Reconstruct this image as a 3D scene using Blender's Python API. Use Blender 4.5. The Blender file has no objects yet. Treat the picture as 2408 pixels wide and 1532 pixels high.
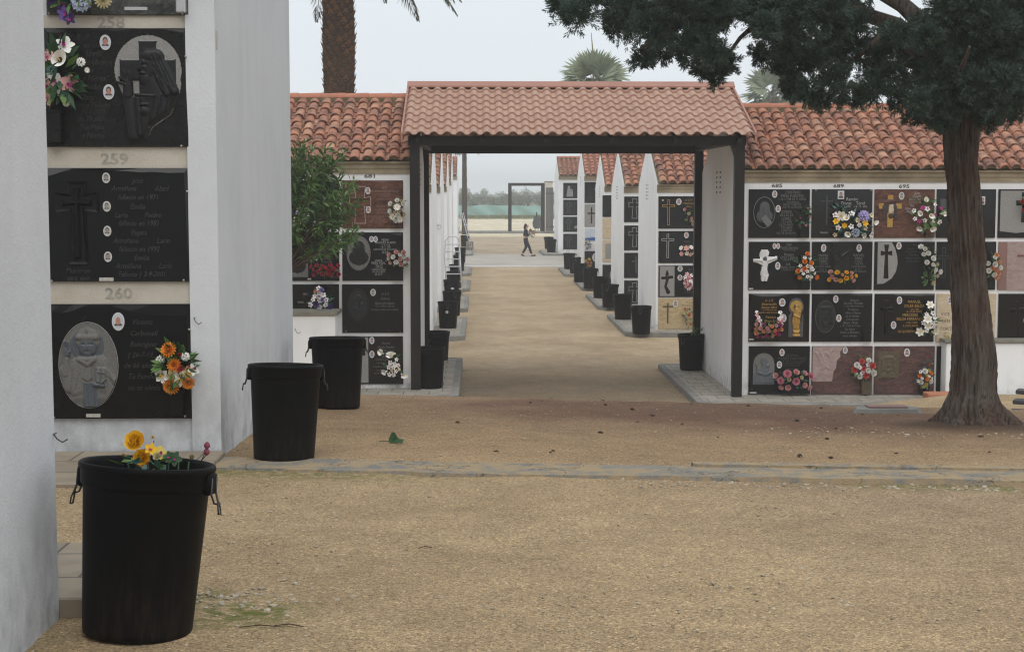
import bpy, math, random
import numpy as np
from mathutils import Vector, Matrix, Euler
R = math.radians
random.seed(11); RNG = np.random.default_rng(5)
SC = bpy.context.scene
COL = SC.collection
# ------------------------------------------------------------------ camera, sky, sun, exposure
CZ = 1.67
F, CU, CV = 3586.0, 1204.0, 766.0            # focal length and centre of the photograph, shown 2408 px wide
PITCH, YAW = R(4.941), R(1.21)
cd = bpy.data.cameras.new("camera"); cam = bpy.data.objects.new("camera", cd); COL.objects.link(cam)
cam.location = (0, 0, CZ); cam.rotation_euler = (R(90) - PITCH, 0, -YAW)
cd.sensor_fit = 'HORIZONTAL'; cd.sensor_width = 23.5; cd.lens = 35.0
cd.clip_start = 0.05; cd.clip_end = 3000
SC.camera = cam
W = bpy.data.worlds.new("World"); SC.world = W; W.use_nodes = True
wn, wl = W.node_tree.nodes, W.node_tree.links
wn.clear()
wo = wn.new('ShaderNodeOutputWorld'); bg = wn.new('ShaderNodeBackground'); sky = wn.new('ShaderNodeTexSky')
sky.sky_type = 'NISHITA'; sky.sun_disc = False; sky.sun_elevation = R(58); sky.sun_rotation = R(176)
sky.dust_density = 4.0; sky.air_density = 1.0
mx = wn.new('ShaderNodeMix'); mx.data_type = 'RGBA'; mx.inputs[0].default_value = 0.88
mx.inputs[7].default_value = (8.9, 9.5, 10.0, 1)     # the even white of the low cloud
wl.new(sky.outputs[0], mx.inputs[6]); wl.new(mx.outputs[2], bg.inputs[0])
bg.inputs[1].default_value = 0.1; wl.new(bg.outputs[0], wo.inputs[0])
sd = bpy.data.lights.new("sun", 'SUN'); sun = bpy.data.objects.new("sun", sd); COL.objects.link(sun)
sd.energy = 1.35; sd.angle = R(65); sd.color = (1.0, 0.96, 0.9)
sun.rotation_euler = (R(32), 0, R(4))
SC.view_settings.view_transform = 'Standard'; SC.view_settings.look = 'None'
SC.view_settings.exposure = 0.0; SC.view_settings.gamma = 1.0
SC.cycles.max_bounces = 6; SC.cycles.diffuse_bounces = 4; SC.cycles.glossy_bounces = 3
SC.cycles.volume_bounces = 3; SC.cycles.use_denoising = True; SC.cycles.filter_width = 1.2; SC.cycles.sample_clamp_indirect = 4
SC.render.film_transparent = False

# ------------------------------------------------------------------ measuring helpers
_h = Vector((math.sin(YAW), math.cos(YAW), 0)); _r = Vector((math.cos(YAW), -math.sin(YAW), 0))
_f = _h * math.cos(PITCH) - Vector((0, 0, 1)) * math.sin(PITCH)
_u = _h * math.sin(PITCH) + Vector((0, 0, 1)) * math.cos(PITCH)
def ray(u, v): return _f + _r * ((u - CU) / F) + _u * ((CV - v) / F)
def at(u, v, Y):
    d = ray(u, v); t = Y / d.y
    return Vector((d.x * t, Y, CZ + d.z * t))
PY = [-60, 0, 5.8, 9.5, 10.5, 14.3, 16.3, 22.8, 23.6, 36, 52, 75, 110, 200, 900]
PZ = [0.3, .05, 0, -.13, -.16, -.36, -.53, -1.66, -1.67, -1.64, -1.58, -1.36, -1.25, -1.25, -1.25]
def gz(x, y):
    z = np.interp(y, PY, PZ)
    s = np.clip(1 - abs(y - 15.5) / 6.0, 0, 1)
    z = z - .03 * (np.clip(x, -3, 6) - .8) * s
    z = z + .26 * np.exp(-((y - 21.8) / 1.6) ** 2) * np.clip((x - 4.6) / 2.2, 0, 1)
    return z
def ground(u, v, dz=0.0):
    y = 3.0
    d = ray(u, v)
    while y < 400:
        p = d * (y / d.y)
        if CZ + p.z <= gz(p.x, y) + dz: return Vector((p.x, y, float(gz(p.x, y)) + dz))
        y += .01 if y < 40 else .05
    return Vector((p.x, y, float(gz(p.x, y))))

# ------------------------------------------------------------------ materials
def nt(name):
    m = bpy.data.materials.new(name); m.use_nodes = True
    n = m.node_tree.nodes; b = n.get('Principled BSDF')
    return m, n, m.node_tree.links, b
def c4(c): return (c[0], c[1], c[2], 1)
def mixc(n, l, fac, a, b):
    x = n.new('ShaderNodeMix'); x.data_type = 'RGBA'
    for i, s in ((0, fac), (6, a), (7, b)):
        if hasattr(s, 'is_output'): l.new(s, x.inputs[i])
        else: x.inputs[i].default_value = s if i == 0 else c4(s)
    return x.outputs[2]
def math_(n, l, op, a, b=None, c=None, clamp=False):
    x = n.new('ShaderNodeMath'); x.operation = op; x.use_clamp = clamp
    for i, s in enumerate((a, b, c)):
        if s is None: continue
        if hasattr(s, 'is_output'): l.new(s, x.inputs[i])
        else: x.inputs[i].default_value = s
    return x.outputs[0]
def noise(n, l, vec, scale, detail=4, rough=.55, stretch=None):
    t = n.new('ShaderNodeTexNoise'); t.inputs['Scale'].default_value = scale
    t.inputs['Detail'].default_value = detail; t.inputs['Roughness'].default_value = rough
    if stretch:
        mp = n.new('ShaderNodeMapping'); mp.inputs['Scale'].default_value = stretch
        l.new(vec, mp.inputs[0]); vec = mp.outputs[0]
    l.new(vec, t.inputs['Vector'])
    return t
def ramp(n, l, fac, stops):
    r = n.new('ShaderNodeValToRGB'); e = r.color_ramp.elements
    while len(e) < len(stops): e.new(.5)
    for k, (p, c) in enumerate(stops):
        e[k].position = p; e[k].color = c4(c if not isinstance(c, (int, float)) else (c, c, c))
    l.new(fac, r.inputs[0]); return r.outputs[0]
def mat(name, c1, c2=None, scale=8, rough=.6, spec=.4, bump=None, metal=0, stretch=None, isl=0, detail=4, lo=.35, hi=.65, c3=None, sub=0):
    """plain procedural surface: two tones by noise, optional tone per island, optional bump (scale, strength, distance)"""
    m, n, l, b = nt(name)
    tc = n.new('ShaderNodeTexCoord').outputs['Object']
    if c2 is None: c2 = tuple(x * .8 for x in c1)
    nz = noise(n, l, tc, scale, detail, stretch=stretch)
    fac = ramp(n, l, nz.outputs[0], [(lo, 0.0), (hi, 1.0)])
    col = mixc(n, l, fac, c1, c2)
    if isl:
        g = n.new('ShaderNodeNewGeometry').outputs['Random Per Island']
        f2 = math_(n, l, 'MULTIPLY', g, isl)
        col = mixc(n, l, f2, col, c3 if c3 else c2)
    l.new(col, b.inputs['Base Color'])
    b.inputs['Roughness'].default_value = rough; b.inputs['Metallic'].default_value = metal
    b.inputs['Specular IOR Level'].default_value = spec
    if sub:
        b.inputs['Subsurface Weight'].default_value = sub; b.inputs['Subsurface Radius'].default_value = (.01, .01, .01)
    if bump:
        t = noise(n, l, tc, bump[0], 5, stretch=stretch); bp = n.new('ShaderNodeBump')
        bp.inputs['Strength'].default_value = bump[1]; bp.inputs['Distance'].default_value = bump[2]
        l.new(t.outputs[0], bp.inputs['Height']); l.new(bp.outputs[0], b.inputs['Normal'])
    return m

def plaster(name, c1, c2, dirt_h=.6, dirt=(.16, .16, .15), streak=.5):
    m, n, l, b = nt(name)
    tc = n.new('ShaderNodeTexCoord').outputs['Object']
    sp = n.new('ShaderNodeSeparateXYZ'); l.new(tc, sp.inputs[0]); z = sp.outputs[2]
    big = noise(n, l, tc, 1.1, 5)
    col = mixc(n, l, ramp(n, l, big.outputs[0], [(.35, 0.), (.7, 1.)]), c1, c2)
    # rain streaks, tall thin noise
    st = noise(n, l, tc, 2.2, 5, stretch=(1.7, 1.7, .28))
    col = mixc(n, l, math_(n, l, 'MULTIPLY', ramp(n, l, st.outputs[0], [(.5, 0.), (.78, 1.)]), streak), col, tuple(x * .72 for x in c2))
    ck = n.new('ShaderNodeTexVoronoi'); ck.feature = 'DISTANCE_TO_EDGE'; ck.inputs['Scale'].default_value = .8
    wp = noise(n, l, tc, 2.6, 7, .7); av = n.new('ShaderNodeVectorMath'); av.operation = 'ADD'; l.new(tc, av.inputs[0]); l.new(wp.outputs['Color'], av.inputs[1]); l.new(av.outputs[0], ck.inputs['Vector'])
    km = noise(n, l, tc, .7, 2)
    col = mixc(n, l, math_(n, l, 'MULTIPLY', ramp(n, l, ck.outputs['Distance'], [(0., .45), (.006, 0.)]), ramp(n, l, km.outputs[0], [(.5, 0.), (.6, 1.)])), col, tuple(x * .45 for x in c2))
    # splash dirt and mould at the foot
    dn = noise(n, l, tc, 7, 7, .65, stretch=(1, 1, .7))
    up = math_(n, l, 'SUBTRACT', 1.0, math_(n, l, 'DIVIDE', z, dirt_h), clamp=True)
    dm = math_(n, l, 'MULTIPLY', math_(n, l, 'POWER', up, 1.6), ramp(n, l, dn.outputs[0], [(.38, 0.), (.66, 1.)]))
    col = mixc(n, l, math_(n, l, 'MULTIPLY', dm, .85), col, dirt)
    l.new(col, b.inputs['Base Color']); b.inputs['Roughness'].default_value = .85; b.inputs['Specular IOR Level'].default_value = .2
    t1 = noise(n, l, tc, 95, 3); t2 = noise(n, l, tc, 9, 5)
    h = math_(n, l, 'ADD', math_(n, l, 'MULTIPLY', t1.outputs[0], .45), t2.outputs[0])
    bp = n.new('ShaderNodeBump'); bp.inputs['Strength'].default_value = .42; bp.inputs['Distance'].default_value = .010
    l.new(h, bp.inputs['Height']); l.new(bp.outputs[0], b.inputs['Normal'])
    return m

def gravel(name):
    m, n, l, b = nt(name)
    tc = n.new('ShaderNodeTexCoord').outputs['Object']
    at_ = n.new('ShaderNodeAttribute'); at_.attribute_name = 'soil'
    base = at_.outputs['Color']
    # patches, metres wide
    p1 = noise(n, l, tc, .55, 6, .6)
    col = mixc(n, l, ramp(n, l, p1.outputs[0], [(.3, 0.), (.72, .5)]), base, (.20, .135, .082))
    p2 = noise(n, l, tc, 3.3, 6, .65)
    k = n.new('ShaderNodeMix'); k.data_type = 'RGBA'; k.blend_type = 'MULTIPLY'; k.inputs[0].default_value = .6
    l.new(col, k.inputs[6]); l.new(ramp(n, l, p2.outputs[0], [(.28, .72), (.7, 1.16)]), k.inputs[7]); col = k.outputs[2]
    vo = n.new('ShaderNodeTexVoronoi'); vo.inputs['Scale'].default_value = 92; l.new(tc, vo.inputs['Vector'])
    vs = n.new('ShaderNodeTexVoronoi'); vs.inputs['Scale'].default_value = 190; l.new(tc, vs.inputs['Vector'])
    for v_, amt in ((vo, .52), (vs, .72)):
        bw = n.new('ShaderNodeSeparateColor'); l.new(v_.outputs['Color'], bw.inputs[0])
        g = ramp(n, l, bw.outputs[0], [(0., (.26, .24, .23)), (.16, (.66, .64, .62)), (.7, (1.06, 1.05, 1.03)), (.92, (1.28, 1.26, 1.22)), (1., (2.0, 1.98, 1.9))])
        k = n.new('ShaderNodeMix'); k.data_type = 'RGBA'; k.blend_type = 'MULTIPLY'; k.inputs[0].default_value = amt
        l.new(col, k.inputs[6]); l.new(g, k.inputs[7]); col = k.outputs[2]
    # green moss where the attribute's alpha asks for it
    mo = noise(n, l, tc, 14, 5)
    col = mixc(n, l, math_(n, l, 'MULTIPLY', at_.outputs['Alpha'], ramp(n, l, mo.outputs[0], [(.38, 0.), (.56, 1.)])), col, (.12, .13, .035))
    l.new(col, b.inputs['Base Color']); b.inputs['Roughness'].default_value = .95; b.inputs['Specular IOR Level'].default_value = .15
    h = math_(n, l, 'ADD', math_(n, l, 'MULTIPLY', vo.outputs['Distance'], -.5), math_(n, l, 'MULTIPLY', vs.outputs['Distance'], -.25))
    h = math_(n, l, 'ADD', h, math_(n, l, 'MULTIPLY', p2.outputs[0], 1.6))
    bp = n.new('ShaderNodeBump'); bp.inputs['Strength'].default_value = .6; bp.inputs['Distance'].default_value = .010
    l.new(h, bp.inputs['Height']); l.new(bp.outputs[0], b.inputs['Normal'])
    return m

def granite(name, c1, c2, scale=260, rough=.22, vein=None, veinscale=3, spec=.22, lo=.45, hi=.62):
    m, n, l, b = nt(name)
    tc = n.new('ShaderNodeTexCoord').outputs['Object']
    s = noise(n, l, tc, scale, 3, .7)
    col = mixc(n, l, ramp(n, l, s.outputs[0], [(lo, 0.), (hi, 1.)]), c1, c2)
    if vein:
        t = noise(n, l, tc, veinscale, 8, .62, stretch=(1, 1, 2.4)); t.inputs['Distortion'].default_value = 1.6
        col = mixc(n, l, ramp(n, l, t.outputs[0], [(.4, 0.), (.62, 1.)]), col, vein)
    l.new(col, b.inputs['Base Color'])
    rn = noise(n, l, tc, 6, 4)
    l.new(math_(n, l, 'MULTIPLY_ADD', rn.outputs[0], .18, rough - .09), b.inputs['Roughness'])
    b.inputs['Specular IOR Level'].default_value = spec
    return m

def tilemat(name, cols, dark=.5, rough=.8):
    m, n, l, b = nt(name)
    tc = n.new('ShaderNodeTexCoord').outputs['Object']
    g = n.new('ShaderNodeNewGeometry').outputs['Random Per Island']
    col = ramp(n, l, g, [(k / (len(cols) - 1), c) for k, c in enumerate(cols)])
    t = noise(n, l, tc, 5.5, 7, .68)
    col = mixc(n, l, math_(n, l, 'MULTIPLY', ramp(n, l, t.outputs[0], [(.44, 0.), (.66, 1.)]), dark), col, (.085, .062, .052))
    t2 = noise(n, l, tc, 28, 5, .65)
    col = mixc(n, l, math_(n, l, 'MULTIPLY', ramp(n, l, t2.outputs[0], [(.5, 0.), (.68, 1.)]), .45), col, (.19, .10, .07))
    l.new(col, b.inputs['Base Color']); b.inputs['Roughness'].default_value = rough; b.inputs['Specular IOR Level'].default_value = .25
    bp = n.new('ShaderNodeBump'); bp.inputs['Strength'].default_value = .35; bp.inputs['Distance'].default_value = .008
    l.new(t2.outputs[0], bp.inputs['Height']); l.new(bp.outputs[0], b.inputs['Normal'])
    return m

M = {}
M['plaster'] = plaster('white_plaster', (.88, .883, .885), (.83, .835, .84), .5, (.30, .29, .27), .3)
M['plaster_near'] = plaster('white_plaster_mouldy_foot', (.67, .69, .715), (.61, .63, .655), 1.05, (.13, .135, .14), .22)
M['cream_render'] = mat('cream_render', (.57, .535, .47), (.50, .455, .38), 4, .9, .2, (60, .4, .008))
M['gravel'] = gravel('gravel')
M['concrete'] = mat('old_concrete', (.27, .25, .205), (.165, .16, .135), 3.5, .9, .2, (45, .6, .012), detail=8)
def stripmat():
    m, n, l, b = nt('worn_gritty_concrete'); tc = n.new('ShaderNodeTexCoord').outputs['Object']
    a = noise(n, l, tc, 1.3, 6); f = noise(n, l, tc, 70, 4); g = noise(n, l, tc, 5.5, 8, .7); cr = n.new('ShaderNodeTexVoronoi'); cr.feature = 'DISTANCE_TO_EDGE'; cr.inputs['Scale'].default_value = 1.7
    wv_ = noise(n, l, tc, 3, 6); ad = n.new('ShaderNodeVectorMath'); ad.operation = 'ADD'; l.new(tc, ad.inputs[0]); l.new(wv_.outputs['Color'], ad.inputs[1]); l.new(ad.outputs[0], cr.inputs['Vector'])
    col = mixc(n, l, ramp(n, l, a.outputs[0], [(.35, 0.), (.65, 1.)]), (.235, .225, .20), (.17, .175, .17))
    col = mixc(n, l, ramp(n, l, f.outputs[0], [(.45, 0.), (.7, .6)]), col, (.34, .30, .23))
    col = mixc(n, l, ramp(n, l, g.outputs[0], [(.42, 0.), (.54, .95)]), col, (.36, .275, .17))
    col = mixc(n, l, ramp(n, l, cr.outputs['Distance'], [(.0, .8), (.02, 0.)]), col, (.06, .05, .04))
    l.new(col, b.inputs['Base Color']); b.inputs['Roughness'].default_value = .95; b.inputs['Specular IOR Level'].default_value = .1
    bp = n.new('ShaderNodeBump'); bp.inputs['Strength'].default_value = .7; bp.inputs['Distance'].default_value = .012
    l.new(math_(n, l, 'ADD', f.outputs[0], g.outputs[0]), bp.inputs['Height']); l.new(bp.outputs[0], b.inputs['Normal'])
    return m
M['strip'] = stripmat()
M['kerbstone'] = mat('grey_kerb_stone', (.27, .265, .245), (.20, .195, .18), 4, .9, .2, (50, .4, .01))
M['clean_concrete'] = mat('pale_concrete', (.44, .41, .355), (.36, .33, .285), .6, .8, .25, (40, .3, .01), detail=7)
def paving(name, c1, c2, sx, sy):
    m, n, l, b = nt(name); tc = n.new('ShaderNodeTexCoord').outputs['Object']
    br = n.new('ShaderNodeTexBrick'); l.new(tc, br.inputs[0]); br.inputs['Scale'].default_value = 1
    br.inputs['Brick Width'].default_value = sx; br.inputs['Row Height'].default_value = sy; br.inputs['Mortar Size'].default_value = .008
    br.inputs['Color1'].default_value = c4(c1); br.inputs['Color2'].default_value = c4(c2); br.inputs['Mortar'].default_value = (.10, .09, .075, 1)
    t = noise(n, l, tc, 5, 7); col = mixc(n, l, ramp(n, l, t.outputs[0], [(.4, 0.), (.75, .6)]), br.outputs[0], (.16, .135, .105))
    l.new(col, b.inputs['Base Color']); b.inputs['Roughness'].default_value = .85
    return m
M['paving'] = paving('pavement_tiles', (.34, .285, .21), (.27, .22, .165), .42, .42)
M['paving_pale'] = paving('pale_pavement_tiles', (.36, .335, .285), (.325, .30, .255), .4, .4)
M['bin'] = None
def binmat():
    m, n, l, b = nt('black_rubber'); tc = n.new('ShaderNodeTexCoord').outputs['Object']
    sp = n.new('ShaderNodeSeparateXYZ'); l.new(tc, sp.inputs[0])
    t = noise(n, l, tc, 20, 6, .7, stretch=(1.6, 1.6, .18))
    up = math_(n, l, 'SUBTRACT', 1.0, math_(n, l, 'DIVIDE', sp.outputs[2], .42), clamp=True)
    f = math_(n, l, 'MULTIPLY', math_(n, l, 'MULTIPLY_ADD', up, .55, .02), ramp(n, l, t.outputs[0], [(.42, 0.), (.72, 1.)]))
    col = mixc(n, l, f, (.004, .0042, .0048), (.040, .029, .020))
    s = n.new('ShaderNodeTexVoronoi'); s.inputs['Scale'].default_value = 34; l.new(tc, s.inputs['Vector'])
    col = mixc(n, l, ramp(n, l, s.outputs['Distance'], [(.03, .75), (.085, 0.)]), col, (.06, .057, .05))
    l.new(col, b.inputs['Base Color']); b.inputs['Specular IOR Level'].default_value = .09
    l.new(math_(n, l, 'MULTIPLY_ADD', t.outputs[0], .35, .32), b.inputs['Roughness'])
    return m
M['bin'] = binmat()
M['wire'] = mat('grey_wire', (.09, .09, .09), rough=.45, metal=.8)
M['alu'] = mat('aluminium', (.62, .63, .65), (.5, .51, .53), 6, .4, .5, metal=.5)
M['steel'] = mat('brown_painted_steel', (.015, .0125, .0115), (.022, .018, .016), 2, .5, .2)
M['steel_grey'] = mat('dark_grey_painted_steel', (.055, .055, .06), (.07, .07, .075), 2, .5, .4)
M['tile'] = tilemat('clay_roof_tile', [(.46, .205, .125), (.38, .165, .105), (.49, .23, .145), (.31, .145, .105), (.42, .185, .115), (.52, .29, .19), (.35, .16, .11)], .85)
M['tile_new'] = tilemat('clean_clay_roof_tile', [(.45, .195, .13), (.39, .165, .11), (.48, .225, .15), (.42, .18, .12)], .5)
M['ridge'] = mat('clay_ridge_tile', (.46, .195, .125), (.37, .155, .10), 7, .8, .25, isl=.5)
M['mortar'] = mat('mossy_mortar', (.20, .165, .095), (.12, .105, .06), 9, .95, .1, (40, .5, .01))
M['cornice'] = mat('stained_cornice', (.42, .35, .245), (.24, .20, .135), 2.2, .9, .2, (30, .4, .01), detail=7)
M['roofsheet'] = mat('tile_effect_sheet', (.43, .265, .195), (.37, .215, .155), 1.6, .5, .4, detail=6)
M['roofsheet2'] = mat('tile_effect_trim', (.37, .185, .135), (.32, .155, .115), 2, .5, .4)
M['black'] = granite('black_polished_granite', (.0045, .0045, .005), (.008, .008, .0085), 320, .10, spec=.4)
M['charcoal'] = granite('charcoal_granite', (.0060, .0060, .0064), (.0150, .0150, .0155), 300, .24)
M['grey_granite'] = granite('speckled_grey_granite', (.006, .0062, .0062), (.028, .030, .028), 190, .28)
M['green_granite'] = granite('veined_grey_green_granite', (.07, .075, .072), (.14, .145, .135), 160, .25, (.03, .034, .033), 5)
M['red_granite'] = granite('red_veined_granite', (.115, .060, .052), (.19, .10, .085), 120, .3, (.055, .038, .038), 5)
M['brown_granite'] = granite('brown_marble', (.125, .058, .040), (.19, .09, .058), 90, .25, (.055, .026, .02), 4)
M['pink_marble'] = granite('pink_marble', (.36, .27, .255), (.42, .33, .31), 60, .4, (.30, .21, .2), 6)
M['rose_marble'] = granite('dark_rose_marble', (.23, .13, .11), (.27, .16, .14), 60, .4)
M['cream_stone'] = granite('cream_stone', (.55, .46, .33), (.62, .53, .40), 40, .5, (.48, .38, .25), 5)
M['tan_stone'] = granite('tan_stone', (.50, .39, .225), (.58, .46, .29), 40, .5, (.40, .29, .15), 4)
M['pale_panel'] = mat('hammered_pale_stone', (.33, .325, .31), (.22, .215, .205), 160, .85, .2, (160, .8, .004))
M['grey_panel'] = mat('matt_grey_stone', (.10, .105, .11), (.065, .068, .072), 120, .8, .2, (140, .6, .003))
M['blue_stone'] = mat('blue_grey_carved_stone', (.12, .13, .145), (.085, .093, .105), 50, .55, .35)
M['dark_carve'] = mat('dark_carved_stone', (.010, .0105, .0115), (.017, .0175, .019), 50, .45, .3)
M['saint'] = mat('grey_carved_stone', (.195, .19, .178), (.12, .118, .112), 130, .75, .2, (150, .5, .003))
M['saint_dark'] = mat('slate_carved_stone', (.10, .115, .13), (.075, .085, .098), 60, .5, .35)
M['silver'] = mat('engraved_silver', (.40, .40, .39), (.3, .3, .3), 40, .6, .3)
M['dim'] = mat('engraved_grey', (.17, .17, .165), (.12, .12, .12), 30, .7, .3)
M['black_matt'] = mat('matt_black_stone', (.006, .006, .0065), (.011, .011, .0115), 60, .45, .18)
M['dim_near'] = mat('engraved_thin_grey', (.062, .062, .060), (.042, .042, .042), 30, .7, .2)
M['dimmer'] = mat('engraved_faint_grey', (.065, .064, .063), (.045, .045, .045), 30, .7, .3)
M['gold'] = mat('gilt', (.50, .30, .075), (.36, .20, .045), 30, .42, .5, metal=.45)
M['dark_text'] = mat('dark_lettering', (.05, .035, .03), (.07, .05, .04), 30, .7, .3)
M['stencil'] = mat('stencil_black', (.05, .048, .045), (.13, .12, .105), 45, .9, .1)
M['stencil_faded'] = mat('stencil_faded_grey', (.29, .28, .255), (.42, .39, .335), 30, .9, .1)
M['ceramic'] = mat('white_ceramic', (.70, .69, .67), (.6, .6, .6), 8, .25, .5)
M['photo_bg'] = mat('photo_blue_grey', (.45, .52, .60), (.55, .58, .62), 8, .25, .5)
M['photo_grey'] = mat('photo_sepia_grey', (.55, .52, .47), (.45, .43, .4), 8, .25, .5)
M['skin_photo'] = mat('photo_skin', (.50, .25, .18), (.42, .2, .14), 60, .35, .4)
M['grey_skin'] = mat('photo_grey_skin', (.34, .32, .30), (.26, .25, .24), 60, .35, .4)
M['dark_cloth'] = mat('photo_dark_cloth', (.05, .035, .035), (.09, .07, .07), 40, .35, .4)
M['hair_photo'] = mat('photo_hair', (.035, .025, .02), (.06, .045, .04), 40, .35, .4)
M['tag'] = mat('pale_label', (.55, .53, .48), (.42, .40, .36), 60, .5, .3)
M['bolt'] = mat('chromed_bolt', (.55, .54, .52), (.4, .36, .3), 60, .3, .5, metal=.8)
M['leafg'] = mat('plastic_leaf_green', (.07, .16, .035), (.04, .10, .03), 14, .5, .4, isl=.8, c3=(.13, .22, .06))
M['leafd'] = mat('plastic_leaf_dark', (.015, .05, .02), (.03, .08, .03), 14, .5, .4, isl=.7)
M['leafb'] = mat('plastic_leaf_bluish', (.035, .10, .085), (.06, .14, .11), 14, .5, .4, isl=.7)
def petal(name, a, b): M[name] = mat('petal_' + name, a, b, 9, .6, .3, isl=.5)
petal('white', (.86, .85, .81), (.78, .77, .72)); petal('cream', (.72, .66, .45), (.62, .54, .30))
petal('pink', (.70, .30, .36), (.62, .20, .28)); petal('palepink', (.74, .45, .43), (.66, .34, .34))
petal('hotpink', (.62, .06, .16), (.48, .03, .10)); petal('magenta', (.44, .06, .24), (.32, .02, .16))
petal('orange', (.88, .37, .045), (.80, .27, .03)); petal('peach', (.76, .42, .24), (.70, .32, .16))
petal('yellow', (.90, .60, .03), (.84, .47, .02)); petal('lemon', (.74, .62, .18), (.66, .52, .10))
petal('purple', (.20, .12, .42), (.13, .07, .28)); petal('lilac', (.42, .36, .66), (.33, .27, .55))
petal('red', (.55, .035, .03), (.42, .02, .03)); petal('coral', (.70, .13, .12), (.60, .08, .08))
petal('deep', (.075, .045, .16), (.05, .03, .10)); petal('paleblue', (.46, .52, .66), (.38, .44, .58)); petal('plum', (.16, .03, .06), (.22, .05, .08))
M['bark'] = None
def barkmat(name, c1, c2, c3, st, sc):
    m, n, l, b = nt(name); tc = n.new('ShaderNodeTexCoord').outputs['Object']
    t = noise(n, l, tc, sc, 8, .68, stretch=st); t2 = noise(n, l, tc, 2.2, 5); t3 = noise(n, l, tc, sc * 2.3, 6, .7, stretch=st)
    col = mixc(n, l, ramp(n, l, t.outputs[0], [(.36, 0.), (.62, 1.)]), c1, c2)
    col = mixc(n, l, ramp(n, l, t2.outputs[0], [(.42, 0.), (.68, .8)]), col, c3)
    col = mixc(n, l, ramp(n, l, t3.outputs[0], [(.34, .95), (.50, 0.)]), col, tuple(x * .18 for x in c1))
    l.new(col, b.inputs['Base Color']); b.inputs['Roughness'].default_value = .95; b.inputs['Specular IOR Level'].default_value = .1
    h = math_(n, l, 'ADD', t.outputs[0], math_(n, l, 'MULTIPLY', t3.outputs[0], .6))
    bp = n.new('ShaderNodeBump'); bp.inputs['Strength'].default_value = 1; bp.inputs['Distance'].default_value = .035
    l.new(h, bp.inputs['Height']); l.new(bp.outputs[0], b.inputs['Normal'])
    return m
M['bark'] = barkmat('fibrous_red_grey_bark', (.095, .072, .058), (.165, .145, .125), (.10, .052, .037), (1, 1, .10), 20)
M['palmbark'] = barkmat('palm_bark', (.060, .042, .032), (.11, .075, .048), (.055, .045, .04), (1, 1, 1.4), 12)
M['palmstub'] = mat('palm_leaf_stub', (.070, .046, .032), (.13, .075, .04), 12, .9, .1, isl=.9, c3=(.19, .10, .045))
M['twig'] = mat('brown_twig', (.08, .055, .04), (.05, .035, .025), 20, .9, .1)
M['cypress'] = mat('cypress_foliage', (.026, .043, .029), (.052, .082, .060), 2.2, .8, .15, isl=.75, c3=(.09, .13, .10))
M['oleander'] = mat('oleander_leaf', (.042, .10, .022), (.024, .06, .016), 5, .45, .35, isl=.9, c3=(.105, .19, .04))
M['fan'] = mat('fan_palm_leaf', (.27, .32, .22), (.22, .27, .18), 4, .6, .3, isl=.7, c3=(.30, .34, .22))  # leaf green paled, distance haze put into the colour
M['deadfan'] = mat('dry_fan_palm_leaf', (.30, .24, .12), (.22, .17, .09), 4, .8, .2, isl=.6)
M['frond'] = mat('date_palm_leaf', (.065, .085, .04), (.05, .065, .03), 4, .55, .3, isl=.7, c3=(.12, .10, .05))
M['orchard'] = mat('orchard_foliage', (.20, .225, .165), (.25, .27, .20), .8, .85, .15, isl=.8, c3=(.16, .18, .12))  # silvery olive green, lightened further to stand in for haze
M['mesh_green'] = mat('green_shade_netting', (.21, .37, .33), (.25, .41, .37), .6, .9, .1)  # netting green paled and dulled, haze put into the colour
M['grass'] = mat('rough_grass', (.10, .13, .04), (.16, .16, .06), 2, .95, .1, isl=.6)
M['stone_white'] = mat('pale_pebble', (.52, .47, .38), (.40, .35, .27), 30, .8, .2, isl=.85, c3=(.26, .21, .15))
M['terracotta'] = mat('terracotta', (.50, .22, .13), (.42, .17, .10), 6, .85, .2)
M['skin'] = mat('skin', (.50, .30, .22), (.46, .26, .19), 20, .5, .4)
M['jacket'] = mat('navy_jacket_cloth', (.022, .026, .038), (.03, .034, .048), 20, .85, .2)
M['jeans'] = mat('dark_trouser_cloth', (.022, .026, .036), (.03, .034, .045), 20, .85, .2)
M['shirt'] = mat('pale_shirt_cloth', (.55, .57, .62), (.48, .5, .55), 20, .85, .2)
M['hair'] = mat('dark_brown_hair', (.030, .02, .015), (.045, .03, .02), 40, .6, .3)
M['shoe'] = mat('brown_shoe', (.07, .035, .025), (.05, .025, .02), 20, .5, .4)
M['blue_cloth'] = mat('blue_cloth', (.04, .10, .30), (.06, .14, .36), 12, .85, .2)
M['darkhole'] = mat('vent_slit_shade', (.12, .115, .10), (.09, .085, .075), 9, .95, .05)
M['bronze'] = mat('patinated_bronze', (.13, .105, .06), (.085, .07, .045), 20, .5, .4, metal=.3)
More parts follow.
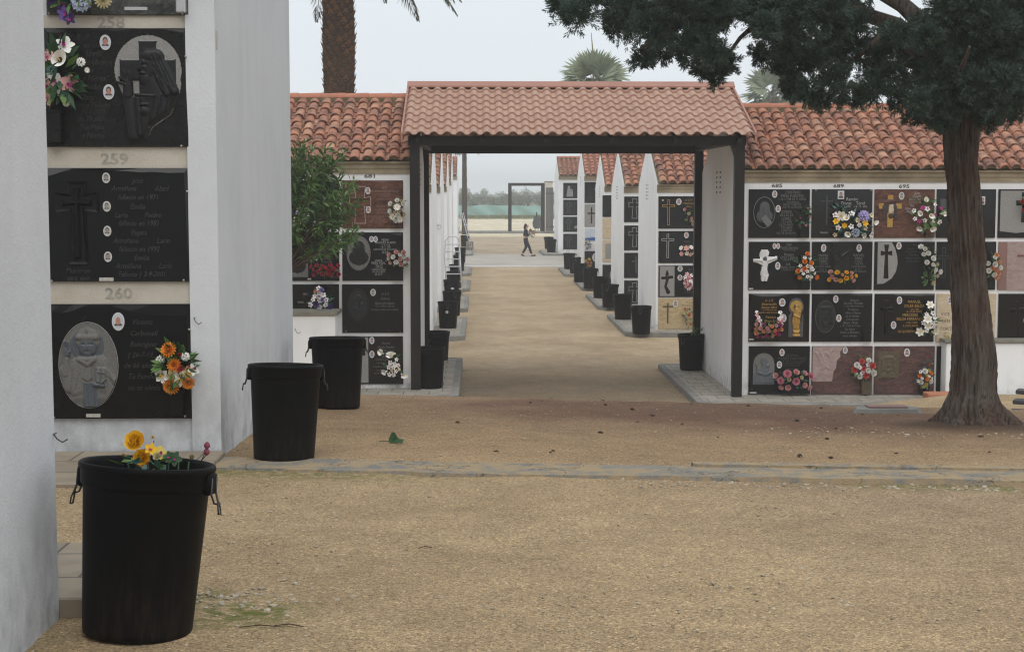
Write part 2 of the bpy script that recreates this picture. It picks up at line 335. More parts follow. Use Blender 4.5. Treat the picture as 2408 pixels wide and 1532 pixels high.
# ------------------------------------------------------------------ mesh building helpers
class MB:
    def __init__(s): s.v, s.f, s.m = [], [], []
    def add(s, vs, fs, m=0):
        k = len(s.v); s.v.extend(tuple(p) for p in vs)
        s.f.extend(tuple(i + k for i in f) for f in fs); s.m.extend([m] * len(fs)); return s
    def box(s, a, b, m=0, bev=0.0):
        x0, y0, z0 = a; x1, y1, z1 = b
        if bev <= 0:
            return s.add([(x0,y0,z0),(x1,y0,z0),(x1,y1,z0),(x0,y1,z0),(x0,y0,z1),(x1,y0,z1),(x1,y1,z1),(x0,y1,z1)],
                         [(0,3,2,1),(4,5,6,7),(0,1,5,4),(1,2,6,5),(2,3,7,6),(3,0,4,7)], m)
        c = bev; vs = []; 
        for (zz, k) in ((z0, c), (z0 + c, 0), (z1 - c, 0), (z1, c)):
            for (px, py, dx, dy) in ((x0,y0,1,1),(x1,y0,-1,1),(x1,y1,-1,-1),(x0,y1,1,-1)):
                q = k
                a1 = (px + dx * (c + q) , py + dy * q); b1 = (px + dx * q, py + dy * (c + q))
                if dx * dy > 0: vs += [(b1[0], b1[1], zz), (a1[0], a1[1], zz)]
                else: vs += [(a1[0], a1[1], zz), (b1[0], b1[1], zz)]
        fs = [tuple(range(7, -1, -1)), tuple(range(24, 32))]
        for r in range(3):
            for i in range(8):
                j = (i + 1) % 8; fs.append((r*8+i, r*8+j, r*8+8+j, r*8+8+i))
        return s.add(vs, fs, m)
    def tube(s, pts, rad, seg=8, m=0, cap=True):
        pts = [Vector(p) for p in pts]; n = len(pts); vs = []; up = None
        rs = rad if isinstance(rad, (list, tuple)) else [rad] * n
        for i, p in enumerate(pts):
            t = (pts[min(i + 1, n - 1)] - pts[max(i - 1, 0)]).normalized()
            if up is None: up = Vector((0, 0, 1)) if abs(t.z) < .9 else Vector((1, 0, 0))
            a = (up - t * up.dot(t)).normalized(); up = a; b = t.cross(a)
            for k in range(seg):
                w = 2 * math.pi * k / seg
                vs.append(p + (a * math.cos(w) + b * math.sin(w)) * rs[i])
        fs = [(i*seg+k, i*seg+(k+1)%seg, (i+1)*seg+(k+1)%seg, (i+1)*seg+k) for i in range(n-1) for k in range(seg)]
        if cap: fs += [tuple(range(seg-1, -1, -1)), tuple((n-1)*seg+k for k in range(seg))]
        return s.add(vs, fs, m)
    def lathe(s, prof, seg=32, m=0, c=(0, 0, 0), cap=(False, False)):
        vs = [(c[0] + r * math.cos(2*math.pi*k/seg), c[1] + r * math.sin(2*math.pi*k/seg), c[2] + z) for r, z in prof for k in range(seg)]
        fs = [(i*seg+k, i*seg+(k+1)%seg, (i+1)*seg+(k+1)%seg, (i+1)*seg+k) for i in range(len(prof)-1) for k in range(seg)]
        if cap[0]: fs.append(tuple(range(seg-1, -1, -1)))
        if cap[1]: fs.append(tuple((len(prof)-1)*seg+k for k in range(seg)))
        return s.add(vs, fs, m)
    def plate(s, pts, y0, y1, m=0, ms=None):
        """polygon pts in (x,z), front at y0 (towards the viewer), back at y1"""
        n = len(pts)
        s.add([(x, y0, z) for x, z in pts] + [(x, y1, z) for x, z in pts], [tuple(range(n))], m)
        k = len(s.v) - 2 * n
        for i in range(n):
            j = (i + 1) % n; s.f.append((k+i, k+n+i, k+n+j, k+j)); s.m.append(m if ms is None else ms)
        return s
    def build(s, name, mats, parent=None, smooth=False, loc=None):
        me = bpy.data.meshes.new(name); me.from_pydata(s.v, [], s.f)
        mats = mats if isinstance(mats, (list, tuple)) else [mats]
        for x in mats: me.materials.append(M[x] if isinstance(x, str) else x)
        if len(mats) > 1: me.polygons.foreach_set('material_index', s.m)
        if smooth: me.polygons.foreach_set('use_smooth', [True] * len(s.f))
        me.update()
        o = bpy.data.objects.new(name, me); COL.objects.link(o)
        if parent is not None: o.parent = parent
        if loc is not None: o.location = loc
        return o
def npmesh(name, V, Fq, mats, parent=None, smooth=False, mi=None, loc=None):
    me = bpy.data.meshes.new(name); me.from_pydata(V.tolist(), [], Fq.tolist())
    for x in (mats if isinstance(mats, (list, tuple)) else [mats]): me.materials.append(M[x] if isinstance(x, str) else x)
    if mi is not None: me.polygons.foreach_set('material_index', mi)
    if smooth: me.polygons.foreach_set('use_smooth', [True] * len(Fq))
    me.update(); o = bpy.data.objects.new(name, me); COL.objects.link(o)
    if parent is not None: o.parent = parent
    if loc is not None: o.location = loc
    return o
def tag(o, label, cat, group=None):
    o['label'] = label; o['category'] = cat
    if group: o['group'] = group
    return o
def thing(name, label, cat, loc=(0, 0, 0), group=None, rz=0):
    o = bpy.data.objects.new(name, None); COL.objects.link(o); o.empty_display_size = .1
    o.location = loc; o.rotation_euler = (0, 0, rz); return tag(o, label, cat, group)
def struct(o, kind='structure'): o['kind'] = kind; return o
def dup(root, loc, label, rz=0, scale=1, group=None):
    r = root.copy(); COL.objects.link(r); r.location = loc; r.rotation_euler = (0, 0, rz); r.scale = (scale,) * 3
    r['label'] = label
    if group: r['group'] = group
    for ch in list(root.children):
        c = ch.copy(); COL.objects.link(c); c.parent = r
        for g in ch.children:
            d = g.copy(); COL.objects.link(d); d.parent = c
    return r

# leaves: N pointed blades (base, two mid points, tip) as quads
def blades(P, D, L, Wd, roll=None, rng=RNG, bend=0.0):
    N = len(P); D = D / np.linalg.norm(D, axis=1, keepdims=True)
    A = rng.normal(size=(N, 3)) if roll is None else roll
    S = np.cross(D, A); S /= np.linalg.norm(S, axis=1, keepdims=True) + 1e-9
    L = np.broadcast_to(L, (N,))[:, None]; Wd = np.broadcast_to(Wd, (N,))[:, None]
    mid = P + D * L * .45; tip = P + D * L; tip[:, 2] -= bend * L[:, 0]
    V = np.stack([P, mid + S * Wd * .5, tip, mid - S * Wd * .5], 1).reshape(-1, 3)
    return V, np.arange(4 * N).reshape(N, 4)

# lettering: the built-in font, turned into flat faces
def letters(mb, text, cx, z, cap, y, m=0, shear=0.0, width=None, align='C', sx=1.0, bold=0.0):
    cu = bpy.data.curves.new('lettering', 'FONT'); cu.body = text; cu.resolution_u = 2; cu.shear = shear
    cu.size = cap / .7; cu.fill_mode = 'FRONT'; cu.offset = bold * cap / .7
    ob = bpy.data.objects.new('lettering', cu); me = ob.to_mesh()
    if len(me.vertices):
        xs = [v.co.x for v in me.vertices]; x0, x1 = min(xs), max(xs); w = x1 - x0
        k = (width / w) if width else sx
        off = {'C': -(x0 + x1) / 2, 'L': -x0, 'R': -x1}[align]
        mb.add([(cx + (v.co.x + off) * k, y, z + v.co.y) for v in me.vertices], [tuple(p.vertices) for p in me.polygons], m)
    ob.to_mesh_clear(); bpy.data.objects.remove(ob); bpy.data.curves.remove(cu)

# carved relief as a height field over a masked panel; coordinates 0..1 across, 0..1 downwards
def sdpoly(X, Y, pts):
    d = np.full(X.shape, 1e9); ins = np.zeros(X.shape, bool); n = len(pts)
    for i in range(n):
        x1, y1 = pts[i]; x2, y2 = pts[(i + 1) % n]
        ex, ey = x2 - x1, y2 - y1; t = np.clip(((X - x1) * ex + (Y - y1) * ey) / (ex * ex + ey * ey + 1e-12), 0, 1)
        d = np.minimum(d, np.hypot(X - x1 - t * ex, Y - y1 - t * ey))
        c = (y1 > Y) != (y2 > Y)
        with np.errstate(divide='ignore', invalid='ignore'): xi = (x2 - x1) * (Y - y1) / (y2 - y1 + 1e-15) + x1
        ins ^= c & (X < xi)
    return np.where(ins, -d, d)
def relief(name, mats, parent, x, z, w, h, mask, shapes, res=56, y=-.031, base=.002):
    nx = res; ny = max(8, int(res * h / w))
    gx, gy = np.meshgrid(np.linspace(0, 1, nx + 1), np.linspace(0, 1, ny + 1))
    X = gx * w; Y = gy * h; H = np.full(X.shape, base); Mi = np.zeros(X.shape, int)
    for sh in shapes:
        k = sh[0]
        if k == 'e':
            _, cx, cy, rx, ry, ht, m = sh[:7]; a = R(sh[7]) if len(sh) > 7 else 0
            dx, dy = X - cx * w, Y - cy * h; ca, sa = math.cos(a), math.sin(a)
            q = ((dx * ca + dy * sa) / (rx * w)) ** 2 + ((-dx * sa + dy * ca) / (ry * w)) ** 2
            val = base + ht * (.35 + .65 * np.sqrt(np.clip(1 - q, 0, 1))); ins = q < 1
        elif k == 'c':
            _, ax, ay, bx, by, r1, r2, ht, m = sh
            ex, ey = (bx - ax) * w, (by - ay) * h; t = np.clip(((X - ax * w) * ex + (Y - ay * h) * ey) / (ex * ex + ey * ey + 1e-12), 0, 1)
            rr = (r1 + (r2 - r1) * t) * w; q = np.hypot(X - ax * w - t * ex, Y - ay * h - t * ey) / rr
            val = base + ht * (.3 + .7 * np.sqrt(np.clip(1 - q * q, 0, 1))); ins = q < 1
        elif k == 'p':
            _, pts, ht, m, soft = sh
            sdv = sdpoly(X, Y, [(a * w, b * h) for a, b in pts])
            val = base + ht * np.clip(-sdv / (soft * w + 1e-9), .15, 1); ins = sdv < 0
        else:
            _, ax, ay, bx, by, r, dp = sh
            ex, ey = (bx - ax) * w, (by - ay) * h; t = np.clip(((X - ax * w) * ex + (Y - ay * h) * ey) / (ex * ex + ey * ey + 1e-12), 0, 1)
            q = np.hypot(X - ax * w - t * ex, Y - ay * h - t * ey) / (r * w)
            H = np.where(q < 1, H - dp * (1 - q), H); continue
        up = ins & (val > H); H = np.where(up, val, H); Mi = np.where(up, m, Mi)
    if mask == 'oval': keep = ((gx - .5) / .5) ** 2 + ((gy - .5) / .5) ** 2 <= 1
    elif mask == 'rect': keep = np.ones(X.shape, bool)
    elif mask == 'arch':
        rr = w / 2; keep = (Y > rr) | (np.hypot(X - rr, Y - rr) <= rr)
    else: keep = sdpoly(gx, gy, mask) < 0
    cell = keep[:-1, :-1] & keep[1:, :-1] & keep[:-1, 1:] & keep[1:, 1:]
    idx = np.arange(X.size).reshape(X.shape)
    Fq = np.stack([idx[1:, :-1], idx[1:, 1:], idx[:-1, 1:], idx[:-1, :-1]], -1)[cell]
    mi = Mi[:-1, :-1][cell]
    V = np.stack([x - w / 2 + X, y - H, z + h / 2 - Y], -1).reshape(-1, 3)
    used, inv = np.unique(Fq, return_inverse=True)
    return npmesh(name, V[used], inv.reshape(Fq.shape), mats, parent, True, mi.tolist())

# ------------------------------------------------------------------ roofs of barrel tiles
def tile_slope(mb, x0, x1, y0, z0, y1, z1, pitch=.215, rows=9, seg=7, rng=None, jit=1.0, fill=True):
    """eave line (y0,z0) up to ridge line (y1,z1); slots 0 tiles, 1 mortar"""
    rng = rng or random.Random(3)
    S = Vector((0, y1 - y0, z1 - z0)); L = S.length; S.normalize(); sgn = 1 if y1 > y0 else -1
    Nn = Vector((0, -S.z * sgn, abs(S.y))); Xv = Vector((1, 0, 0)); E = Vector((0, y0, z0))
    n = max(1, round((x1 - x0) / pitch)); p = (x1 - x0) / n; ex = L / rows
    mb.add([E + Xv * x0, E + Xv * x1, E + Xv * x1 + S * L, E + Xv * x0 + S * L], [(0, 1, 2, 3) if sgn > 0 else (3, 2, 1, 0)], 1)
    for c in range(n):
        xc = x0 + (c + .5) * p
        for r in range(rows):
            j = rng.uniform(-.012, .012) * jit; tw = rng.uniform(-.03, .03) * jit; ds = rng.uniform(-.02, .02) * jit
            s0 = r * ex + ds - (.04 if r == 0 else 0); s1 = s0 + ex * 1.22
            if s1 > L: s1 = L
            r0, r1_ = p * .415, p * .345; l0, l1 = .040, .016
            ring = []
            for (s, rr, lift, xo) in ((s0, r0, l0, xc + j), (s1, r1_, l1, xc + j + tw * ex)):
                for k in range(seg + 1):
                    a = math.pi * k / seg
                    ring.append(E + S * s + Xv * (xo + math.cos(a) * rr) + Nn * (lift + math.sin(a) * rr * .82))
            for k in range(seg + 1):
                a = math.pi * k / seg; rr = r0 - .016
                ring.append(E + S * s0 + Xv * (xc + j + math.cos(a) * rr) + Nn * (l0 - .004 + math.sin(a) * rr * .82))
            q = seg + 1
            fs = [(k, k+1, q+k+1, q+k) if sgn > 0 else (q+k, q+k+1, k+1, k) for k in range(seg)] + [(2*q+k, 2*q+k+1, k+1, k) if sgn > 0 else (k, k+1, 2*q+k+1, 2*q+k) for k in range(seg)]
            mb.add(ring, fs, 0)
            # the channel tile between two cover tiles
            xm = xc + p / 2; rr = p * .40; ch = []
            if c < n - 1:
                for (s, lift) in ((s0 - .01, .105), (s1, .085)):
                    for k in range(5):
                        a = math.pi + math.pi * k / 4
                        ch.append(E + S * max(s, -.03) + Xv * (xm + j + math.cos(a) * rr) + Nn * (lift + math.sin(a) * rr * .9 - .012))
                mb.add(ch, [(k, k+1, 5+k+1, 5+k) if sgn > 0 else (5+k, 5+k+1, k+1, k) for k in range(4)], 0)
        if fill:   # mortar plug under each eave tile
            pts = [E - S * .012 + Xv * (xc + math.cos(math.pi*k/seg) * p * .36) + Nn * (.026 + math.sin(math.pi*k/seg) * p * .31) for k in range(seg + 1)]
            mb.add(pts, [tuple(range(seg + 1)) if sgn < 0 else tuple(range(seg, -1, -1))], 1)
def ridge_row(mb, x0, x1, y, z, r=.105, step=.40, seg=8):
    x = x0; k = 0
    while x < x1 - .02:
        e = min(x + step * 1.06, x1); rg = []
        for (xx, rr) in ((x, r * .92), (e, r * 1.06)):
            for i in range(seg + 1):
                a = math.pi * i / seg; rg.append((xx, y - math.cos(a) * rr, z + math.sin(a) * rr * .8))
        q = seg + 1
        mb.add(rg, [(i, q+i, q+i+1, i+1) for i in range(seg)], 0)
        mb.add(rg[q:], [tuple(range(q))], 0)
        x += step

def gable_wall(mb, x0, x1, y0, y1, z0, ze, zr, m=0):
    ym = (y0 + y1) / 2
    V = [(x, y, z) for x in (x0, x1) for y, z in ((y0, z0), (y1, z0), (y1, ze), (ym, zr), (y0, ze))]
    mb.add(V, [(4, 3, 2, 1, 0), (5, 6, 7, 8, 9), (0, 5, 9, 4), (6, 1, 2, 7), (4, 9, 8, 3), (3, 8, 7, 2), (1, 6, 5, 0)], m)

# a block of burial niches: walls, tiled gable roof, cornice, ridge, vents
def niche_block(label, x0, x1, yf, yb, z0, ze, zr, gable=None, pitch=.215, rows=9, seg=7, tm='tile', wall='plaster', seed=1, group='blocks of burial niches', cornice=True, over=.12, vents=True):
    loc = Vector(((x0 + x1) / 2, yf, z0))
    t = thing('niche_block', label, 'niche block', loc, group)
    o = lambda x, y, z: (x - loc.x, y - loc.y, z - loc.z)
    X0, X1, Y1, ZE, ZR = x0 - loc.x, x1 - loc.x, yb - yf, ze - z0, zr - z0
    mb = MB(); gable_wall(mb, X0, X1, 0, Y1, 0, ZE - .02, ZR - .05); mb.build('wall', wall, t)
    rb = MB(); rg = random.Random(seed)
    gx0, gx1 = X0 + (.02 if gable == 'L' else -.02), X1 - (.02 if gable == 'R' else -.02)
    tile_slope(rb, gx0, gx1, -over, ZE, Y1 / 2, ZR, pitch, rows, seg, rg)
    tile_slope(rb, gx0, gx1, Y1 + over, ZE, Y1 / 2, ZR, pitch, rows, seg, rg, fill=False)
    roof = rb.build('roof', [tm, 'mortar'], t, False)
    me = roof.data
    k = MB(); ridge_row(k, gx0, gx1, Y1 / 2, ZR + .045)
    k.box((gx0, Y1/2 - .10, ZR - .06), (gx1, Y1/2 + .10, ZR + .05), 1); k.build('ridge_cap', ['ridge', 'mortar'], roof, False)
    if cornice:
        cb = MB()
        prof = [(-.004, -.20), (-.03, -.20), (-.035, -.14), (-.055, -.115), (-.06, -.06), (-.10, -.045), (-.105, -.012), (-.004, -.012)]
        a, b = X0 + .01, X1 - .01; n = len(prof)
        cb.add([(a, y, ZE + z) for y, z in prof] + [(b, y, ZE + z) for y, z in prof],
               [(i, (i+1) % n, n + (i+1) % n, n + i) for i in range(n)] + [tuple(range(n)), tuple(range(2*n-1, n-1, -1))])
        cb.build('cornice', 'cornice', t)
    if vents and gable:
        for row in (-1, 1):
            vb = MB(); xs = X0 if gable == 'L' else X1; d = -.004 if gable == 'L' else .004
            for i in range(5):
                zz = ZE - .02 - i * .085; yc = Y1 / 2 + row * .19
                vb.box((xs - .003 if d > 0 else xs + d, yc - .05, zz - .016), (xs + d if d > 0 else xs + .003, yc + .05, zz + .016))
            vb.build('vent', 'darkhole', t)  # no real holes: dark strips stand in for the shade inside the slits
    return t

# ------------------------------------------------------------------ memorial plaques
def cross_pts(cx, T, B, a, w, t, f=0.0):
    return [(cx+t+f, T), (cx-t-f, T), (cx-t, a+t), (cx-w, a+t+f), (cx-w, a-t-f), (cx-t, a-t), (cx-t-f, B), (cx+t+f, B), (cx+t, a-t), (cx+w, a-t-f), (cx+w, a+t+f), (cx+t, a+t)][::-1]
def ell(cx, cz, rx, rz, n=24): return [(cx + rx * math.cos(2*math.pi*k/n), cz + rz * math.sin(2*math.pi*k/n)) for k in range(n)]
FD = .03     # how far a plaque's face stands out from the wall
class Plaque:
    def __init__(s, label, x0, x1, z0, z1, Y, mat, top=None, group='memorial plaques closing the niches'):
        s.w, s.h = x1 - x0, z1 - z0; s.n = 0
        s.t = thing('memorial_plaque', label, 'plaque', ((x0 + x1) / 2, Y, z0), group)
        mb = MB(); w, h = s.w, s.h
        # top = list of (x 0..1, drop) : a wavy ground chamfer along the upper edge
        c = top or [(0, .0), (1, .0)]
        cx = [(-w/2 + a * (w - .0) , h - d) for a, d in c]
        if top:
            ins = .030
            cx = [(min(max(x, -w/2 + ins), w/2 - ins), z) for x, z in cx]
            front = [(-w/2 + ins*.25, .004), (w/2 - ins*.25, .004)] + cx[::-1]
            n = len(cx)
            mb.plate(front, -FD, -FD + .0005)
            bx = [(-w/2 + a * w, h) for a, d in c]
            mb.add([(x, -FD, z) for x, z in cx] + [(x, -.014, z) for x, z in bx], [(i, i+1, n+i+1, n+i) for i in range(n-1)])
            mb.add([(x, -.014, z) for x, z in bx] + [(x, -.001, z) for x, z in bx], [(i, i+1, n+i+1, n+i) for i in range(n-1)])
            for sx in (-1, 1):
                q = cx[0] if sx < 0 else cx[-1]
                mb.add([(sx*w/2, -.001, 0), (sx*w/2, -.014, 0), (sx*w/2, -.014, h), (sx*w/2, -.001, h), (sx*(w/2-ins*.25), -FD, .004), (q[0], -FD, q[1])],
                       [(0, 1, 2, 3), (1, 4, 5, 2)] if sx < 0 else [(3, 2, 1, 0), (2, 5, 4, 1)])
            mb.add([(-w/2, -.001, 0), (w/2, -.001, 0), (w/2, -.014, 0), (-w/2, -.014, 0), (-w/2+ins*.25, -FD, .004), (w/2-ins*.25, -FD, .004)], [(0, 1, 2, 3), (3, 2, 5, 4)])
        else:
            e = .006
            mb.box((-w/2, -FD + e, 0), (w/2, -.001, h)); mb.f.pop(2); mb.m.pop(2)
            mb.add([(-w/2, -FD+e, 0), (w/2, -FD+e, 0), (w/2, -FD+e, h), (-w/2, -FD+e, h), (-w/2+e, -FD, e), (w/2-e, -FD, e), (w/2-e, -FD, h-e), (-w/2+e, -FD, h-e)],
                   [(0, 1, 5, 4), (1, 2, 6, 5), (2, 3, 7, 6), (3, 0, 4, 7), (4, 5, 6, 7)])
        s.slab = mb.build('slab', mat, s.t)
    def X(s, x): return (x - .5) * s.w
    def Z(s, y): return (1 - y) * s.h
    def text(s, lines, mat='silver', shear=0.0, sx=.9, align='C'):
        """lines: (x, y, cap height as share of the plaque, text)"""
        for q in lines:
            x, y, c, tx = q[:4]; mb = MB()
            letters(mb, tx, s.X(x), s.Z(y) - c * s.h / 2, c * s.h, -FD - .0015, 0, shear, None, align, sx)
            if mb.f: mb.build('inscription_line', mat, s.t)
        return s
    def portrait(s, x, y, w, h, kind='color', square=False, hair=True):
        X, Z, a, b = s.X(x), s.Z(y), w * s.w / 2, h * s.h / 2; mb = MB()
        oval = (lambda k: [(X-a*k, Z-b*k), (X+a*k, Z-b*k), (X+a*k, Z+b*k), (X-a*k, Z+b*k)]) if square else (lambda k: ell(X, Z, a*k, b*k, 24))
        y0 = -FD - .001
        mb.plate(oval(1.0), y0 - .006, y0, 0); mb.plate(oval(.84), y0 - .0065, y0 - .003, 1)
        body = [p for p in ell(X, Z - b * .62, a * .70, b * .50, 20)]
        body = [(px, max(pz, Z - b * .78)) for px, pz in body] if square else [(px, pz) for px, pz in body if ((px-X)/(a*.84))**2 + ((pz-Z)/(b*.84))**2 < 1]
        mb.plate(body, y0 - .007, y0 - .006, 3)
        if hair: mb.plate(ell(X, Z + b * .20, a * .46, b * .50, 16), y0 - .0075, y0 - .006, 4)
        mb.plate(ell(X, Z + b * .06, a * .38, b * .44, 16), y0 - .008, y0 - .006, 2)
        mb.plate(ell(X - a * .12, Z + b * .08, a * .05, b * .03, 6), y0 - .0083, y0 - .008, 4)
        mb.plate(ell(X + a * .12, Z + b * .08, a * .05, b * .03, 6), y0 - .0083, y0 - .008, 4)
        mb.build('portrait', ['ceramic', 'photo_grey' if kind == 'grey' else 'photo_bg', 'grey_skin' if kind == 'grey' else 'skin_photo', 'dark_cloth', 'hair_photo'], s.t)
        return s
    def ring(s, x, y, w, h, mat, th=.05, mask='oval', n=36):
        X, Z, a, b = s.X(x), s.Z(y), w * s.w / 2, h * s.h / 2; mb = MB(); k1 = 1 - th
        o1, o2 = ell(X, Z, a, b, n), ell(X, Z, a - th * a, b - th * a, n)
        y0, y1 = -FD - .006, -FD - .0005
        V = [(px, y1, pz) for px, pz in o1] + [(px, y0, pz) for px, pz in ell(X, Z, a - th*a*.5, b - th*a*.5, n)] + [(px, y1, pz) for px, pz in o2]
        mb.add(V, [(i, (i+1) % n, n + (i+1) % n, n + i) for i in range(n)] + [(n+i, n+(i+1) % n, 2*n+(i+1) % n, 2*n+i) for i in range(n)])
        mb.build('oval_rim', mat, s.t, True); return s
    def cross(s, x, top, bot, arm, w, t, mat, kind='solid', f=0.0, mat2=None, name='cross'):
        """x, top, bot, arm in shares of the plaque; w (half span), t (half thickness), f (flare) in shares of its width"""
        X = s.X(x); T, B, A = s.Z(top), s.Z(bot), s.Z(arm); W_, t_, f_ = w * s.w, t * s.w, f * s.w; mb = MB(); y0 = -FD - .001
        o = cross_pts(X, T, B, A, W_, t_, f_)
        if kind == 'solid': mb.plate(o, y0 - .008, y0)
        elif kind == 'outline':
            d = min(t_ * .45, .012); i = cross_pts(X, T - d, B + d, A, W_ - d, t_ - d, f_)
            n = len(o); mb.add([(a, y0 - .004, b) for a, b in o] + [(a, y0 - .004, b) for a, b in i], [(k, (k+1) % n, n + (k+1) % n, n + k) for k in range(n)])
        elif kind == 'bevel':
            d = t_ * .72; i = cross_pts(X, T - d, B + d, A, W_ - d, t_ - d, f_ * .7); n = len(o)
            mb.add([(a, y0, b) for a, b in o] + [(a, y0 - .026, b) for a, b in i], [(k, (k+1) % n, n + (k+1) % n, n + k) for k in range(n)] + [tuple(range(n, 2*n))])
        elif kind == 'recess':
            d = t_ * .34; i = cross_pts(X, T - d, B + d, A, W_ - d, t_ - d, f_); n = len(o)
            mb.add([(a, y0 - .011, b) for a, b in o] + [(a, y0, b) for a, b in i] + [(a, y0 + .0005, b) for a, b in o], [(k, (k+1) % n, n + (k+1) % n, n + k) for k in range(n)] + [(2*n+k, 2*n+(k+1) % n, (k+1) % n, k) for k in range(n)])
        mb.build(name, mat, s.t); return s
    def panel(s, pts, mat, d=.004, name='panel'):
        mb = MB(); mb.plate([(s.X(a), s.Z(b)) for a, b in pts][::-1] if s._cw(pts) else [(s.X(a), s.Z(b)) for a, b in pts], -FD - d, -FD + .001)
        mb.build(name, mat, s.t); return s
    def _cw(s, p): return sum((p[(i+1) % len(p)][0] - p[i][0]) * (p[(i+1) % len(p)][1] + p[i][1]) for i in range(len(p))) < 0
    def relief(s, x, y, w, h, mask, shapes, mats, res=48, name='relief'):
        relief(name, mats, s.t, s.X(x), s.Z(y), w * s.w, h * s.h, mask, shapes, res, -FD - .001); return s
    def vase(s, x, y, w, h, mat='charcoal', d=.07, taper=.0):
        X, Z, a, b = s.X(x), s.Z(y), w * s.w / 2, h * s.h / 2; mb = MB()
        y0, y1 = -FD - d, -FD + .001; t = taper * a
        mb.add([(X-a+t, y0+t, Z-b), (X+a-t, y0+t, Z-b), (X+a-t, y1, Z-b), (X-a+t, y1, Z-b), (X-a, y0, Z+b), (X+a, y0, Z+b), (X+a, y1, Z+b), (X-a, y1, Z+b)],
               [(0,3,2,1),(4,5,6,7),(0,1,5,4),(1,2,6,5),(2,3,7,6),(3,0,4,7)])
        e = .006; mb.box((X-a-e, y0-e, Z+b-.018), (X+a+e, y1, Z+b+.004))
        mb.build('vase', mat, s.t); return s
    def bowl(s, x, y, w, h, mat='black', d=.10):
        X, Z, a, b = s.X(x), s.Z(y), w * s.w / 2, h * s.h / 2; mb = MB(); n = 20
        rings = []
        for zz, k in ((-1, .72), (-.6, .9), (.4, 1.0), (1, 1.04)):
            rings += [(X + a*k*math.cos(2*math.pi*i/n), -FD - d/2 + d/2*k*math.sin(2*math.pi*i/n) - .004, Z + b*zz) for i in range(n)]
        mb.add(rings, [(j*n+i, j*n+(i+1) % n, (j+1)*n+(i+1) % n, (j+1)*n+i) for j in range(3) for i in range(n)] + [tuple(range(n-1, -1, -1)), tuple(range(3*n, 4*n))])
        mb.build('flower_bowl', mat, s.t, True); return s
    def tagplate(s, x, y, w=.10, h=.03):
        mb = MB(); mb.box((s.X(x) - w*s.w/2, -FD-.004, s.Z(y) - h*s.h/2), (s.X(x) + w*s.w/2, -FD+.001, s.Z(y) + h*s.h/2)); mb.build('maker_tag', 'tag', s.t); return s
    def bolts(s, pts=((.03, .985), (.97, .985)), r=.008):
        for x, y in pts:
            mb = MB(); n = 10
            pr = [(r, 0), (r, .010), (r * .6, .016), (0.0005, .018)]
            V = [(s.X(x) + rr*math.cos(2*math.pi*k/n), -FD - d, s.Z(y) + rr*math.sin(2*math.pi*k/n)) for rr, d in pr for k in range(n)]
            mb.add(V, [(i*n+(k+1) % n, i*n+k, (i+1)*n+k, (i+1)*n+(k+1) % n) for i in range(3) for k in range(n)]); mb.build('bolt', 'bolt', s.t, True)
        return s

# ------------------------------------------------------------------ artificial flowers
BL = {}
def petal_patch(L, Wd, cup, tip=0.0, n=4, wave=0.0, base=.25):
    """one petal along +x, cupped up in z: list of rows of 3 points"""
    V = []
    for i in range(n + 1):
        t = i / n; wd = Wd * (base + (1 - base) * math.sin(math.pi * min(t * .62 + .04, 1))) * (1 if t < .99 else (1 - tip))
        z = cup * t * t * L
        V += [(t * L, -wd, z + wave * wd), (t * L, 0, z - .12 * Wd), (t * L, wd, z + wave * wd)]
    Fq = [(3*i+k, 3*i+k+1, 3*i+k+4, 3*i+k+3) for i in range(n) for k in range(2)]
    return V, Fq
def put(mb, VF, az, el, m=0, off=(0, 0, 0), s=1):
    Rm = Matrix.Rotation(az, 3, 'Z') @ Matrix.Rotation(-el, 3, 'Y')
    mb.add([Rm @ Vector(v) * s + Vector(off) for v in VF[0]], VF[1], m)
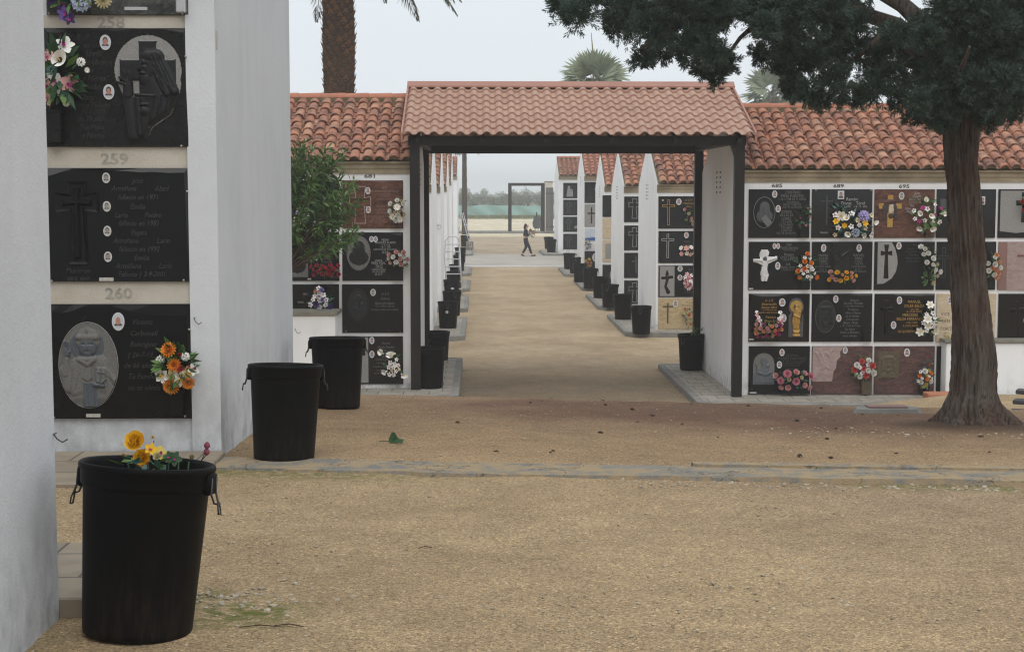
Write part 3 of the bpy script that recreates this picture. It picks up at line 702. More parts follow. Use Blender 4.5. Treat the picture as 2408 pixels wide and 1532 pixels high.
def blossom(kind, col):
    key = (kind, col)
    if key in BL: return BL[key]
    mb = MB(); c2 = 'lemon'
    if kind == 'rose':
        for ring, (n, el, L, Wd) in enumerate(((6, .35, 1.0, .62), (6, .75, .85, .55), (5, 1.1, .68, .45), (4, 1.38, .52, .32))):
            for k in range(n): put(mb, petal_patch(L, Wd, .35, .35, 3, .25), 2*math.pi*(k + ring*.5)/n, el, 0, (0, 0, .1*ring))
    elif kind == 'mum':
        for ring, (n, el, L) in enumerate(((16, .1, 1.0), (15, .45, .98), (13, .8, .92), (9, 1.12, .85), (5, 1.4, .8))):
            for k in range(n): put(mb, petal_patch(L, .17, .18, .5, 2, .5), 2*math.pi*(k + ring*.43)/n, el, 0)
        c2 = col
    elif kind == 'lily':
        for k in range(6): put(mb, petal_patch(1.05, .30, -.12, .9, 4, .35, .35), 2*math.pi*k/6, .55 - .12 * (k % 2), 0)
        for k in range(5): mb.tube([(0, 0, .1), (.22*math.cos(k*1.26), .22*math.sin(k*1.26), .62)], [.025, .05], 5, 1)
        c2 = 'yellow'
    elif kind == 'calla':
        V = []; n = 14
        for i in range(5):
            t = i / 4
            for k in range(n + 1):
                a = -math.pi * .95 + 1.9 * math.pi * k / n; flare = .16 + .55 * t * t
                V.append((flare * math.cos(a) * (1 + .25 * t), flare * math.sin(a), t * 1.2 + .45 * t * max(0, math.cos(a))))
        mb.add(V, [(i*(n+1)+k, i*(n+1)+k+1, (i+1)*(n+1)+k+1, (i+1)*(n+1)+k) for i in range(4) for k in range(n)], 0)
        mb.tube([(0, 0, .2), (0, 0, 1.15)], [.09, .05], 6, 1); c2 = 'yellow'
    elif kind == 'orchid':
        for k in range(5): put(mb, petal_patch(1.0, .42 if k in (1, 4) else .32, -.05, .7, 3, .1, .4), math.pi/2 + 2*math.pi*k/5, .22, 0)
        for k in range(3): put(mb, petal_patch(.45, .20, .3, .4, 2, .4), -math.pi/2 + (k-1)*.8, .5, 1, (0, 0, .06))
        c2 = 'magenta'
    elif kind == 'daisy':
        for k in range(13): put(mb, petal_patch(1.0, .17, .02, .5, 2, .2), 2*math.pi*k/13, .18 + .1*(k % 2), 0)
        mb.lathe([(.24, .05), (.2, .15), (.05, .2)], 10, 1, cap=(False, True))
    elif kind == 'tulip':
        for k in range(6): put(mb, petal_patch(1.1, .42, .25, .5, 4, .45, .5), 2*math.pi*k/6, 1.12 - .08*(k % 2), 0)
        c2 = col
    elif kind == 'cluster':     # many little florets in a ball
        for k in range(26):
            z = 1 - 1.5*(k + .5)/26; a = k*2.4; r = math.sqrt(max(0, 1 - z*z))
            for j in range(4): put(mb, petal_patch(.26, .13, 0, .3, 1, .1, .6), a + j*1.57, .3, 0, (r*math.cos(a)*.8, r*math.sin(a)*.8, z*.75))
        c2 = col
    me_o = mb.build('flower', [col, c2], None, True)
    BL[key] = me_o.data; bpy.data.objects.remove(me_o); return BL[key]
def flower(parent, kind, col, loc, r, direction=None, rg=random):
    d = Vector(direction) if direction else Vector((rg.uniform(-.55, .55), -1, rg.uniform(-.15, .6)))
    o = bpy.data.objects.new('flower', blossom(kind, col)); COL.objects.link(o); o.parent = parent
    o.location = loc; o.scale = (r,) * 3
    q = d.to_track_quat('Z', 'Y'); o.rotation_euler = (q @ Euler((0, 0, rg.uniform(0, 6.28))).to_quaternion()).to_euler()
    return o
def leaves(parent, n, w, h, mat, rg, cz=0.0, dep=.07, L=.09, Wd=.03, name='foliage', down=.0):
    rn = np.random.default_rng(rg.randrange(1 << 30)); a = rn.uniform(0, 2*math.pi, n); r = np.sqrt(rn.uniform(0, 1, n))
    P = np.stack([np.cos(a)*r*w*.38, rn.uniform(-dep, 0, n)*.7, cz + np.sin(a)*r*h*.38], 1)
    D = np.stack([np.cos(a), rn.uniform(-1.1, .1, n), np.sin(a) - down], 1) + rn.normal(size=(n, 3))*.35
    V, Fq = blades(P, D, rn.uniform(.6, 1.3, n)*L, rn.uniform(.7, 1.2, n)*Wd, rng=rn)
    V[:, 1] = np.minimum(V[:, 1], .02)
    return npmesh(name, V, Fq, mat, parent)
def bouquet(label, x, z, Y, w, h, fl, leaf='leafg', nl=40, seed=1, shape='round', group='artificial flower bouquets', L=None, name='bouquet'):
    """fl: (kind, colour, count, radius). Y: depth of the plaque face it stands before"""
    rg = random.Random(seed); t = thing(name, label, 'flowers', (x, Y - .05, z), group)
    L = (L or min(w, h) * .42) * .92
    leaves(t, nl, w, h, leaf, rg, L=L, Wd=L*.42)
    pts = []
    for kind, col, n, r in fl:
        r *= 1.12
        for _ in range(n):
            best = None
            for _ in range(24):
                if shape == 'round': a = rg.uniform(0, 6.283); q = math.sqrt(rg.random()); p = (math.cos(a)*q*w*.42, math.sin(a)*q*h*.42)
                elif shape == 'tri':
                    b = rg.random(); p = (rg.uniform(-1, 1)*w*.44*(1 - b*.85), (b - .42)*h*.85)
                elif shape == 'wide': p = (rg.uniform(-1, 1)*w*.46, (rg.uniform(-.4, .4))*h)
                else:   # spray: from low right up to the left
                    b = rg.random(); p = ((.5 - b)*w*.75 + rg.uniform(-.14, .14)*w, (b - .5)*h*.8 + rg.uniform(-.1, .1)*h)
                dmin = min([math.hypot(p[0]-u[0], p[1]-u[1]) for u in pts] or [9])
                if best is None or dmin > best[0]: best = (dmin, p)
            p = best[1]; pts.append(p)
            flower(t, kind, col, (p[0], -rg.uniform(.05, .10), p[1]), r*rg.uniform(.85, 1.15), (p[0]/w*1.6 + rg.uniform(-.2, .2), -1, p[1]/h*1.2 + rg.uniform(-.1, .35)), rg)
    return t
# ------------------------------------------------------------------ the ground
def axis(parts):
    out = []
    for a, b, st in parts: out += list(np.arange(a, b, st))
    return np.array(out + [parts[-1][1]])
GX = axis([(-900, -100, 100), (-100, -20, 8), (-20, -6, 1), (-6, 8, .11), (8, 20, 1), (20, 100, 8), (100, 900, 100)])
GY = axis([(-60, 0, 6), (0, 3, .5), (3, 26, .11), (26, 80, .5), (80, 220, 4), (220, 1000, 60)])
gX, gY = np.meshgrid(GX, GY)
gZ = gz(gX, gY)
def wob(x, y, s, seed):
    r = np.random.default_rng(seed); o = np.zeros_like(x)
    for k in range(7):
        a = r.uniform(0, 6.28); f = s * r.uniform(.6, 1.9); o = o + np.sin((x*math.cos(a) + y*math.sin(a)) * f + r.uniform(0, 6.28))
    return o / 7
near = (gX > -6) & (gX < 8.2) & (gY > 2.5) & (gY < 26)
gZ = gZ + np.where(near, wob(gX, gY, 3.2, 1)*.012 + wob(gX, gY, 11, 2)*.005 + RNG.normal(size=gX.shape)*.0022, 0)
strip_y = lambda x: 10.22 + (x + 1.75) * (9.42 - 10.22) / 5.1
# tree foot mound
TREE = ground(2292, 1002)
gZ = gZ + .035 * np.exp(-(((gX - TREE.x)/.62)**2 + ((gY - TREE.y)/.62)**2))
def blendc(c, t, m): return c * (1 - m[..., None]) + np.array(t) * m[..., None]
col = np.broadcast_to(np.array((.45, .338, .205)), gX.shape + (3,)).copy()
sm = lambda v, a, b: np.clip((v - a) / (b - a), 0, 1) ** 2 * (3 - 2*np.clip((v - a) / (b - a), 0, 1))
wv = wob(gX, gY, 1.3, 3); wv2 = wob(gX, gY, 4.5, 4)
col = blendc(col, (.385, .288, .188), sm(gX + wv*1.2, .2, 3.0) * (1 - sm(gY, 9.5, 10)))
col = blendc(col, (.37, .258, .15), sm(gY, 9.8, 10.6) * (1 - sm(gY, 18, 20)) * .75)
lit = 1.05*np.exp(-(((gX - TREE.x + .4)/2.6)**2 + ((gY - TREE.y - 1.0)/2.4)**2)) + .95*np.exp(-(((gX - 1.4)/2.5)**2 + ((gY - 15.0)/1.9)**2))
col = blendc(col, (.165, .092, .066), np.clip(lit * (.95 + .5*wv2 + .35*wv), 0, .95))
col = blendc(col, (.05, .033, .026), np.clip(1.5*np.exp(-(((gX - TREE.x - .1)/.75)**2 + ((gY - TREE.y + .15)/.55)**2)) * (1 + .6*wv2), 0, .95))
col = blendc(col, (.53, .42, .285), sm(gY, 19, 21))
trk = np.exp(-((gX - .55 - .1*wv)/.28)**2) + np.exp(-((gX - 2.15 - .1*wv)/.28)**2)
col = blendc(col, (.55, .44, .31), np.clip(trk, 0, 1) * sm(gY, 24, 27) * .55)
col = blendc(col, (.27, .225, .165), sm(gY + wv*.8, 23.5, 24.3) * (1 - sm(gY + wv*.9, 26.3, 28.6)) * .8)  # lane darkened under the porch: the roof's shade put into the soil colour
col = blendc(col, (.43, .325, .19), np.clip(np.exp(-(((gX - 7)/2.4)**2 + ((gY - 21.5)/1.8)**2)) * 1.1, 0, .8))
col = blendc(col, (.50, .42, .31), sm(gY, 74, 78))
col = blendc(col, (.82, .75, .57), sm(gY, 106, 108))
col = blendc(col, (.20, .21, .09), sm(gY, 176, 186))
MOSS = ground(575, 1443); MOSS2 = ground(490, 1398)
al = 1.6*np.exp(-(((gX - MOSS.x)/.21)**2 + ((gY - MOSS.y)/.17)**2)) + .8*np.exp(-(((gX - MOSS2.x)/.08)**2 + ((gY - MOSS2.y)/.12)**2))
sf = strip_y(gX) - .36 - gY
al = al + .9*np.exp(-(sf/.14)**2) * sm(gX, 1.6, 3.0) + .8*np.exp(-(sf/.2)**2) * (1 - sm(gX, -1.2, .4)) + .5*np.exp(-(((gX + 1.7)/.12)**2 + ((gY - 5.2)/.7)**2))
nyy, nxx = gX.shape
gi = np.arange(gX.size).reshape(gX.shape)
Fq = np.stack([gi[:-1, :-1], gi[:-1, 1:], gi[1:, 1:], gi[1:, :-1]], -1).reshape(-1, 4)
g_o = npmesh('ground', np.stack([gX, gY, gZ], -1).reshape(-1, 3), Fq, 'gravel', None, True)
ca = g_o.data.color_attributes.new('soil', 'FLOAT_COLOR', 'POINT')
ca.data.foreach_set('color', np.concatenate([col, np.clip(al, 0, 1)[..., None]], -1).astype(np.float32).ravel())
struct(g_o)

# the concrete strip across the path, its near edge broken
def strip_of(name, matn, x0, x1, yc, wfront, wback, lift, seed, nx=160, ny=8):
    xs = np.linspace(x0, x1, nx); rows = []
    e = wob(xs, xs*0, 6, seed)*.05 + wob(xs, xs*0, 23, seed+1)*.025; V = []
    for j in range(ny + 2):
        for i, x in enumerate(xs):
            yb = yc(x) + wback; yf = yc(x) - wfront + e[i]
            if j == 0: V.append((x, yf - .012, float(gz(x, yf)) - .06))
            elif j == ny + 1: V.append((x, yb + .01, float(gz(x, yb)) - .04))
            else:
                y = yf + (yb - yf) * (j - 1) / (ny - 1)
                V.append((x, y, float(gz(x, y)) + lift(x) + float(wob(np.array([x]), np.array([y]), 9, seed+5)[0])*.004))
    idx = np.arange(len(V)).reshape(ny + 2, nx)
    Fq = np.stack([idx[:-1, :-1], idx[:-1, 1:], idx[1:, 1:], idx[1:, :-1]], -1).reshape(-1, 4)
    return struct(npmesh(name, np.array(V), Fq, matn, None, False))
strip_of('concrete_strip', 'strip', -1.78, 7.5, strip_y, .27, .20, lambda x: .018 + .022*min(max(x, 0), 3)/3, 21)
# raised kerb line that shows along the far side of the strip on the right
kb = MB()
for i in range(24):
    xa = 1.4 + i*.25; xb = xa + .25
    ya, yb = strip_y(xa) + .155, strip_y(xb) + .155; za, zb = float(gz(xa, ya)), float(gz(xb, yb)); hgt = .047 + .012*min(i/10, 1)
    kb.add([(xa, ya, za), (xb, yb, zb), (xb, yb, zb+hgt), (xa, ya, za+hgt), (xa, ya+.09, za+hgt), (xb, yb+.09, zb+hgt), (xa, ya+.09, za), (xb, yb+.09, zb)], [(0,1,2,3), (3,2,5,4), (4,5,7,6)])
struct(kb.build('kerb_edge', 'strip'))

# ------------------------------------------------------------------ pavements round the blocks
def pad(x0, x1, y0, y1, ztop, matn='paving_pale', side='L', kerb=.12):
    mb = MB(); e = .25 if side else 0
    if side == 'L': P = [(x0+e, y0), (x1, y0), (x1, y1), (x0+e*.4, y1), (x0, y1-e*.4), (x0, y0+e)]
    elif side == 'R': P = [(x0, y0), (x1-e, y0), (x1, y0+e), (x1, y1-e*.4), (x1-e*.4, y1), (x0, y1)]
    else: P = [(x0, y0), (x1, y0), (x1, y1), (x0, y1)]
    n = len(P); cxm, cym = (x0+x1)/2, (y0+y1)/2
    I = [(x + (kerb if x < cxm else -kerb), y + (kerb if y < cym else -kerb)) for x, y in P]
    V = [(x, y, ztop-.35) for x, y in P] + [(x, y, ztop-.01) for x, y in P] + [(x, y, ztop+.003) for x, y in [(a*.9+b*.1, c*.9+d*.1) for (a, c), (b, d) in zip(P, I)]] + [(x, y, ztop+.003) for x, y in I] + [(x, y, ztop) for x, y in I]
    for k in range(4):
        for i in range(n): mb.f.append((k*n+i, k*n+(i+1) % n, (k+1)*n+(i+1) % n, (k+1)*n+i)); mb.m.append(1)
    mb.v = V; mb.f.append(tuple(range(4*n, 5*n))); mb.m.append(0)
    return struct(mb.build('pavement', [matn, 'kerbstone']))

XW_L, XW_R = -1.03, 4.13           # the two lines of gable walls along the lane
ZP = CZ - 3.24                      # pavement of the porch blocks
pad(3.40, 16, 23.35, 29.0, ZP, side='L'); pad(-9, -.33, 23.35, 29.0, ZP + .13, side='R')
blocks_R = [(4.17, 36.0, 40.1), (4.14, 44.0, 48.0), (4.23, 52.0, 55.9), (4.05, 59.4, 63.4), (3.88, 75.5, 79.5)]
blocks_L = [(-1.10, 35.2, 39.2), (-1.10, 43.2, 47.2), (-1.10, 51.6, 55.6), (-1.10, 60.0, 64.0), (-1.10, 75.5, 79.5)]
for x, a, b in blocks_R: pad(x-.78, 20, a-.85, b+.5, float(gz(0, a)) + .11, side='L')
for x, a, b in blocks_L: pad(-12, x+.76, a-.85, b+.5, float(gz(0, a)) + .11, side='R')
# pale concrete crossing at the end of the lane, a thicker worn edge
def sheet(name, matn, x0, x1, y0, y1, dz, ny=12):
    V = []
    for j in range(ny + 1):
        y = y0 + (y1 - y0)*j/ny; z = float(gz(0, y)) + dz; V += [(x0, y, z), (x1, y, z)]
    V += [(x0, y0, float(gz(0, y0)) - .1), (x1, y0, float(gz(0, y0)) - .1)]
    Fq = [(2*j, 2*j+1, 2*j+3, 2*j+2) for j in range(ny)] + [(2*ny+2, 2*ny+3, 1, 0)]
    return struct(npmesh(name, np.array(V), np.array(Fq), matn))
def dist_at(v, u=1200): return ground(u, v).y
Yc0, Yc1 = dist_at(627), dist_at(598)
sheet('concrete_crossing', 'clean_concrete', -20, 24, Yc0, Yc1, .02)
sheet('concrete_edge', 'ceramic', -20, 24, Yc0 - .35, Yc0 - .02, .045, 2)
Yk = dist_at(549)
sheet('far_kerb', 'kerbstone', -60, 60, Yk, Yk + 3.5, .14, 2)

# ------------------------------------------------------------------ the two porch blocks and the near blocks
zr_ = lambda v, Y: at(1700, v, Y).z
block_r = niche_block('white niche block with weathered orange clay tiles right of the porch, behind the big tree', XW_R, 15.0, 24.4, 28.4, ZP, zr_(398, 24.25), zr_(260, 26.4), 'L', .205, 9, 8, 'tile', 'plaster', 4)
block_l = niche_block('white niche block with weathered clay tiles left of the porch, behind the leafy shrub', -9.5, XW_L, 24.4, 28.4, ZP + .13, zr_(378, 24.25), zr_(238, 26.4), 'R', .205, 9, 8, 'tile', 'plaster', 9)
ex = ['nearest right block beyond the porch, broad gable with two rows of vent slits', 'second right block beyond the porch, narrow strip of black crosses showing', 'third right block beyond the porch, cream and black plaques showing', 'fourth right block beyond the porch, taller, with a colourful plaque', 'farthest right block, stepped out beside the walking woman, four dark plaques']
for k, (x, a, b) in enumerate(blocks_R):
    ev = [432, 437, 437, 413, 413][k]; rv = [330, 352, 362, 352, 373][k]
    niche_block('white tiled ' + ex[k], x, x + 16, a, b, float(gz(0, a)) + .11, at(1500, ev, a-.1).z, at(1500, rv, (a+b)/2).z, 'L', .23, 9, 5, 'tile_new' if k in (2, 3) else 'tile', 'plaster', 20+k, vents=k < 4)
exl = ['nearest', 'second', 'third', 'fourth', 'farthest']
for k, (x, a, b) in enumerate(blocks_L):
    ev = [432, 437, 437, 424, 413][k]; rv = [330, 352, 362, 360, 373][k]
    niche_block('white gable-ended niche block, %s in the row on the left of the lane' % exl[k], x - 12, x, a, b, float(gz(0, a)) + .11, at(1000, ev, a-.1).z, at(1000, rv, (a+b)/2).z, 'R', .23, 9, 5, 'tile', 'plaster', 40+k, vents=False)
# near blocks: only the walls are in view; roofs above the frame
NX = at(513, 560, 10.5).x
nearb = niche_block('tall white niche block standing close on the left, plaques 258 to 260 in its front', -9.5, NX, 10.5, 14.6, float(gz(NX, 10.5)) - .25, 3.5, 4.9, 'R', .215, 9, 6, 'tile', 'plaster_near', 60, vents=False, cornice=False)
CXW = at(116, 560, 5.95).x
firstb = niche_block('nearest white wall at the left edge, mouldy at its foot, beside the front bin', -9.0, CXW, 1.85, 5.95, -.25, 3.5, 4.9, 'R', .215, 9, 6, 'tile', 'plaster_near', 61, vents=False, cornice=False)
# pilaster strips and cream lintel bands of the near block (front stands proud by 2 cm)
def P2(u, v, Y=10.5): return at(u, v, Y)
cl = nearb.location
pm = MB(); xa, xb = P2(446, 560).x, NX
pm.box((xa - cl.x, -.028, 0), (xb - cl.x + .004, .0, 3.6), 0); pm.build('pilaster', 'plaster_near', nearb)
for k, (va, vb) in enumerate(((37, 67), (346, 395), (662, 715))):
    bm_ = MB(); bm_.box((P2(60, 400).x - cl.x, -.006, P2(270, vb).z - cl.z), (xa - cl.x - .002, .0, P2(270, va).z - cl.z)); bm_.build('lintel_band', 'cream_render', nearb)
for k, (num, u, v) in enumerate((('258', 262, 53), ('259', 270, 373), ('260', 280, 689))):
    nb = MB(); p = P2(u, v); letters(nb, num, p.x - cl.x, p.z - cl.z - .036, .072, -.0085, 0, 0, .185, bold=.022); nb.build('painted_number', 'stencil_faded', nearb)
for num, u, v, blk in (('681', 869, 413.5, block_l), ('685', 1827, 436, block_r), ('689', 1972, 436.5, block_r), ('695', 2126, 437.5, block_r)):
    nb = MB(); p = at(u, v, 24.4); c = blk.location; letters(nb, num, p.x - c.x, p.z - c.z - .03, .055, -.004, 0, 0, .17, bold=.02); nb.build('painted_number', 'stencil', blk)
# small plate and wire hooks on the near block
hb = MB(); p = P2(515, 92); hb.box((NX - cl.x - .0, .03, p.z - cl.z - .06), (NX - cl.x + .004, .10, p.z - cl.z + .06)); hb.build('number_plate', 'tag', nearb)
def hook(label, p, s=.05):
    mb = MB(); mb.tube([(0, 0, 0), (.0, -.05*s/.05, 0), (.012, -.05*s/.05, -.5*s), (.03, -.04*s/.05, -.9*s), (.05, -.03*s/.05, -.6*s)], .0028, 6)
    return tag(mb.build('wire_hook', 'wire', None, True, p), label, 'hook', 'wire hooks in the walls')
hook('thin bent wire hook in the white pilaster right of plaque 260', P2(461, 752) + Vector((0, -.03, .02)), .05)
hook('thin wire hook at the corner of the nearest white wall above the front bin', at(131, 1018, 5.95) + Vector((.0, .01, 0)), .036)
hook('tiny wire hook low on the lane side of the near block', at(690, 772, 14.4) + Vector((.02, 0, 0)), .05)
# paved ledges in front of the near block and behind the first wall
zl = at(300, 1075, 10.2).z
def slab_step(x0, x1, y0, y1, zt, m='paving'):
    mb = MB(); mb.box((x0, y0, zt-.5), (x1, y1, zt), 0, .008); return struct(mb.build('pavement_ledge', m))
slab_step(-9, NX + .03, 9.28, 10.46, zl); slab_step(-9, CXW + .10, 5.97, 6.95, at(165, 1400, 6.0).z)

# ------------------------------------------------------------------ the porch over the lane
xl, xr = at(977, 600, 24.3).x, at(1734, 600, 24.3).x
porch = thing('porch', 'steel-framed porch with a pinkish tile-effect roof spanning the lane between two blocks', 'porch', ((xl+xr)/2, 24.3, ZP), None)
pl = porch.location; pw = .155
def lb(name, a, b, m='steel', bev=.006, par=porch): 
    mb = MB(); mb.box((a[0]-pl.x, a[1]-pl.y, a[2]-pl.z), (b[0]-pl.x, b[1]-pl.y, b[2]-pl.z), 0, bev); return mb.build(name, m, par)
zb = at(1350, 342, 24.3).z; zt = at(1350, 321, 24.3).z; Yb = 28.45
for x, y, z0 in ((xl, 24.24, ZP+.1), (xr, 24.24, ZP-.02), (at(1000, 600, Yb).x, Yb, ZP+.1), (at(1641, 600, Yb).x, Yb, ZP-.02)):
    lb('post', (x-pw/2, y-pw/2, z0), (x+pw/2, y+pw/2, zt+.02))
lb('beam', (xl-.10, 24.24-.06, zb), (xr+.10, 24.24+.07, zt+.004)); lb('beam', (xl+.02, Yb-.06, zb-.02), (xr-.02, Yb+.06, zt))
for x in (xl+.09, xr-.09): lb('side_beam', (x-.05, 24.33, zb+.02), (x+.05, Yb-.08, zt-.01))
zE, zR = at(1350, 320, 23.95).z, at(1350, 206, 26.35).z; rx0, rx1 = at(944, 318, 23.95).x, at(1779, 318, 23.95).x
for i in range(6):
    x = rx0 + .25 + (rx1 - rx0 - .5) * i / 5
    mb = MB(); 
    for y0, z0, y1, z1 in ((23.98, zE-.10, 26.35, zR-.10), (28.72, zE-.10, 26.35, zR-.10)):
        mb.add([(x+dx-pl.x, y-pl.y, z+dz-pl.z) for y, z in ((y0, z0), (y1, z1)) for dx, dz in ((-.03, 0), (.03, 0), (.03, .06), (-.03, .06))], [(0,1,5,4),(1,2,6,5),(2,3,7,6),(3,0,4,7),(0,3,2,1),(4,5,6,7)])
    mb.build('rafter', 'steel', porch)
def sheet_slope(mb, x0, x1, y0, z0, y1, z1, pitch, rows, m=0):
    S = Vector((0, y1-y0, z1-z0)); L = S.length; S.normalize(); sg = 1 if y1 > y0 else -1
    Nn = Vector((0, -S.z*sg, abs(S.y))); n = int((x1-x0)/pitch); pitch = (x1-x0)/n; q = 10; st = L/rows
    prof = [(0, 0), (.10, .002), (.17, .014), (.27, .036), (.40, .050), (.53, .050), (.66, .036), (.76, .014), (.83, .002), (.92, 0)]
    xs = [(x0 + (c + a)*pitch, h) for c in range(n) for a, h in prof] + [(x0 + n*pitch, 0)]
    k = len(xs); V = []
    for r in range(rows):
        for s, lift in ((r*st, .030), ((r+1)*st, .004)):
            V += [Vector((x, y0, z0)) + S*s + Nn*(h + lift) for x, h in xs]
    V += [Vector((x, y0, z0)) + Nn*(h + .018) for x, h in xs]
    Fq = []
    for r in range(2*rows - 1):
        for i in range(k-1):
            f = (r*k+i, r*k+i+1, (r+1)*k+i+1, (r+1)*k+i); Fq.append(f if sg > 0 else f[::-1])
    for i in range(k-1):
        f = (2*rows*k+i, 2*rows*k+i+1, i+1, i); Fq.append(f if sg > 0 else f[::-1])
    mb.add([v - pl for v in V], Fq, m)
mb = MB(); sheet_slope(mb, rx0, rx1, 23.95, zE, 26.35, zR, .1985, 8); sheet_slope(mb, rx0, rx1, 28.75, zE, 26.35, zR, .1985, 8)
proof = mb.build('roof', 'roofsheet', porch)
mb = MB(); mb.add([(x-pl.x, y-pl.y, z-pl.z) for x in (rx0-.01, rx1+.02) for y, z in ((26.35-.20, zR-.015), (26.35-.20, zR+.012), (26.35-.06, zR+.10), (26.35+.06, zR+.10), (26.35+.20, zR+.012), (26.35+.20, zR-.015))],
       [(i, i+1, i+7, i+6) for i in range(5)] + [(5, 4, 3, 2, 1, 0), (6, 7, 8, 9, 10, 11)]); mb.build('ridge_cap', 'roofsheet2', proof)
for x in (rx0-.012, rx1 - .02):
    mb = MB()
    for y0, y1 in ((23.95, 26.25), (28.75, 26.45)):
        mb.add([(xx-pl.x, y-pl.y, z+dz-pl.z) for y, z in ((y0, zE), (y1, zR-.03)) for xx, dz in ((x, -.09), (x+.03, -.09), (x+.03, .06), (x, .06))], [(0,1,5,4),(1,2,6,5),(2,3,7,6),(3,0,4,7),(0,3,2,1),(4,5,6,7)])
    mb.build('verge_trim', 'roofsheet2', proof)

# ------------------------------------------------------------------ low white walls with stone caps
def low_wall(label, x0, x1, y0, y1, z0, zt):
    t = thing('low_wall', label, 'wall', ((x0+x1)/2, y0, z0)); w = (x1-x0)/2; d = y1-y0; h = zt-z0
    mb = MB(); mb.box((-w, 0, 0), (w, d, h-.055), 0, .01); mb.build('wall', 'plaster', t)
    mb = MB(); mb.box((-w-.035, -.035, h-.055), (w+.035, d+.035, h), 0, .006); mb.build('cap', 'concrete', t)
    return t
p1 = at(788, 733, 23.65)
low_wall('low white wall with a stone cap behind the third bin, below the shrub', -4.6, p1.x, 23.65, 24.39, ZP, p1.z)
q0 = at(2226, 798, 24.1)
low_wall('low white wall with a stone cap behind the big tree trunk', q0.x, 12.0, 24.1, 24.39, ZP-.1, q0.z)
mb = MB(); s0 = at(2180, 924, 23.85); mb.box((s0.x, 23.8, ZP-.1), (q0.x+.05, 24.09, s0.z), 0, .012); tag(mb.build('step', 'terracotta'), 'small terracotta step at the end of the low wall by the tree', 'step')

# ------------------------------------------------------------------ bins
def make_bin(label, group='black rubber bins along the walls'):
    t = thing('rubber_bin', label, 'bin', (0, 0, 0), group)
    mb = MB(); k = .945
    prof = [(.0, .012), (.150, .012), (.158, 0), (.207, 0), (.216, .010), (.219, .03), (.250, .575), (.252, .580), (.258, .583), (.262, .592), (.264, .640), (.270, .646), (.274, .655), (.272, .667), (.264, .672), (.256, .668), (.252, .655), (.246, .60), (.211, .03), (0.0, .03)]
    mb.lathe([(r*k, z*.975) for r, z in prof], 56)
    for s in (-1, 1):     # handle lugs under the collar
        mb.box((s*.246-.016, -.045, .548), (s*.246+.016, .045, .632), 0, .008)
    b = mb.build('body', 'bin', t, True)
    b.data.polygons.foreach_set('use_smooth', [len(p.vertices) == 4 for p in b.data.polygons])
    for s in (-1, 1):
        h = MB(); x = s*.262
        h.tube([(x, -.03, .615), (x, -.034, .555), (x+s*.012, -.028, .520), (x+s*.022, -.012, .516), (x+s*.024, .012, .516), (x+s*.012, .028, .520), (x, .034, .555), (x, .03, .615)], .0042, 6)
        h.tube([(x+s*.020, -.006, .526), (x+s*.026, -.016, .500), (x+s*.028, -.014, .478), (x+s*.029, .014, .475), (x+s*.026, .016, .498), (x+s*.020, .006, .524)], .0036, 6)
        h.build('handle', 'wire', t, True)
    return t
bin0 = make_bin('nearest black rubber bin, yellow flowers poking out, rusty dirt at its base')
g1 = ground(323, 1486); bin0.location = (g1.x, g1.y, g1.z - .004); bin0.rotation_euler = (R(-5), R(3.3), R(-6))
def sticker(b, name, x, z, w, h, m):
    mb = MB(); mb.plate(ell(x, z, w, h, 14), -.246, -.20); o = mb.build(name, m, b); o.rotation_euler = (0, 0, -b.rotation_euler[2]); 
def put_bin(u, v, label, rz=0.0, dz=0.0, sc=1.0):
    p = ground(u, v, dz); return dup(bin0, (p.x, p.y + .0, p.z), label, rz, sc)
b2 = put_bin(668, 1080, 'second black rubber bin from the front, standing at the corner of the near block', R(24)); b2.rotation_euler = (R(-3.2), R(2), R(12))
b3 = put_bin(794, 958, 'third black rubber bin, in front of the low white wall and the left porch block', R(12)); b3.rotation_euler = (R(-3.3), R(.5), R(12))
p = at(1011, 913, 24.45); dup(bin0, (p.x, p.y, ZP + .13), 'black rubber bin half hidden by the left front porch post', .4)
put_bin(1027, 860, 'black rubber bin just behind the one at the left porch post', 1.1, .1)
put_bin(1625, 868, 'black rubber bin against the right wall inside the porch, green sprig in it', .8, .1)
for (u, v, lab) in ((1053.5, 772, 'black bin with a white spot, first in the left row beyond the porch'), (1063, 742, 'black bin second in the left row beyond the porch'), (1062, 708, 'black bin with a faint label, standing behind the white ladder, third in the left row'),
                    (1068, 686, 'black bin fourth in the left row, behind the white ladder'), (1073, 663, 'black bin fifth in the left row, seen between the ladder steps'), (1079, 637, 'black bin sixth in the left row, near the concrete crossing'),
                    (1083, 617, 'black bin seventh in the left row, at the foot of the stepladder'), (1093, 580, 'farthest small black bin on the left, behind the stepladder'),
                    (1508, 784, 'black bin nearest in the right row, below the broad vented gable'), (1465, 751, 'second black bin of the right row, just behind the nearest one'), (1434, 722.6, 'third black bin of the right row, by the narrow black cross plaques'),
                    (1411.6, 701, 'fourth black bin of the right row'), (1387, 677.6, 'fifth black bin of the right row, on the third pavement'), (1364, 663, 'sixth black bin of the right row'),
                    (1352.7, 643.7, 'seventh black bin of the right row, next to the crossing'), (1338, 632, 'eighth black bin of the right row, at the edge of the crossing'), (1296.6, 593.8, 'front one of two black bins beside the farthest right block'), (1290, 585, 'rear one of two black bins beside the farthest right block')):
    b_ = put_bin(u, v, lab, (u * 7.3) % 3, .09, random.uniform(.965, 1.03)); b_.rotation_euler = (R(random.uniform(-1.6, 1.6)), R(random.uniform(-1.6, 1.6)), b_.rotation_euler[2])
    if 'white spot' in lab: sticker(b_, 'sticker', -.02, .41, .035, .035, 'tag')
    if 'faint label' in lab: sticker(b_, 'sticker', .03, .40, .055, .03, 'photo_bg')
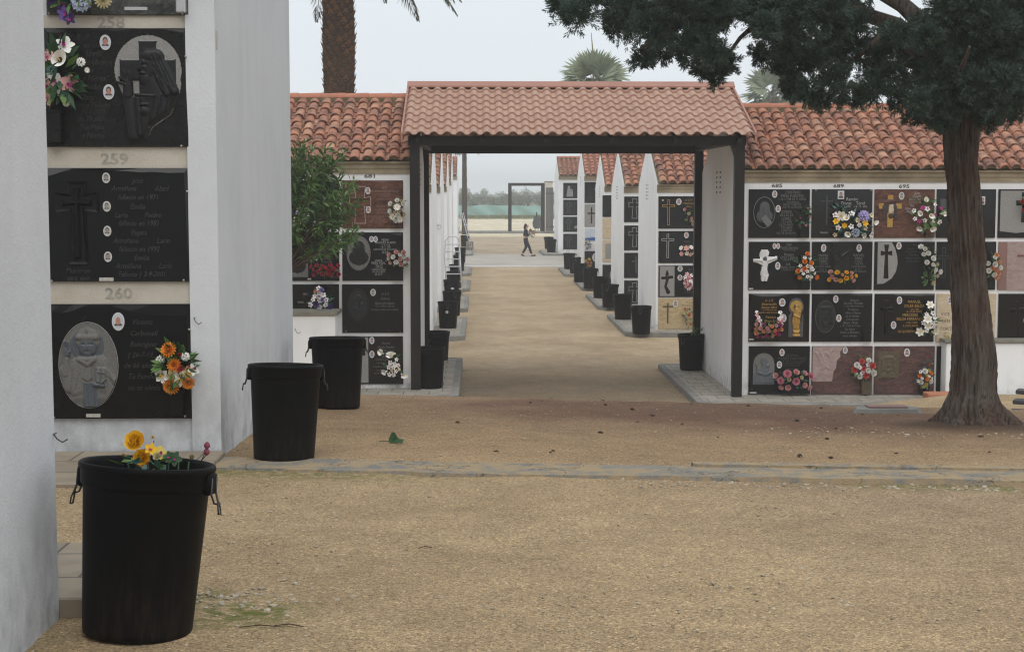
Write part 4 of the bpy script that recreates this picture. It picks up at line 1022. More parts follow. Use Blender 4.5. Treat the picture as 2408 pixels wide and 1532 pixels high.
# ------------------------------------------------------------------ the big cypress
def big_tree():
    g = TREE; t = thing('cypress_tree', 'big dark conifer with a thick reddish fibrous trunk leaning over the path', 'tree', (g.x, g.y, g.z))
    # measured centre line and width of the trunk (u, v, px)
    row = [(2298, 1030, 268), (2296, 1012, 232), (2293, 993, 198), (2292, 969, 160), (2287, 946, 132), (2290, 920, 110), (2291, 841, 101), (2281, 707, 92), (2275, 602, 86), (2267, 497, 80), (2265, 430, 79), (2262, 375, 80), (2261, 300, 88), (2258, 200, 86), (2240, 60, 76), (2228, -60, 66), (2220, -250, 52), (2214, -480, 30)]
    rs = []; 
    for u, v, w in row:
        p = at(u, v, g.y); rs.append((p.x - g.x, p.z - g.z, .89 * w / F * g.y / 2))
    zs = np.array([r[1] for r in rs]); order = np.argsort(zs)
    zz = np.linspace(zs.min() - .12, zs.max(), 220); seg = 120
    cx = np.interp(zz, zs[order], np.array([r[0] for r in rs])[order]); rr = np.interp(zz, zs[order], np.array([r[2] for r in rs])[order])
    A = np.linspace(0, 2*np.pi, seg, endpoint=False); ZZ, AA = np.meshgrid(zz, A, indexing='ij')
    rn = np.random.default_rng(4); dis = np.zeros_like(ZZ)
    low = np.clip(1 - ZZ/.42, 0, 1)
    for nk, amp in ((14, .05), (40, .035)):
        S = rn.normal(size=(nk, seg)); S = (S + np.roll(S, 1, 1) + np.roll(S, -1, 1))/1.7; f = np.linspace(0, nk - 1.001, len(zz)); i0 = f.astype(int); fr = (f - i0)[:, None]; fr = fr*fr*(3 - 2*fr)
        dis += amp*(S[i0]*(1 - fr) + S[i0+1]*fr)
    for k, (n, amp) in enumerate(((3, .05), (5, .045), (8, .03), (13, .028), (21, .024), (34, .020), (47, .014))):
        ph = rn.uniform(0, 6.28); dis += 1.25*amp * np.sin(n*AA + ph + .9*np.sin(ZZ*1.6 + k) + ZZ*.5*(1 if k % 2 else -1)) * (.7 + .6*np.sin(ZZ*(2.2 + k) + ph*2))
    dis += low**1.5 * (.15*np.cos(5*AA + .6) + .10*np.cos(9*AA + 2)) + rn.normal(size=ZZ.shape)*.012
    RR = rr[:, None] * (1 + dis)
    V = np.stack([cx[:, None] + RR*np.cos(AA), RR*np.sin(AA), ZZ], -1).reshape(-1, 3)
    i = np.arange(len(V)).reshape(len(zz), seg); j = np.roll(i, -1, 1)
    tr = npmesh('trunk', V, np.stack([i[:-1], j[:-1], j[1:], i[1:]], -1).reshape(-1, 4), 'bark', t, True)
    # limbs
    L = MB()
    def W(u, v, dy): p = at(u, v, g.y + dy); return Vector((p.x - g.x, p.y - g.y, p.z - g.z))
    limbs = [([(2255, 240, .2), (2190, 130, .6), (2110, 60, .7), (1990, 20, .7), (1830, 0, .7), (1650, 0, .7), (1450, 20, .6)], .10),
             ([(2240, 120, 0), (2120, 10, .4), (1960, -80, .9), (1760, -110, 1.3)], .10), ([(2262, 260, .05), (2330, 160, .3), (2420, 80, .5), (2560, 20, .6)], .09),
             ([(2235, 60, 0), (2300, -80, -.4), (2400, -200, -.8)], .09), ([(2190, 130, -.1), (2060, 100, .3), (1930, 100, .4), (1780, 80, .5)], .05),
             ([(2110, 60, -.2), (2020, 130, -.1), (1950, 190, 0)], .04), ([(1830, 10, -.3), (1740, 90, -.2), (1690, 160, -.1)], .03), ([(1650, 10, -.2), (1560, 80, .1), (1500, 120, .2)], .03),
             ([(2255, 200, .0), (2200, 170, .6), (2120, 150, 1.1), (2020, 140, 1.5)], .05), ([(2258, 250, -.05), (2250, 190, -.7), (2280, 110, -1.3)], .05)]
    for pts, r in limbs:
        P = [W(*p) for p in pts]; n = len(P); L = MB(); L.tube(P, [r*(1 - .8*k/(n-1)) for k in range(n)], 8); L.build('limb', 'bark', t, True)
    # foliage clumps (u, v, depth offset, radius px, squash)
    cl = []
    for u, v, r in ((1318, 10, 38), (1352, 38, 48), (1395, 15, 55), (1425, 72, 52), (1470, 20, 62), (1478, 100, 50), (1515, 135, 40), (1535, 60, 60), (1560, 118, 46), (1590, 20, 55), (1608, 130, 34), (1640, 30, 60), (1640, 95, 46), (1672, 130, 46), (1685, 180, 30), (1655, 165, 30), (1715, 80, 48), (1700, 20, 60), (1705, 150, 34), (1760, 20, 60), (1775, 85, 52), (1790, 130, 34), (1820, 30, 60),
                    (1838, 100, 52), (1850, 165, 42), (1865, 212, 34), (1885, 60, 60), (1900, 140, 52), (1905, 215, 42), (1930, 240, 26), (1945, 20, 60), (1955, 110, 56), (1960, 190, 52), (2000, 225, 36), (2010, 60, 50), (2020, 155, 58), (2050, 215, 46), (2075, 110, 50), (2085, 180, 56), (2090, 30, 44), (2110, 235, 36),
                    (2140, 130, 44), (2150, 200, 56), (2160, 270, 40), (2170, 60, 34), (2190, 250, 50), (2200, 160, 52), (2215, 290, 34), (2235, 225, 54), (2260, 120, 60), (2270, 270, 46), (2290, 190, 60), (2300, 60, 56), (2320, 275, 46), (2330, 130, 60), (2345, 220, 54), (2370, 40, 50), (2385, 150, 60), (2385, 260, 42), (2420, 80, 60), (2430, 200, 60), (2480, 140, 70), (2520, 40, 80), (2560, 180, 60)):
        cl.append((u, v, RNG.uniform(-.9, .7), r))
        if v < 190: cl.append((u + RNG.uniform(-40, 40), v - RNG.uniform(5, 45), RNG.uniform(-.2, 1.5), r*.95))
    for u, v, r in ((2262, 60, 55), (2240, 110, 50), (2285, 130, 55), (2225, 20, 50), (2290, 10, 60), (2180, 90, 44), (2335, 60, 55), (2390, 90, 55), (2400, 20, 60), (2110, 80, 44), (2060, 60, 44), (1960, 60, 44), (1880, 20, 44), (1800, 60, 40), (2360, 190, 50), (2275, 235, 44), (2235, 265, 36), (2190, 190, 44), (2215, 140, 40), (2300, 200, 50), (2340, 250, 44), (2160, 240, 36), (2255, 180, 44), (2390, 230, 50), (2200, 285, 30)): cl.append((u, v, -RNG.uniform(.55, 1.1), r))
    gaps = ((1738, 72, 16), (1752, 98, 10), (1500, 103, 6), (2055, 48, 12), (2019, 162, 5), (1409, 48, 6), (2096, 31, 6))
    cl = [q for q in cl if all(math.hypot(q[0]-a, q[1]-b) > c + q[3]*.58 for a, b, c in gaps)]
    for k in range(46):     # crown above the frame
        cl.append((RNG.uniform(1420, 2700), RNG.uniform(-420, -40), RNG.uniform(-1.8, 2.4), RNG.uniform(60, 110)))
    Pn, Dn, Ln, Wn = [], [], [], []
    C = np.array([W(2200, 60, 0)])
    for u, v, dy, r in cl:
        c = np.array(W(u, v, dy)); rad = r / F * (g.y + dy); top = v < -30
        m = int((26 if top else 78) * (r/50)**1.3); per = 26 if top else 48
        d = RNG.normal(size=(m, 3)); d /= np.linalg.norm(d, axis=1)[:, None]; d[:, 2] *= .8
        st = c + d * (rad * RNG.uniform(.05, .72, m))[:, None]
        ax = d*.8 + RNG.normal(size=(m, 3))*.45 + np.array([0, 0, .15]); ax /= np.linalg.norm(ax, axis=1)[:, None]
        ln = rad * RNG.uniform(.30, .62, m) * np.where(RNG.random(m) < .16, 1.55, 1)
        pi = np.repeat(np.arange(m), per); tt = RNG.uniform(0, 1, m*per)
        off = RNG.normal(size=(m*per, 3)); off /= np.linalg.norm(off, axis=1)[:, None]
        k = (1.6 if top else 1.0)
        P = st[pi] + ax[pi] * (ln[pi]*tt)[:, None] + off * (.035*(1 - tt*.75)*RNG.uniform(0, 1, m*per))[:, None]
        Pn.append(P); Dn.append(ax[pi] + off*.75); Ln.append(RNG.uniform(.028, .06, m*per)*(1.15 - .5*tt)*k); Wn.append(RNG.uniform(.0055, .0095, m*per)*k)
    V, Fq = blades(np.concatenate(Pn), np.concatenate(Dn), np.concatenate(Ln), np.concatenate(Wn))
    npmesh('crown', V, Fq, 'cypress', t)
    return t
big_tree()

# ------------------------------------------------------------------ palms
def date_palm():
    Y = 33.5; b = at(800, 470, Y); z0 = float(gz(b.x, Y)); t = thing('date_palm', 'tall date palm with a shaggy brown trunk behind the left porch block', 'palm', (b.x, Y, z0))
    zc = at(800, -150, Y).z - z0; r0 = .34
    zs = np.linspace(0, zc, 60); rr = .33 + .02*np.sin(zs*2.1) + np.interp(zs, [0, zc*.5, zc*.75, zc], [.06, .03, .0, -.02]); seg = 28
    mb = MB(); mb.lathe([(float(r), float(z)) for r, z in zip(rr, zs)], seg); tr = mb.build('trunk', 'palmbark', t, True)
    # cut leaf bases in a spiral
    P, D, V, Fq = [], [], [], []; st = MB()
    n = 900
    for k in range(n):
        z = zc*(k + .5)/n; a = k*2.39996; r = float(np.interp(z, zs, rr)); s = random.uniform(.8, 1.25)
        o = Vector((math.cos(a), math.sin(a), 0)); tx = Vector((-math.sin(a), math.cos(a), 0)); up = Vector((0, 0, 1))
        base = o*(r - .01) + up*z; w, hgt, out = .075*s, .13*s, .055*s
        tip = base + o*out + up*hgt*.75
        st.add([base - tx*w, base + tx*w, tip + tx*w*.35, tip - tx*w*.35, base - up*.035 + o*.02], [(0, 1, 2, 3), (4, 1, 0)])
    st.build('leaf_stubs', 'palmstub', tr)
    # fronds
    V, Fq, k0 = [], [], 0; rng = np.random.default_rng(8); rach = MB(); skirt = MB()
    for f in range(64):
        a = f*2.39996; el = math.radians(np.interp(f, [0, 63], [-7, 78])); Lf = rng.uniform(2.9, 3.5); d = Vector((math.cos(a)*math.cos(el), math.sin(a)*math.cos(el), math.sin(el)))
        p = Vector((0, 0, zc + .15 + .35*f/63)) + Vector((math.cos(a), math.sin(a), 0))*.22; pts = [p.copy()]; N = 16
        for i in range(N):
            d = (d + Vector((0, 0, -.075))).normalized(); p = p + d*(Lf/N); pts.append(p.copy())
        rach.tube(pts, [.028*(1 - .85*i/N) for i in range(N+1)], 4)
        A = np.array(pts); m = 74; tt = np.linspace(.16, .99, m); idx = tt*N; i0 = np.minimum(idx.astype(int), N-1); fr = (idx - i0)[:, None]
        Q = A[i0]*(1-fr) + A[i0+1]*fr; T = A[i0+1] - A[i0]; T /= np.linalg.norm(T, axis=1)[:, None]
        S = np.cross(T, [0, 0, 1.]); S /= np.linalg.norm(S, axis=1)[:, None] + 1e-6
        for sgn in (-1, 1):
            D = T*.75 + S*sgn*.8 + np.array([0, 0, -.35]) + rng.normal(size=T.shape)*.1
            v, fq = blades(Q, D, .48*np.sin(np.pi*(tt*.85 + .12))*rng.uniform(.9, 1.1, m), .028, rng=rng, bend=.32); V.append(v); Fq.append(fq + k0); k0 += len(v)
    rach.build('midribs', 'frond', t); npmesh('crown', np.concatenate(V), np.concatenate(Fq), 'frond', t)
date_palm()

def fan_palm(label, u, v, Y, rpx, trunk_r=.16, nf=34, dead=8, seed=1, mat='fan', spike=False):
    c = at(u, v, Y); z0 = float(gz(c.x, Y)); t = thing('fan_palm', label, 'palm', (c.x, Y, z0), 'fan palms in the mist'); zc = c.z - z0; rng = np.random.default_rng(seed); Rr = rpx/F*Y
    mb = MB(); n = 26
    mb.lathe([(trunk_r*(1.25 - .35*i/n) * (1 + .04*math.sin(i*2.1)), zc*i/n) for i in range(n+1)], 16); mb.build('trunk', 'palmbark' if mat != 'slim' else 'steel_grey', t, True)
    def fan(p, d, r, out):
        d = Vector(d).normalized(); s = d.cross(Vector((0, 0, 1))); s = s.normalized() if s.length > .1 else Vector((1, 0, 0)); nrm = s.cross(d); ph_ = rng.uniform(-1.25, 1.25); s = s*math.cos(ph_) + nrm*math.sin(ph_); nrm = s.cross(d)
        m = 26; ang = np.linspace(-1.75, 1.75, m)
        D = np.array([list(d*math.cos(x) + s*math.sin(x) + nrm*(-.12 + rng.normal()*.05)) for x in ang]); P = np.repeat(np.array([list(p)]), m, 0)
        out.append(blades(P, D, r*(.85 + .15*np.cos(ang))*rng.uniform(.9, 1.05, m), r*.17, np.repeat(np.array([list(nrm)]), m, 0), rng, .10))
    G, Dd, st = [], [], MB()
    for f in range(nf):
        a = f*2.39996; el = math.radians(np.interp(f, [0, nf-1], [-25, 80])); d = Vector((math.cos(a)*math.cos(el), math.sin(a)*math.cos(el), math.sin(el)))
        p = Vector((0, 0, zc)) + d*Rr*.42; st.tube([(0, 0, zc-.1), p], [.02, .012], 4); fan(p, d + Vector((0, 0, -.15)), Rr*.66, G)
    for f in range(dead):
        a = f*2.4 + .5; d = Vector((math.cos(a)*.5, math.sin(a)*.5, -1)); fan(Vector((math.cos(a)*.15, math.sin(a)*.15, zc - .1)), d, Rr*.45, Dd)
    def out(lst, nm, m):
        V, Fq, k = [], [], 0
        for v, f in lst: V.append(v); Fq.append(f + k); k += len(v)
        npmesh(nm, np.concatenate(V), np.concatenate(Fq), m, t)
    st.build('leaf_stalks', 'fan', t); out(G, 'crown', 'fan')
    if spike:
        s = MB(); s.tube([(0, 0, zc), (-.05, 0, zc + Rr*.9), (-.12, 0, zc + Rr*1.35)], [.05, .035, .01], 6); s.build('flower_spike', 'deadfan', t)
    if dead: out(Dd, 'dead_leaves', 'deadfan')
    return t
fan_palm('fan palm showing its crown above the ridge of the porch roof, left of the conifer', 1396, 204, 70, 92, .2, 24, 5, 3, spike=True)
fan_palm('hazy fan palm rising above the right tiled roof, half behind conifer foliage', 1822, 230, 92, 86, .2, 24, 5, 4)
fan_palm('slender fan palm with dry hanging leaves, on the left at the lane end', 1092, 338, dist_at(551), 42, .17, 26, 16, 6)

# ------------------------------------------------------------------ leafy crown trees far off
def leafy_tree(label, u, vt, Y, wpx, zb=None, seed=1, n=2600, group='orchard trees beyond the fence', leaf=.16, mat='orchard', slim=1.0):
    rng = np.random.default_rng(seed); top = at(u, vt, Y); z0 = float(gz(top.x, Y)); H = top.z - z0; w = wpx/F*Y/2
    t = thing('orchard_tree', label, 'tree', (top.x, Y, z0), group)
    mb = MB(); mb.tube([(0, 0, -.1), (.08, 0, H*.22), (-.05, .1, H*.45), (0, 0, H*.75)], [.16, .12, .09, .03], 8)
    for k in range(6):
        a = k*1.05 + seed; mb.tube([(0, 0, H*(.22 + .05*k)), (math.cos(a)*w*.4, math.sin(a)*w*.4, H*(.42 + .06*k)), (math.cos(a)*w*.75, math.sin(a)*w*.75, H*(.55 + .06*k))], [.07, .05, .02], 6)
    mb.build('trunk', 'twig', t, True)
    P, D = [], []
    for k in range(26):
        c = rng.normal(size=3); c /= np.linalg.norm(c); c = c*np.array([w*.72, w*.72, H*.30*slim])*rng.uniform(.35, 1); c[2] += H*.62
        m = n//26; d = rng.normal(size=(m, 3)); d /= np.linalg.norm(d, axis=1)[:, None]
        P.append(c + d*(rng.uniform(.2, 1, m)**.5)[:, None]*np.array([w*.36, w*.36, H*.15])); D.append(d + rng.normal(size=(m, 3))*.7)
    P = np.concatenate(P); V, Fq = blades(P, np.concatenate(D), rng.uniform(.6, 1.3, len(P))*leaf, leaf*.42, rng=rng)
    npmesh('crown', V, Fq, mat, t)
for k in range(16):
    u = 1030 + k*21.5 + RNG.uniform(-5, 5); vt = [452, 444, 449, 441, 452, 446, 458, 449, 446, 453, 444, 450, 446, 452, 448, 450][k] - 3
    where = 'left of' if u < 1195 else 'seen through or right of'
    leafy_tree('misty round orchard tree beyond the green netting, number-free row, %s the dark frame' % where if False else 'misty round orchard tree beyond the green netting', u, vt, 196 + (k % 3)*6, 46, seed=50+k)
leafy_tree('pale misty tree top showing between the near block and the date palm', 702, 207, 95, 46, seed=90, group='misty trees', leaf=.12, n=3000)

# ------------------------------------------------------------------ green netting fence, far grass, dark frame and gate
fy = 181.0; f0, f1 = at(985, 488, fy), at(1330, 488, fy)
t = thing('netting_fence', 'green shade netting fence stretched along the far field edge', 'fence', ((f0.x+f1.x)/2, fy, float(gz(0, fy))))
nx, nz = 90, 6; xs = np.linspace(f0.x-t.location.x - 8, f1.x-t.location.x + 8, nx); V = []
for j in range(nz+1):
    for x in xs:
        sag = .10*abs(math.sin(x*.42)) + .05*math.sin(x*1.7); hz = 1.22 - sag; V.append((x, .12*math.sin(x*2.1 + j*.6) + .05*math.sin(x*7),   .42 + hz*j/nz))
idx = np.arange(len(V)).reshape(nz+1, nx)
npmesh('netting', np.array(V), np.stack([idx[:-1, :-1], idx[:-1, 1:], idx[1:, 1:], idx[1:, :-1]], -1).reshape(-1, 4), 'mesh_green', t, True)
for k in range(9):
    mb = MB(); x = xs[0] + (xs[-1]-xs[0])*k/8; mb.tube([(x, .2, 0), (x, .2, 1.7)], .035, 6); mb.build('post', 'steel_grey', t)
rn = np.random.default_rng(3); n = 9000
P = np.stack([rn.uniform(-40, 40, n), rn.uniform(177, 190, n), np.full(n, -1.27)], 1)
V, Fq = blades(P, np.stack([rn.normal(size=n)*.4, rn.normal(size=n)*.4, np.ones(n)], 1), rn.uniform(.25, .75, n), .10, rng=rn); struct(npmesh('grass', V, Fq, 'grass'), 'stuff')
ya = Yk + .8; za = float(gz(0, ya)) + .14
a0, a1, ah = at(1199, 540, ya), at(1277, 540, ya), at(1240, 430, ya).z
fr = thing('gateway', 'tall dark steel gate frame standing open at the far end', 'frame', ((a0.x+a1.x)/2, ya, za)); hw = (a1.x-a0.x)/2; fh = ah - za
for a, b, nm in (((-hw-.13, -.09, 0), (-hw+.13, .09, fh-.22), 'post'), ((hw-.16, -.09, 0), (hw+.20, .09, fh-.22), 'post'), ((-hw-.13, -.09, fh-.22), (hw+.20, .09, fh), 'beam')):
    mb = MB(); mb.box(a, b, 0, .01); mb.build(nm, 'steel', fr)
e0, e1 = at(1284, 500, ya-1.2), at(1301, 500, ya-1.2); gt = thing('gate_leaf', 'dark grey sheet metal gate leaf folded beside the far frame', 'gate', (e0.x, ya-1.2, za)); eh = at(1290, 441, ya).z - za; ew = e1.x-e0.x
for i in range(6):
    mb = MB(); mb.box((ew*i/6+.006, 0, .05), (ew*(i+1)/6-.006, .05, eh), 0, .006); mb.build('board', 'steel_grey', gt)
mb = MB(); mb.box((-.02, .052, .3), (ew+.05, .09, .42)); mb.build('rail', 'steel_grey', gt); mb = MB(); mb.box((-.02, .052, eh-.5), (ew+.05, .09, eh-.38)); mb.build('rail', 'steel_grey', gt)
pt = thing('gate_pillar', 'pale rendered pillar behind the grey gate leaf', 'pillar', (e0.x, ya-.3, za)); ph = at(1290, 426, ya).z - za
mb = MB(); mb.box((-.05, 0, 0), (ew, .45, ph-.08), 0, .01); mb.build('shaft', 'cream_render', pt); mb = MB(); mb.box((-.09, -.04, ph-.08), (ew+.04, .49, ph), 0, .01); mb.build('cap', 'concrete', pt)
# wheelbarrow up on end
w0 = at(1262, 552, Yk + 6); wz = float(gz(w0.x, Yk + 6)); wb = thing('wheelbarrow', 'grey wheelbarrow tipped up on end beyond the gate frame', 'wheelbarrow', (w0.x, Yk + 6, wz))
mb = MB(); pts = [(-.20, .22), (.20, .22), (.31, .45), (.33, .70), (.25, .95), (.20, 1.2), (-.20, 1.2), (-.25, .95), (-.33, .70), (-.31, .45)]
mb.plate(pts, -.04, .0); mb.add([(x*1.0, -.04, z) for x, z in pts] + [(x*.7, .24, .3 + (z-.22)*.7) for x, z in pts], [(i, (i+1) % 10, 10+(i+1) % 10, 10+i) for i in range(10)] + [tuple(range(10, 20))]); mb.build('tray', 'steel_grey', wb)
for s in (-1, 1): mb = MB(); mb.tube([(s*.1, .1, 0), (s*.14, .12, .4), (s*.2, .16, 1.25)], .018, 6); mb.build('handle', 'wire', wb)
mb = MB(); mb.lathe([(.10, -.04), (.17, -.04), (.18, 0), (.17, .04), (.10, .04)], 18); o = mb.build('wheel', 'bin', wb, True, (0, .14, 1.34)); o.rotation_euler = (0, R(90), 0)
w1 = at(1271, 552, Yk + 6); tag((lambda m: m.build('stake', 'twig', None, True, (w1.x, Yk + 6.1, wz - .1)))(MB().tube([(0, 0, 0), (.01, 0, .7), (.0, 0, 1.25)], .045, 8)), 'brown wooden stake beside the upended wheelbarrow', 'stake')

# ------------------------------------------------------------------ ladders in the lane
def step_ladder(label, p, H, w, spread, rz, rail):
    t = thing('stepladder', label, 'ladder', p, None, rz); n = 7
    for s in (-1, 1):
        mb = MB(); mb.tube([(s*w/2*1.12, -spread/2, 0), (s*w/2, 0, H)], .022, 8); mb.build('front_rail', 'alu', t, True)
        mb = MB(); mb.tube([(s*w/2*1.2, spread/2, 0), (s*w/2, .04, H*.95)], .018, 8); mb.build('rear_rail', 'alu', t, True)
    for k in range(n):
        f = (k + 1)/(n + .3); mb = MB(); mb.box((-w/2*(1.12 - .12*f), -spread/2*(1-f)-.05, H*f-.02), (w/2*(1.12 - .12*f), -spread/2*(1-f)+.05, H*f+.012), 0, .004); mb.build('step', 'alu', t)
    if rail:
        mb = MB(); mb.tube([(-w/2, 0, H*.82), (-w/2, 0, H*1.02), (-w/4, 0, H*1.10), (w/4, 0, H*1.10), (w/2, 0, H*1.02), (w/2, 0, H*.82)], .02, 8); mb.build('hand_loop', 'alu', t, True)
    return t
g = ground(1064, 694); step_ladder('white metal stepladder with a rounded top loop in the left row of bins', (g.x, g.y, g.z), 1.72, .46, .9, R(8), True)
g = ground(1092, 592); step_ladder('aluminium A-frame ladder standing at the end of the left row', (g.x - .1, g.y, g.z), 2.05, .40, 1.05, R(78), False)
g = ground(1072, 590); c = MB(); pr = [(.0, 0), (.14, .0), (.17, .3), (.13, .7), (.18, 1.0), (.12, 1.25), (.03, 1.32)]; c.lathe(pr, 14)
c.v = [(x*(1 + .2*math.sin(z*9 + x*20)), y*.7, z) for x, y, z in c.v]; tag(c.build('cloth_bundle', 'blue_cloth', None, True, (g.x, g.y - 2.2, g.z + .25)), 'blue cloth hanging behind the ladders on the left', 'cloth')
g = ground(1090, 585); tag(MB().box((-.2, -.2, 0), (.2, .2, .45), 0, .03).build('stone_block', 'concrete', None, False, (g.x + .35, g.y - 1.0, g.z)), 'grey concrete block at the foot of the A-frame ladder', 'block')

# ------------------------------------------------------------------ the walking woman
def skin_mesh(name, verts, edges, radii, m, parent, root=0, sub=2):
    me = bpy.data.meshes.new(name); me.from_pydata(verts, edges, []); me.materials.append(M[m]); o = bpy.data.objects.new(name, me); COL.objects.link(o); o.parent = parent
    o.modifiers.new('skin', 'SKIN'); lay = me.skin_vertices[0].data if me.skin_vertices else None
    if lay is None:
        bpy.context.view_layer.objects.active = o; bpy.ops.mesh.customdata_skin_add(); lay = me.skin_vertices[0].data
    for i, r in enumerate(radii): lay[i].radius = r if isinstance(r, tuple) else (r, r); lay[i].use_root = (i == root)
    ss = o.modifiers.new('sub', 'SUBSURF'); ss.levels = sub; ss.render_levels = sub
    o.modifiers['skin'].use_smooth_shade = True
    bpy.context.view_layer.update(); dg = bpy.context.evaluated_depsgraph_get(); nm = bpy.data.meshes.new_from_object(o.evaluated_get(dg))
    o.modifiers.clear(); o.data = nm; nm.materials.clear(); nm.materials.append(M[m])
    return o
def woman():
    g = ground(1236, 603); t = thing('person', 'person in a dark jacket and dark trousers walking across the crossing with flowers', 'person', (g.x, g.y, g.z), None)
    V, E, Rr = [], [], []
    def ch(pts, rad, start=None):
        pre = start
        for p, r in zip(pts, rad):
            V.append(p); Rr.append(r); 
            if pre is not None: E.append((pre, len(V)-1))
            pre = len(V)-1
        return pre
    pel = ch([(0, 0, .86)], [.115]); chest = ch([(.0, 0, 1.0), (.015, 0, 1.2)], [.105, .125], pel); nk = ch([(.03, 0, 1.36), (.045, 0, 1.41)], [.055, .045], chest)
    ch([(.065, 0, 1.475), (.075, 0, 1.55)], [(.075, .085), (.07, .08)], nk)
    joints = {}
    for s, kn, an, to in ((-1, (.17, -.09, .47), (.30, -.09, .10), (.43, -.09, .045)), (1, (.05, .09, .45), (-.16, .09, .12), (-.06, .09, .03))):
        ch([(.0, s*.085, .80), kn, an, to], [.09, .055, .038, .03], pel)
    hands = []
    for s, el, wr in ((-1, (.02, -.20, 1.02), (.22, -.10, 1.06)), (1, (-.02, .20, 1.04), (.20, .08, 1.10))):
        w = ch([(.015, s*.15, 1.30), el, wr], [.05, .04, .026], chest); hd = ch([(wr[0]+.05, wr[1]+.02*-s, wr[2]+.015)], [.026], w); hands.append((hd, wr, s))
    for hd, wr, s in hands:
        for k in range(4):
            b = (wr[0]+.085, wr[1] - s*(.02) + .0, wr[2]+.035-.018*k); ch([b, (b[0]+.022, b[1]-s*.018, b[2]), (b[0]+.012, b[1]-s*.035, b[2])], [.0085, .008, .007], hd)
        ch([(wr[0]+.055, wr[1]-s*.03, wr[2]+.045), (wr[0]+.08, wr[1]-s*.045, wr[2]+.055)], [.0095, .008], hd)
    skin_mesh('body', V, E, Rr, 'skin', t)
    def part(nm, chains, m, sub=2):
        V2, E2, R2 = [], [], []
        for pts, rad, st in chains:
            pre = st
            for p, r in zip(pts, rad):
                V2.append(p); R2.append(r)
                if pre is not None: E2.append((pre, len(V2)-1))
                pre = len(V2)-1
        return skin_mesh(nm, V2, E2, R2, m, t, 0, sub)
    part('trousers', [([(0, 0, .88), (0, 0, .97)], [.135, .128], None), ([(.01, -.085, .78), (.17, -.09, .47), (.29, -.09, .13)], [.105, .072, .058], 0), ([(.0, .085, .78), (.03, .09, .45), (-.145, .09, .15)], [.105, .072, .058], 0)], 'jeans')
    part('jacket', [([(-.01, 0, .95), (-.005, 0, 1.08), (.0, 0, 1.24), (.02, 0, 1.34)], [(.15, .135), (.135, .125), (.15, .14), (.085, .08)], None), ([(.01, -.165, 1.29), (.01, -.205, 1.03), (.17, -.12, 1.055)], [.068, .058, .043], 2), ([(.01, .165, 1.29), (-.03, .205, 1.05), (.15, .10, 1.09)], [.068, .058, .043], 2)], 'jacket')
    part('shirt', [([(.085, 0, .93), (.09, -.0, 1.08), (.085, 0, 1.28)], [(.07, .075), (.075, .08), (.06, .05)], None)], 'shirt')
    part('hair', [([(.045, 0, 1.585), (.0, 0, 1.53), (-.035, 0, 1.42), (-.05, 0, 1.30)], [(.085, .085), (.09, .085), (.06, .075), (.03, .05)], None)], 'hair')
    mb = MB()
    for y in (-.03, .03): mb.lathe([(.001, -.010), (.008, -.006), (.010, 0), (.008, .006), (.001, .010)], 8, 0, (.142, y, 1.52))
    mb.build('eyes', 'hair', t, True); mb = MB(); mb.add([(.150, 0, 1.525), (.146, -.014, 1.485), (.146, .014, 1.485), (.176, 0, 1.487)], [(0, 1, 3), (0, 3, 2), (1, 2, 3)]); mb.build('nose', 'skin', t)
    mb = MB(); mb.tube([(.140, -.022, 1.455), (.151, 0, 1.453), (.140, .022, 1.455)], .005, 6); mb.build('mouth', 'petal_coral' if 'petal_coral' in M else 'coral', t, True)
    for s, p, an in ((-1, (.35, -.09, .05), 16), (1, (-.11, .09, .05), -32)):
        mb = MB(); mb.box((-.12, -.045, -.05), (.14, .045, .03), 0, .022); o = mb.build('shoe', 'shoe', t, True, p); o.rotation_euler = (0, R(-an), 0)
    q = thing('bouquet', 'orange and green bouquet held in the arms of the walking person', 'flowers', (g.x + .30, g.y - .10, g.z + 1.12)); rg = random.Random(7)
    leaves(q, 40, .3, .36, 'leafg', rg, dep=.2, L=.15, Wd=.04)
    for k in range(7): flower(q, 'rose', ['orange', 'peach', 'coral'][k % 3], (rg.uniform(-.12, .1), rg.uniform(-.12, .05), rg.uniform(.0, .18)), .045, None, rg)
    mb = MB(); mb.lathe([(.02, -.28), (.035, -.1), (.09, .05)], 14); mb.build('wrapping', 'white', q, True)
woman()

